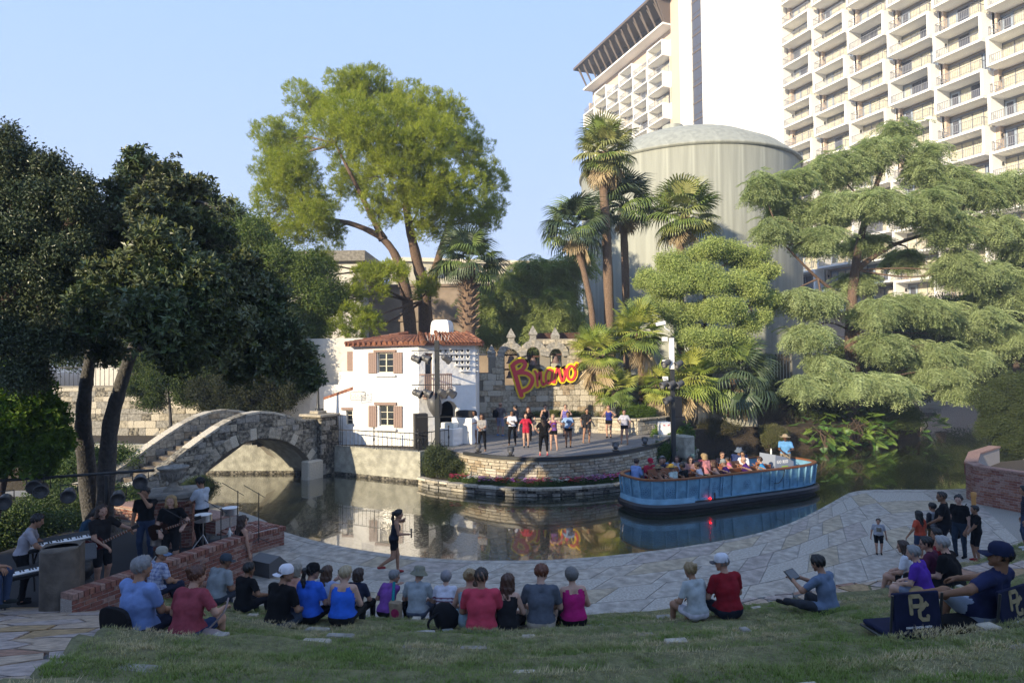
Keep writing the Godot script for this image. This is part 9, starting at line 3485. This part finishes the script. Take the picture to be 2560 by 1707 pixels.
	# dark lighting truss at the side
	o = thing("light_truss", "black pipe frame hung with round stage lamps beside magnolia", "lighting rig",V(-12.4,0.4,15.2),0.12)
	for x in [0.0,2.6]:
		bar("upright", o,M.pole,[Vector3(x, 0,0),Vector3(x, 2.55,0)],0.05,8)
	bar("top_pipe", o,M.pole,[Vector3(-0.8,2.45,0),Vector3(3.6,2.6,-0.2)],0.035,8)
	for x in [-0.5,0.4,1.05,1.2,1.8,2.9,3.4]:
		spot_can(o,Vector3(x, 2.22 - 0.2 * sin(x * 5.0),0.08),Vector3(0.4,-0.2,1.0),1.1)
	# seats, bags and small things among the audience
	var blackc := cloth(C(0.012,0.012,0.014))
	var redc := cloth(C(0.42,0.03,0.015))
	var s1 := seat(312,1500)
	o = thing("ground_chair", "black folding floor chair with red cushion under blue polo", "chair", s1, deg_to_rad(-22))
	b = MB.new()
	b.plate(PackedVector2Array(spline([Vector2(-0.24,0.02),Vector2(-0.26,0.25),Vector2(-0.22,0.42),Vector2(-0.1,0.47),Vector2(0.1,0.47),Vector2(0.22,0.42),Vector2(0.26,0.25),Vector2(0.24,0.02),Vector2(0.14,0.10),Vector2(0.0,0.13),Vector2(-0.14,0.10),Vector2(-0.23,0.0)],3)), Transform3D(Basis(Vector3.RIGHT, 0.12),Vector3(0,0,0.27)),0.05)
	obj("seat_back", b, blackc, o)
	bxp("cushion", o, redc,Vector3(0,0.03,0.06),Vector3(0.46,0.06,0.46), Basis(),0.02)
	o = thing("seat_cushion", "flat red seat cushion under the heathered red tee", "cushion", seat(425,1510), deg_to_rad(-12))
	bxp("pad", o, redc,Vector3(0,0.025,0.06),Vector3(0.52,0.05,0.44), Basis(),0.02)
	o = thing("purse", "pale mauve leather purse with tassel on the grass", "bag", seat(492,1505),-0.5)
	var mv := cloth(C(0.27,0.215,0.205),0.6)
	turned("pouch", o, mv, Transform3D(Basis(Vector3.BACK, PI / 2),Vector3(0,0.08,0)),[Vector2(0,-0.18),Vector2(0.07,-0.17),Vector2(0.085,0),Vector2(0.07,0.17),Vector2(0,0.18)])
	turned("tassel", o, mv, Transform3D(Basis(),Vector3(-0.22,0,0.1)),[Vector2(0.035,0.0),Vector2(0.02,0.1),Vector2(0,0.11)])
	bar("strap", o, mv, spline([Vector3(-0.15,0.12,0),Vector3(-0.1,0.28,-0.2),Vector3(-0.2,0.4,-0.35)],4),0.012)
	o = thing("backpack", "black backpack slumped on grass behind the striped top", "bag", seat(1028,1440),0.3)
	turned("bag_body", o, blackc, Transform3D(Basis(Vector3.BACK, 0.5),Vector3(0,0.12,0)),[Vector2(0,-0.12),Vector2(0.17,-0.10),Vector2(0.20,0.02),Vector2(0.16,0.2),Vector2(0.07,0.28),Vector2(0,0.29)])
	bar("strap", o, blackc, spline([Vector3(-0.1,0.3,0.1),Vector3(-0.3,0.2,0.12),Vector3(-0.3,0.05,0.1),Vector3(-0.1,0.03,0.15)],4),0.02)
	o = thing("mobile_phone", "pale phone lying on grass behind the black backpack", "phone", seat(1028,1456) + Vector3(0,0.05,0),0.4)
	bxp("case", o,M.helm_grey,Vector3.ZERO,Vector3(0.16,0.012,0.08))
	o = thing("tote_bag", "patterned canvas tote with teal strap beside purple tee", "bag", seat(912,1412) + Vector3(0,0,0.02),-0.3)
	bxp("bag_body", o, cloth(C(0.33,0.25,0.17)),Vector3(0,0.17,0.06),Vector3(0.26,0.34,0.12), Basis(),0.035)
	turned("round_print", o, cloth(C(0.35,0.03,0.10)), Transform3D(Basis(Vector3.RIGHT, PI / 2),Vector3(0.02,0.13,0.122)),[Vector2(0.085,0),Vector2(0.08,0.004),Vector2(0,0.005)])
	bar("strap", o, cloth(C(0.02,0.22,0.27)),[Vector3(-0.05,0.33,0.06),Vector3(-0.12,0.62,-0.12)],0.03)
	o = thing("canvas_bag", "soft tan canvas bag on grass beside the bright purple tee", "bag", seat(2110,1392),0.4)
	turned("bag_body", o, cloth(C(0.36,0.26,0.13)), Transform3D(Basis(Vector3.BACK, 1.3),Vector3(0.1,0.11,0)),[Vector2(0,-0.24),Vector2(0.10,-0.2),Vector2(0.15,-0.05),Vector2(0.13,0.12),Vector2(0.06,0.24),Vector2(0,0.25)])
	var tb: Vector3 = seat(1905,1420)
	o = thing("tablet", "dark tablet held up by the blue-grey shirt reader", "tablet", tb + Basis(Vector3.UP, deg_to_rad(36)) * Vector3(-0.10,0.52,-0.56), deg_to_rad(36))
	o.rotate_object_local(Vector3.RIGHT, -0.9)
	bxp("case", o,M.black,Vector3.ZERO,Vector3(0.27,0.19,0.015))
	bxp("screen", o,M.glass,Vector3(0,0,0.009),Vector3(0.24,0.165,0.004), Basis(),0.001)
	o = thing("microphone", "black hand microphone held by the striding singer", "microphone", floor_at(905,1318,0.35) + Basis(Vector3.UP, deg_to_rad(-78)) * Vector3(0.15,1.02,-0.42))
	bar("handle", o,M.black,[Vector3(0,-0.12,0),Vector3(0,0.06,0)],0.017)
	turned("grille", o,M.can_grey, Transform3D(),[Vector2(0,0.05),Vector2(0.025,0.06),Vector2(0.028,0.09),Vector2(0,0.115)])
	o = thing("stroller", "folded black pushchair behind the standing family", "pushchair", floor_at(2192,1268,0.35),0.6)
	bxp("seat_pad", o, blackc,Vector3(0,0.75,0),Vector3(0.42,0.75,0.22), Basis(Vector3.RIGHT, -0.4),0.08)
	for x in [-0.22,0.22]:
		bar("frame", o,M.pole,[Vector3(x, 0.1,-0.4),Vector3(x, 1.3,0.25)],0.014)
		turned("wheel", o,M.black, Transform3D(Basis(Vector3.BACK, PI / 2),Vector3(x, 0.11,-0.4)),[Vector2(0,-0.02),Vector2(0.11,-0.02),Vector2(0.11,0.02),Vector2(0,0.02)])
	o = thing("wood_post", "short orange-brown wooden post against the curved brick wall", "post", floor_at(2240,1225,0.35))
	turned("post_body", o, mat("post_wood", 0.4,0.2,0.05,0.7), Transform3D(),[Vector2(0.06,0),Vector2(0.06,1.05),Vector2(0.075,1.06),Vector2(0.075,1.2),Vector2(0,1.22)])
	# two stadium chairs with a printed emblem
	var navy := cloth(C(0.012,0.016,0.045))
	var gold := cloth(C(0.36,0.30,0.17))
	n = 0
	for a in [[2088,1514,8, "empty navy stadium chair with gold letter emblem on its back"],[2262,1476,26, "navy stadium chair holding the reclining navy tee"]]:
		var sc := seat(a[0], a[1])
		o = thing("stadium_chair", a[3], "chair", sc + Vector3(0,0.04,0) + Basis(Vector3.UP, deg_to_rad(a[2])) * Vector3(0,0,0.17 * n), deg_to_rad(a[2]), "stadium chairs with gold emblem")
		bxp("seat_pad", o, navy,Vector3(0,0.06,-0.12),Vector3(0.56,0.05,0.46), Basis(),0.02)
		bxp("frame", o,M.pole,Vector3(0,0.015,-0.12),Vector3(0.60,0.03,0.50))
		var bk := bxp("seat_back", o, navy,Vector3(0,0.32,0.13),Vector3(0.55,0.42,0.035), Basis(Vector3.RIGHT, -0.10),0.015)
		for s in [-0.29,0.29]:
			bar("side_tube", o,M.pole,[Vector3(s, 0.0,0.1),Vector3(s, 0.52,0.15)],0.014)
		b = MB.new()
		for q in [[[-0.075,-0.02],[-0.075,0.15]],[[-0.075,0.15],[0.03,0.15],[0.055,0.12],[0.055,0.08],[0.03,0.05],[-0.06,0.05]],[[0.115,0.06],[0.115,0.08],[0.05,0.08 - 0.06],[0.02,0.0],[0.02,-0.06],[0.05,-0.09],[0.115,-0.09],[0.115,-0.06]]]:
			var line := PackedVector2Array()
			for e in q:
				line.append(Vector2(e[0], e[1]))
			ribbon(b, line, 0.021, Transform3D(Basis(),Vector3(0,0.02,0.024)),0.004)
		obj("emblem", b, gold, bk)
		lettering(bk, "FIGHT · FINISH · FAITH",M.white_paint, Transform3D(Basis(),Vector3(0,-0.145,0.021)),0.028,0.003)
		n += 1
	o = thing("shoulder_bag", "black shoulder bag lying between the two stadium chairs", "bag", seat(2196,1490),0.2)
	turned("bag_body", o, blackc, Transform3D(Basis(Vector3.BACK, 1.4),Vector3(0.12,0.10,0)),[Vector2(0,-0.26),Vector2(0.10,-0.22),Vector2(0.13,0),Vector2(0.10,0.22),Vector2(0,0.26)])
	o = thing("flip_phone", "small dark phone raised by the pale blue tee", "phone", seat(742,1396) + Vector3(0.22,0.62,-0.52))
	bxp("case", o,M.black,Vector3.ZERO,Vector3(0.15,0.08,0.012))
	o = thing("day_pack", "black day pack on the back of the bald person", "bag",V(-0.80,1.415 + 1.28,35.0), deg_to_rad(-25))
	turned("bag_body", o, blackc, Transform3D(Basis(),Vector3(-0.10,-0.25,0.14)),[Vector2(0,0),Vector2(0.14,0.02),Vector2(0.16,0.2),Vector2(0.12,0.4),Vector2(0,0.44)])
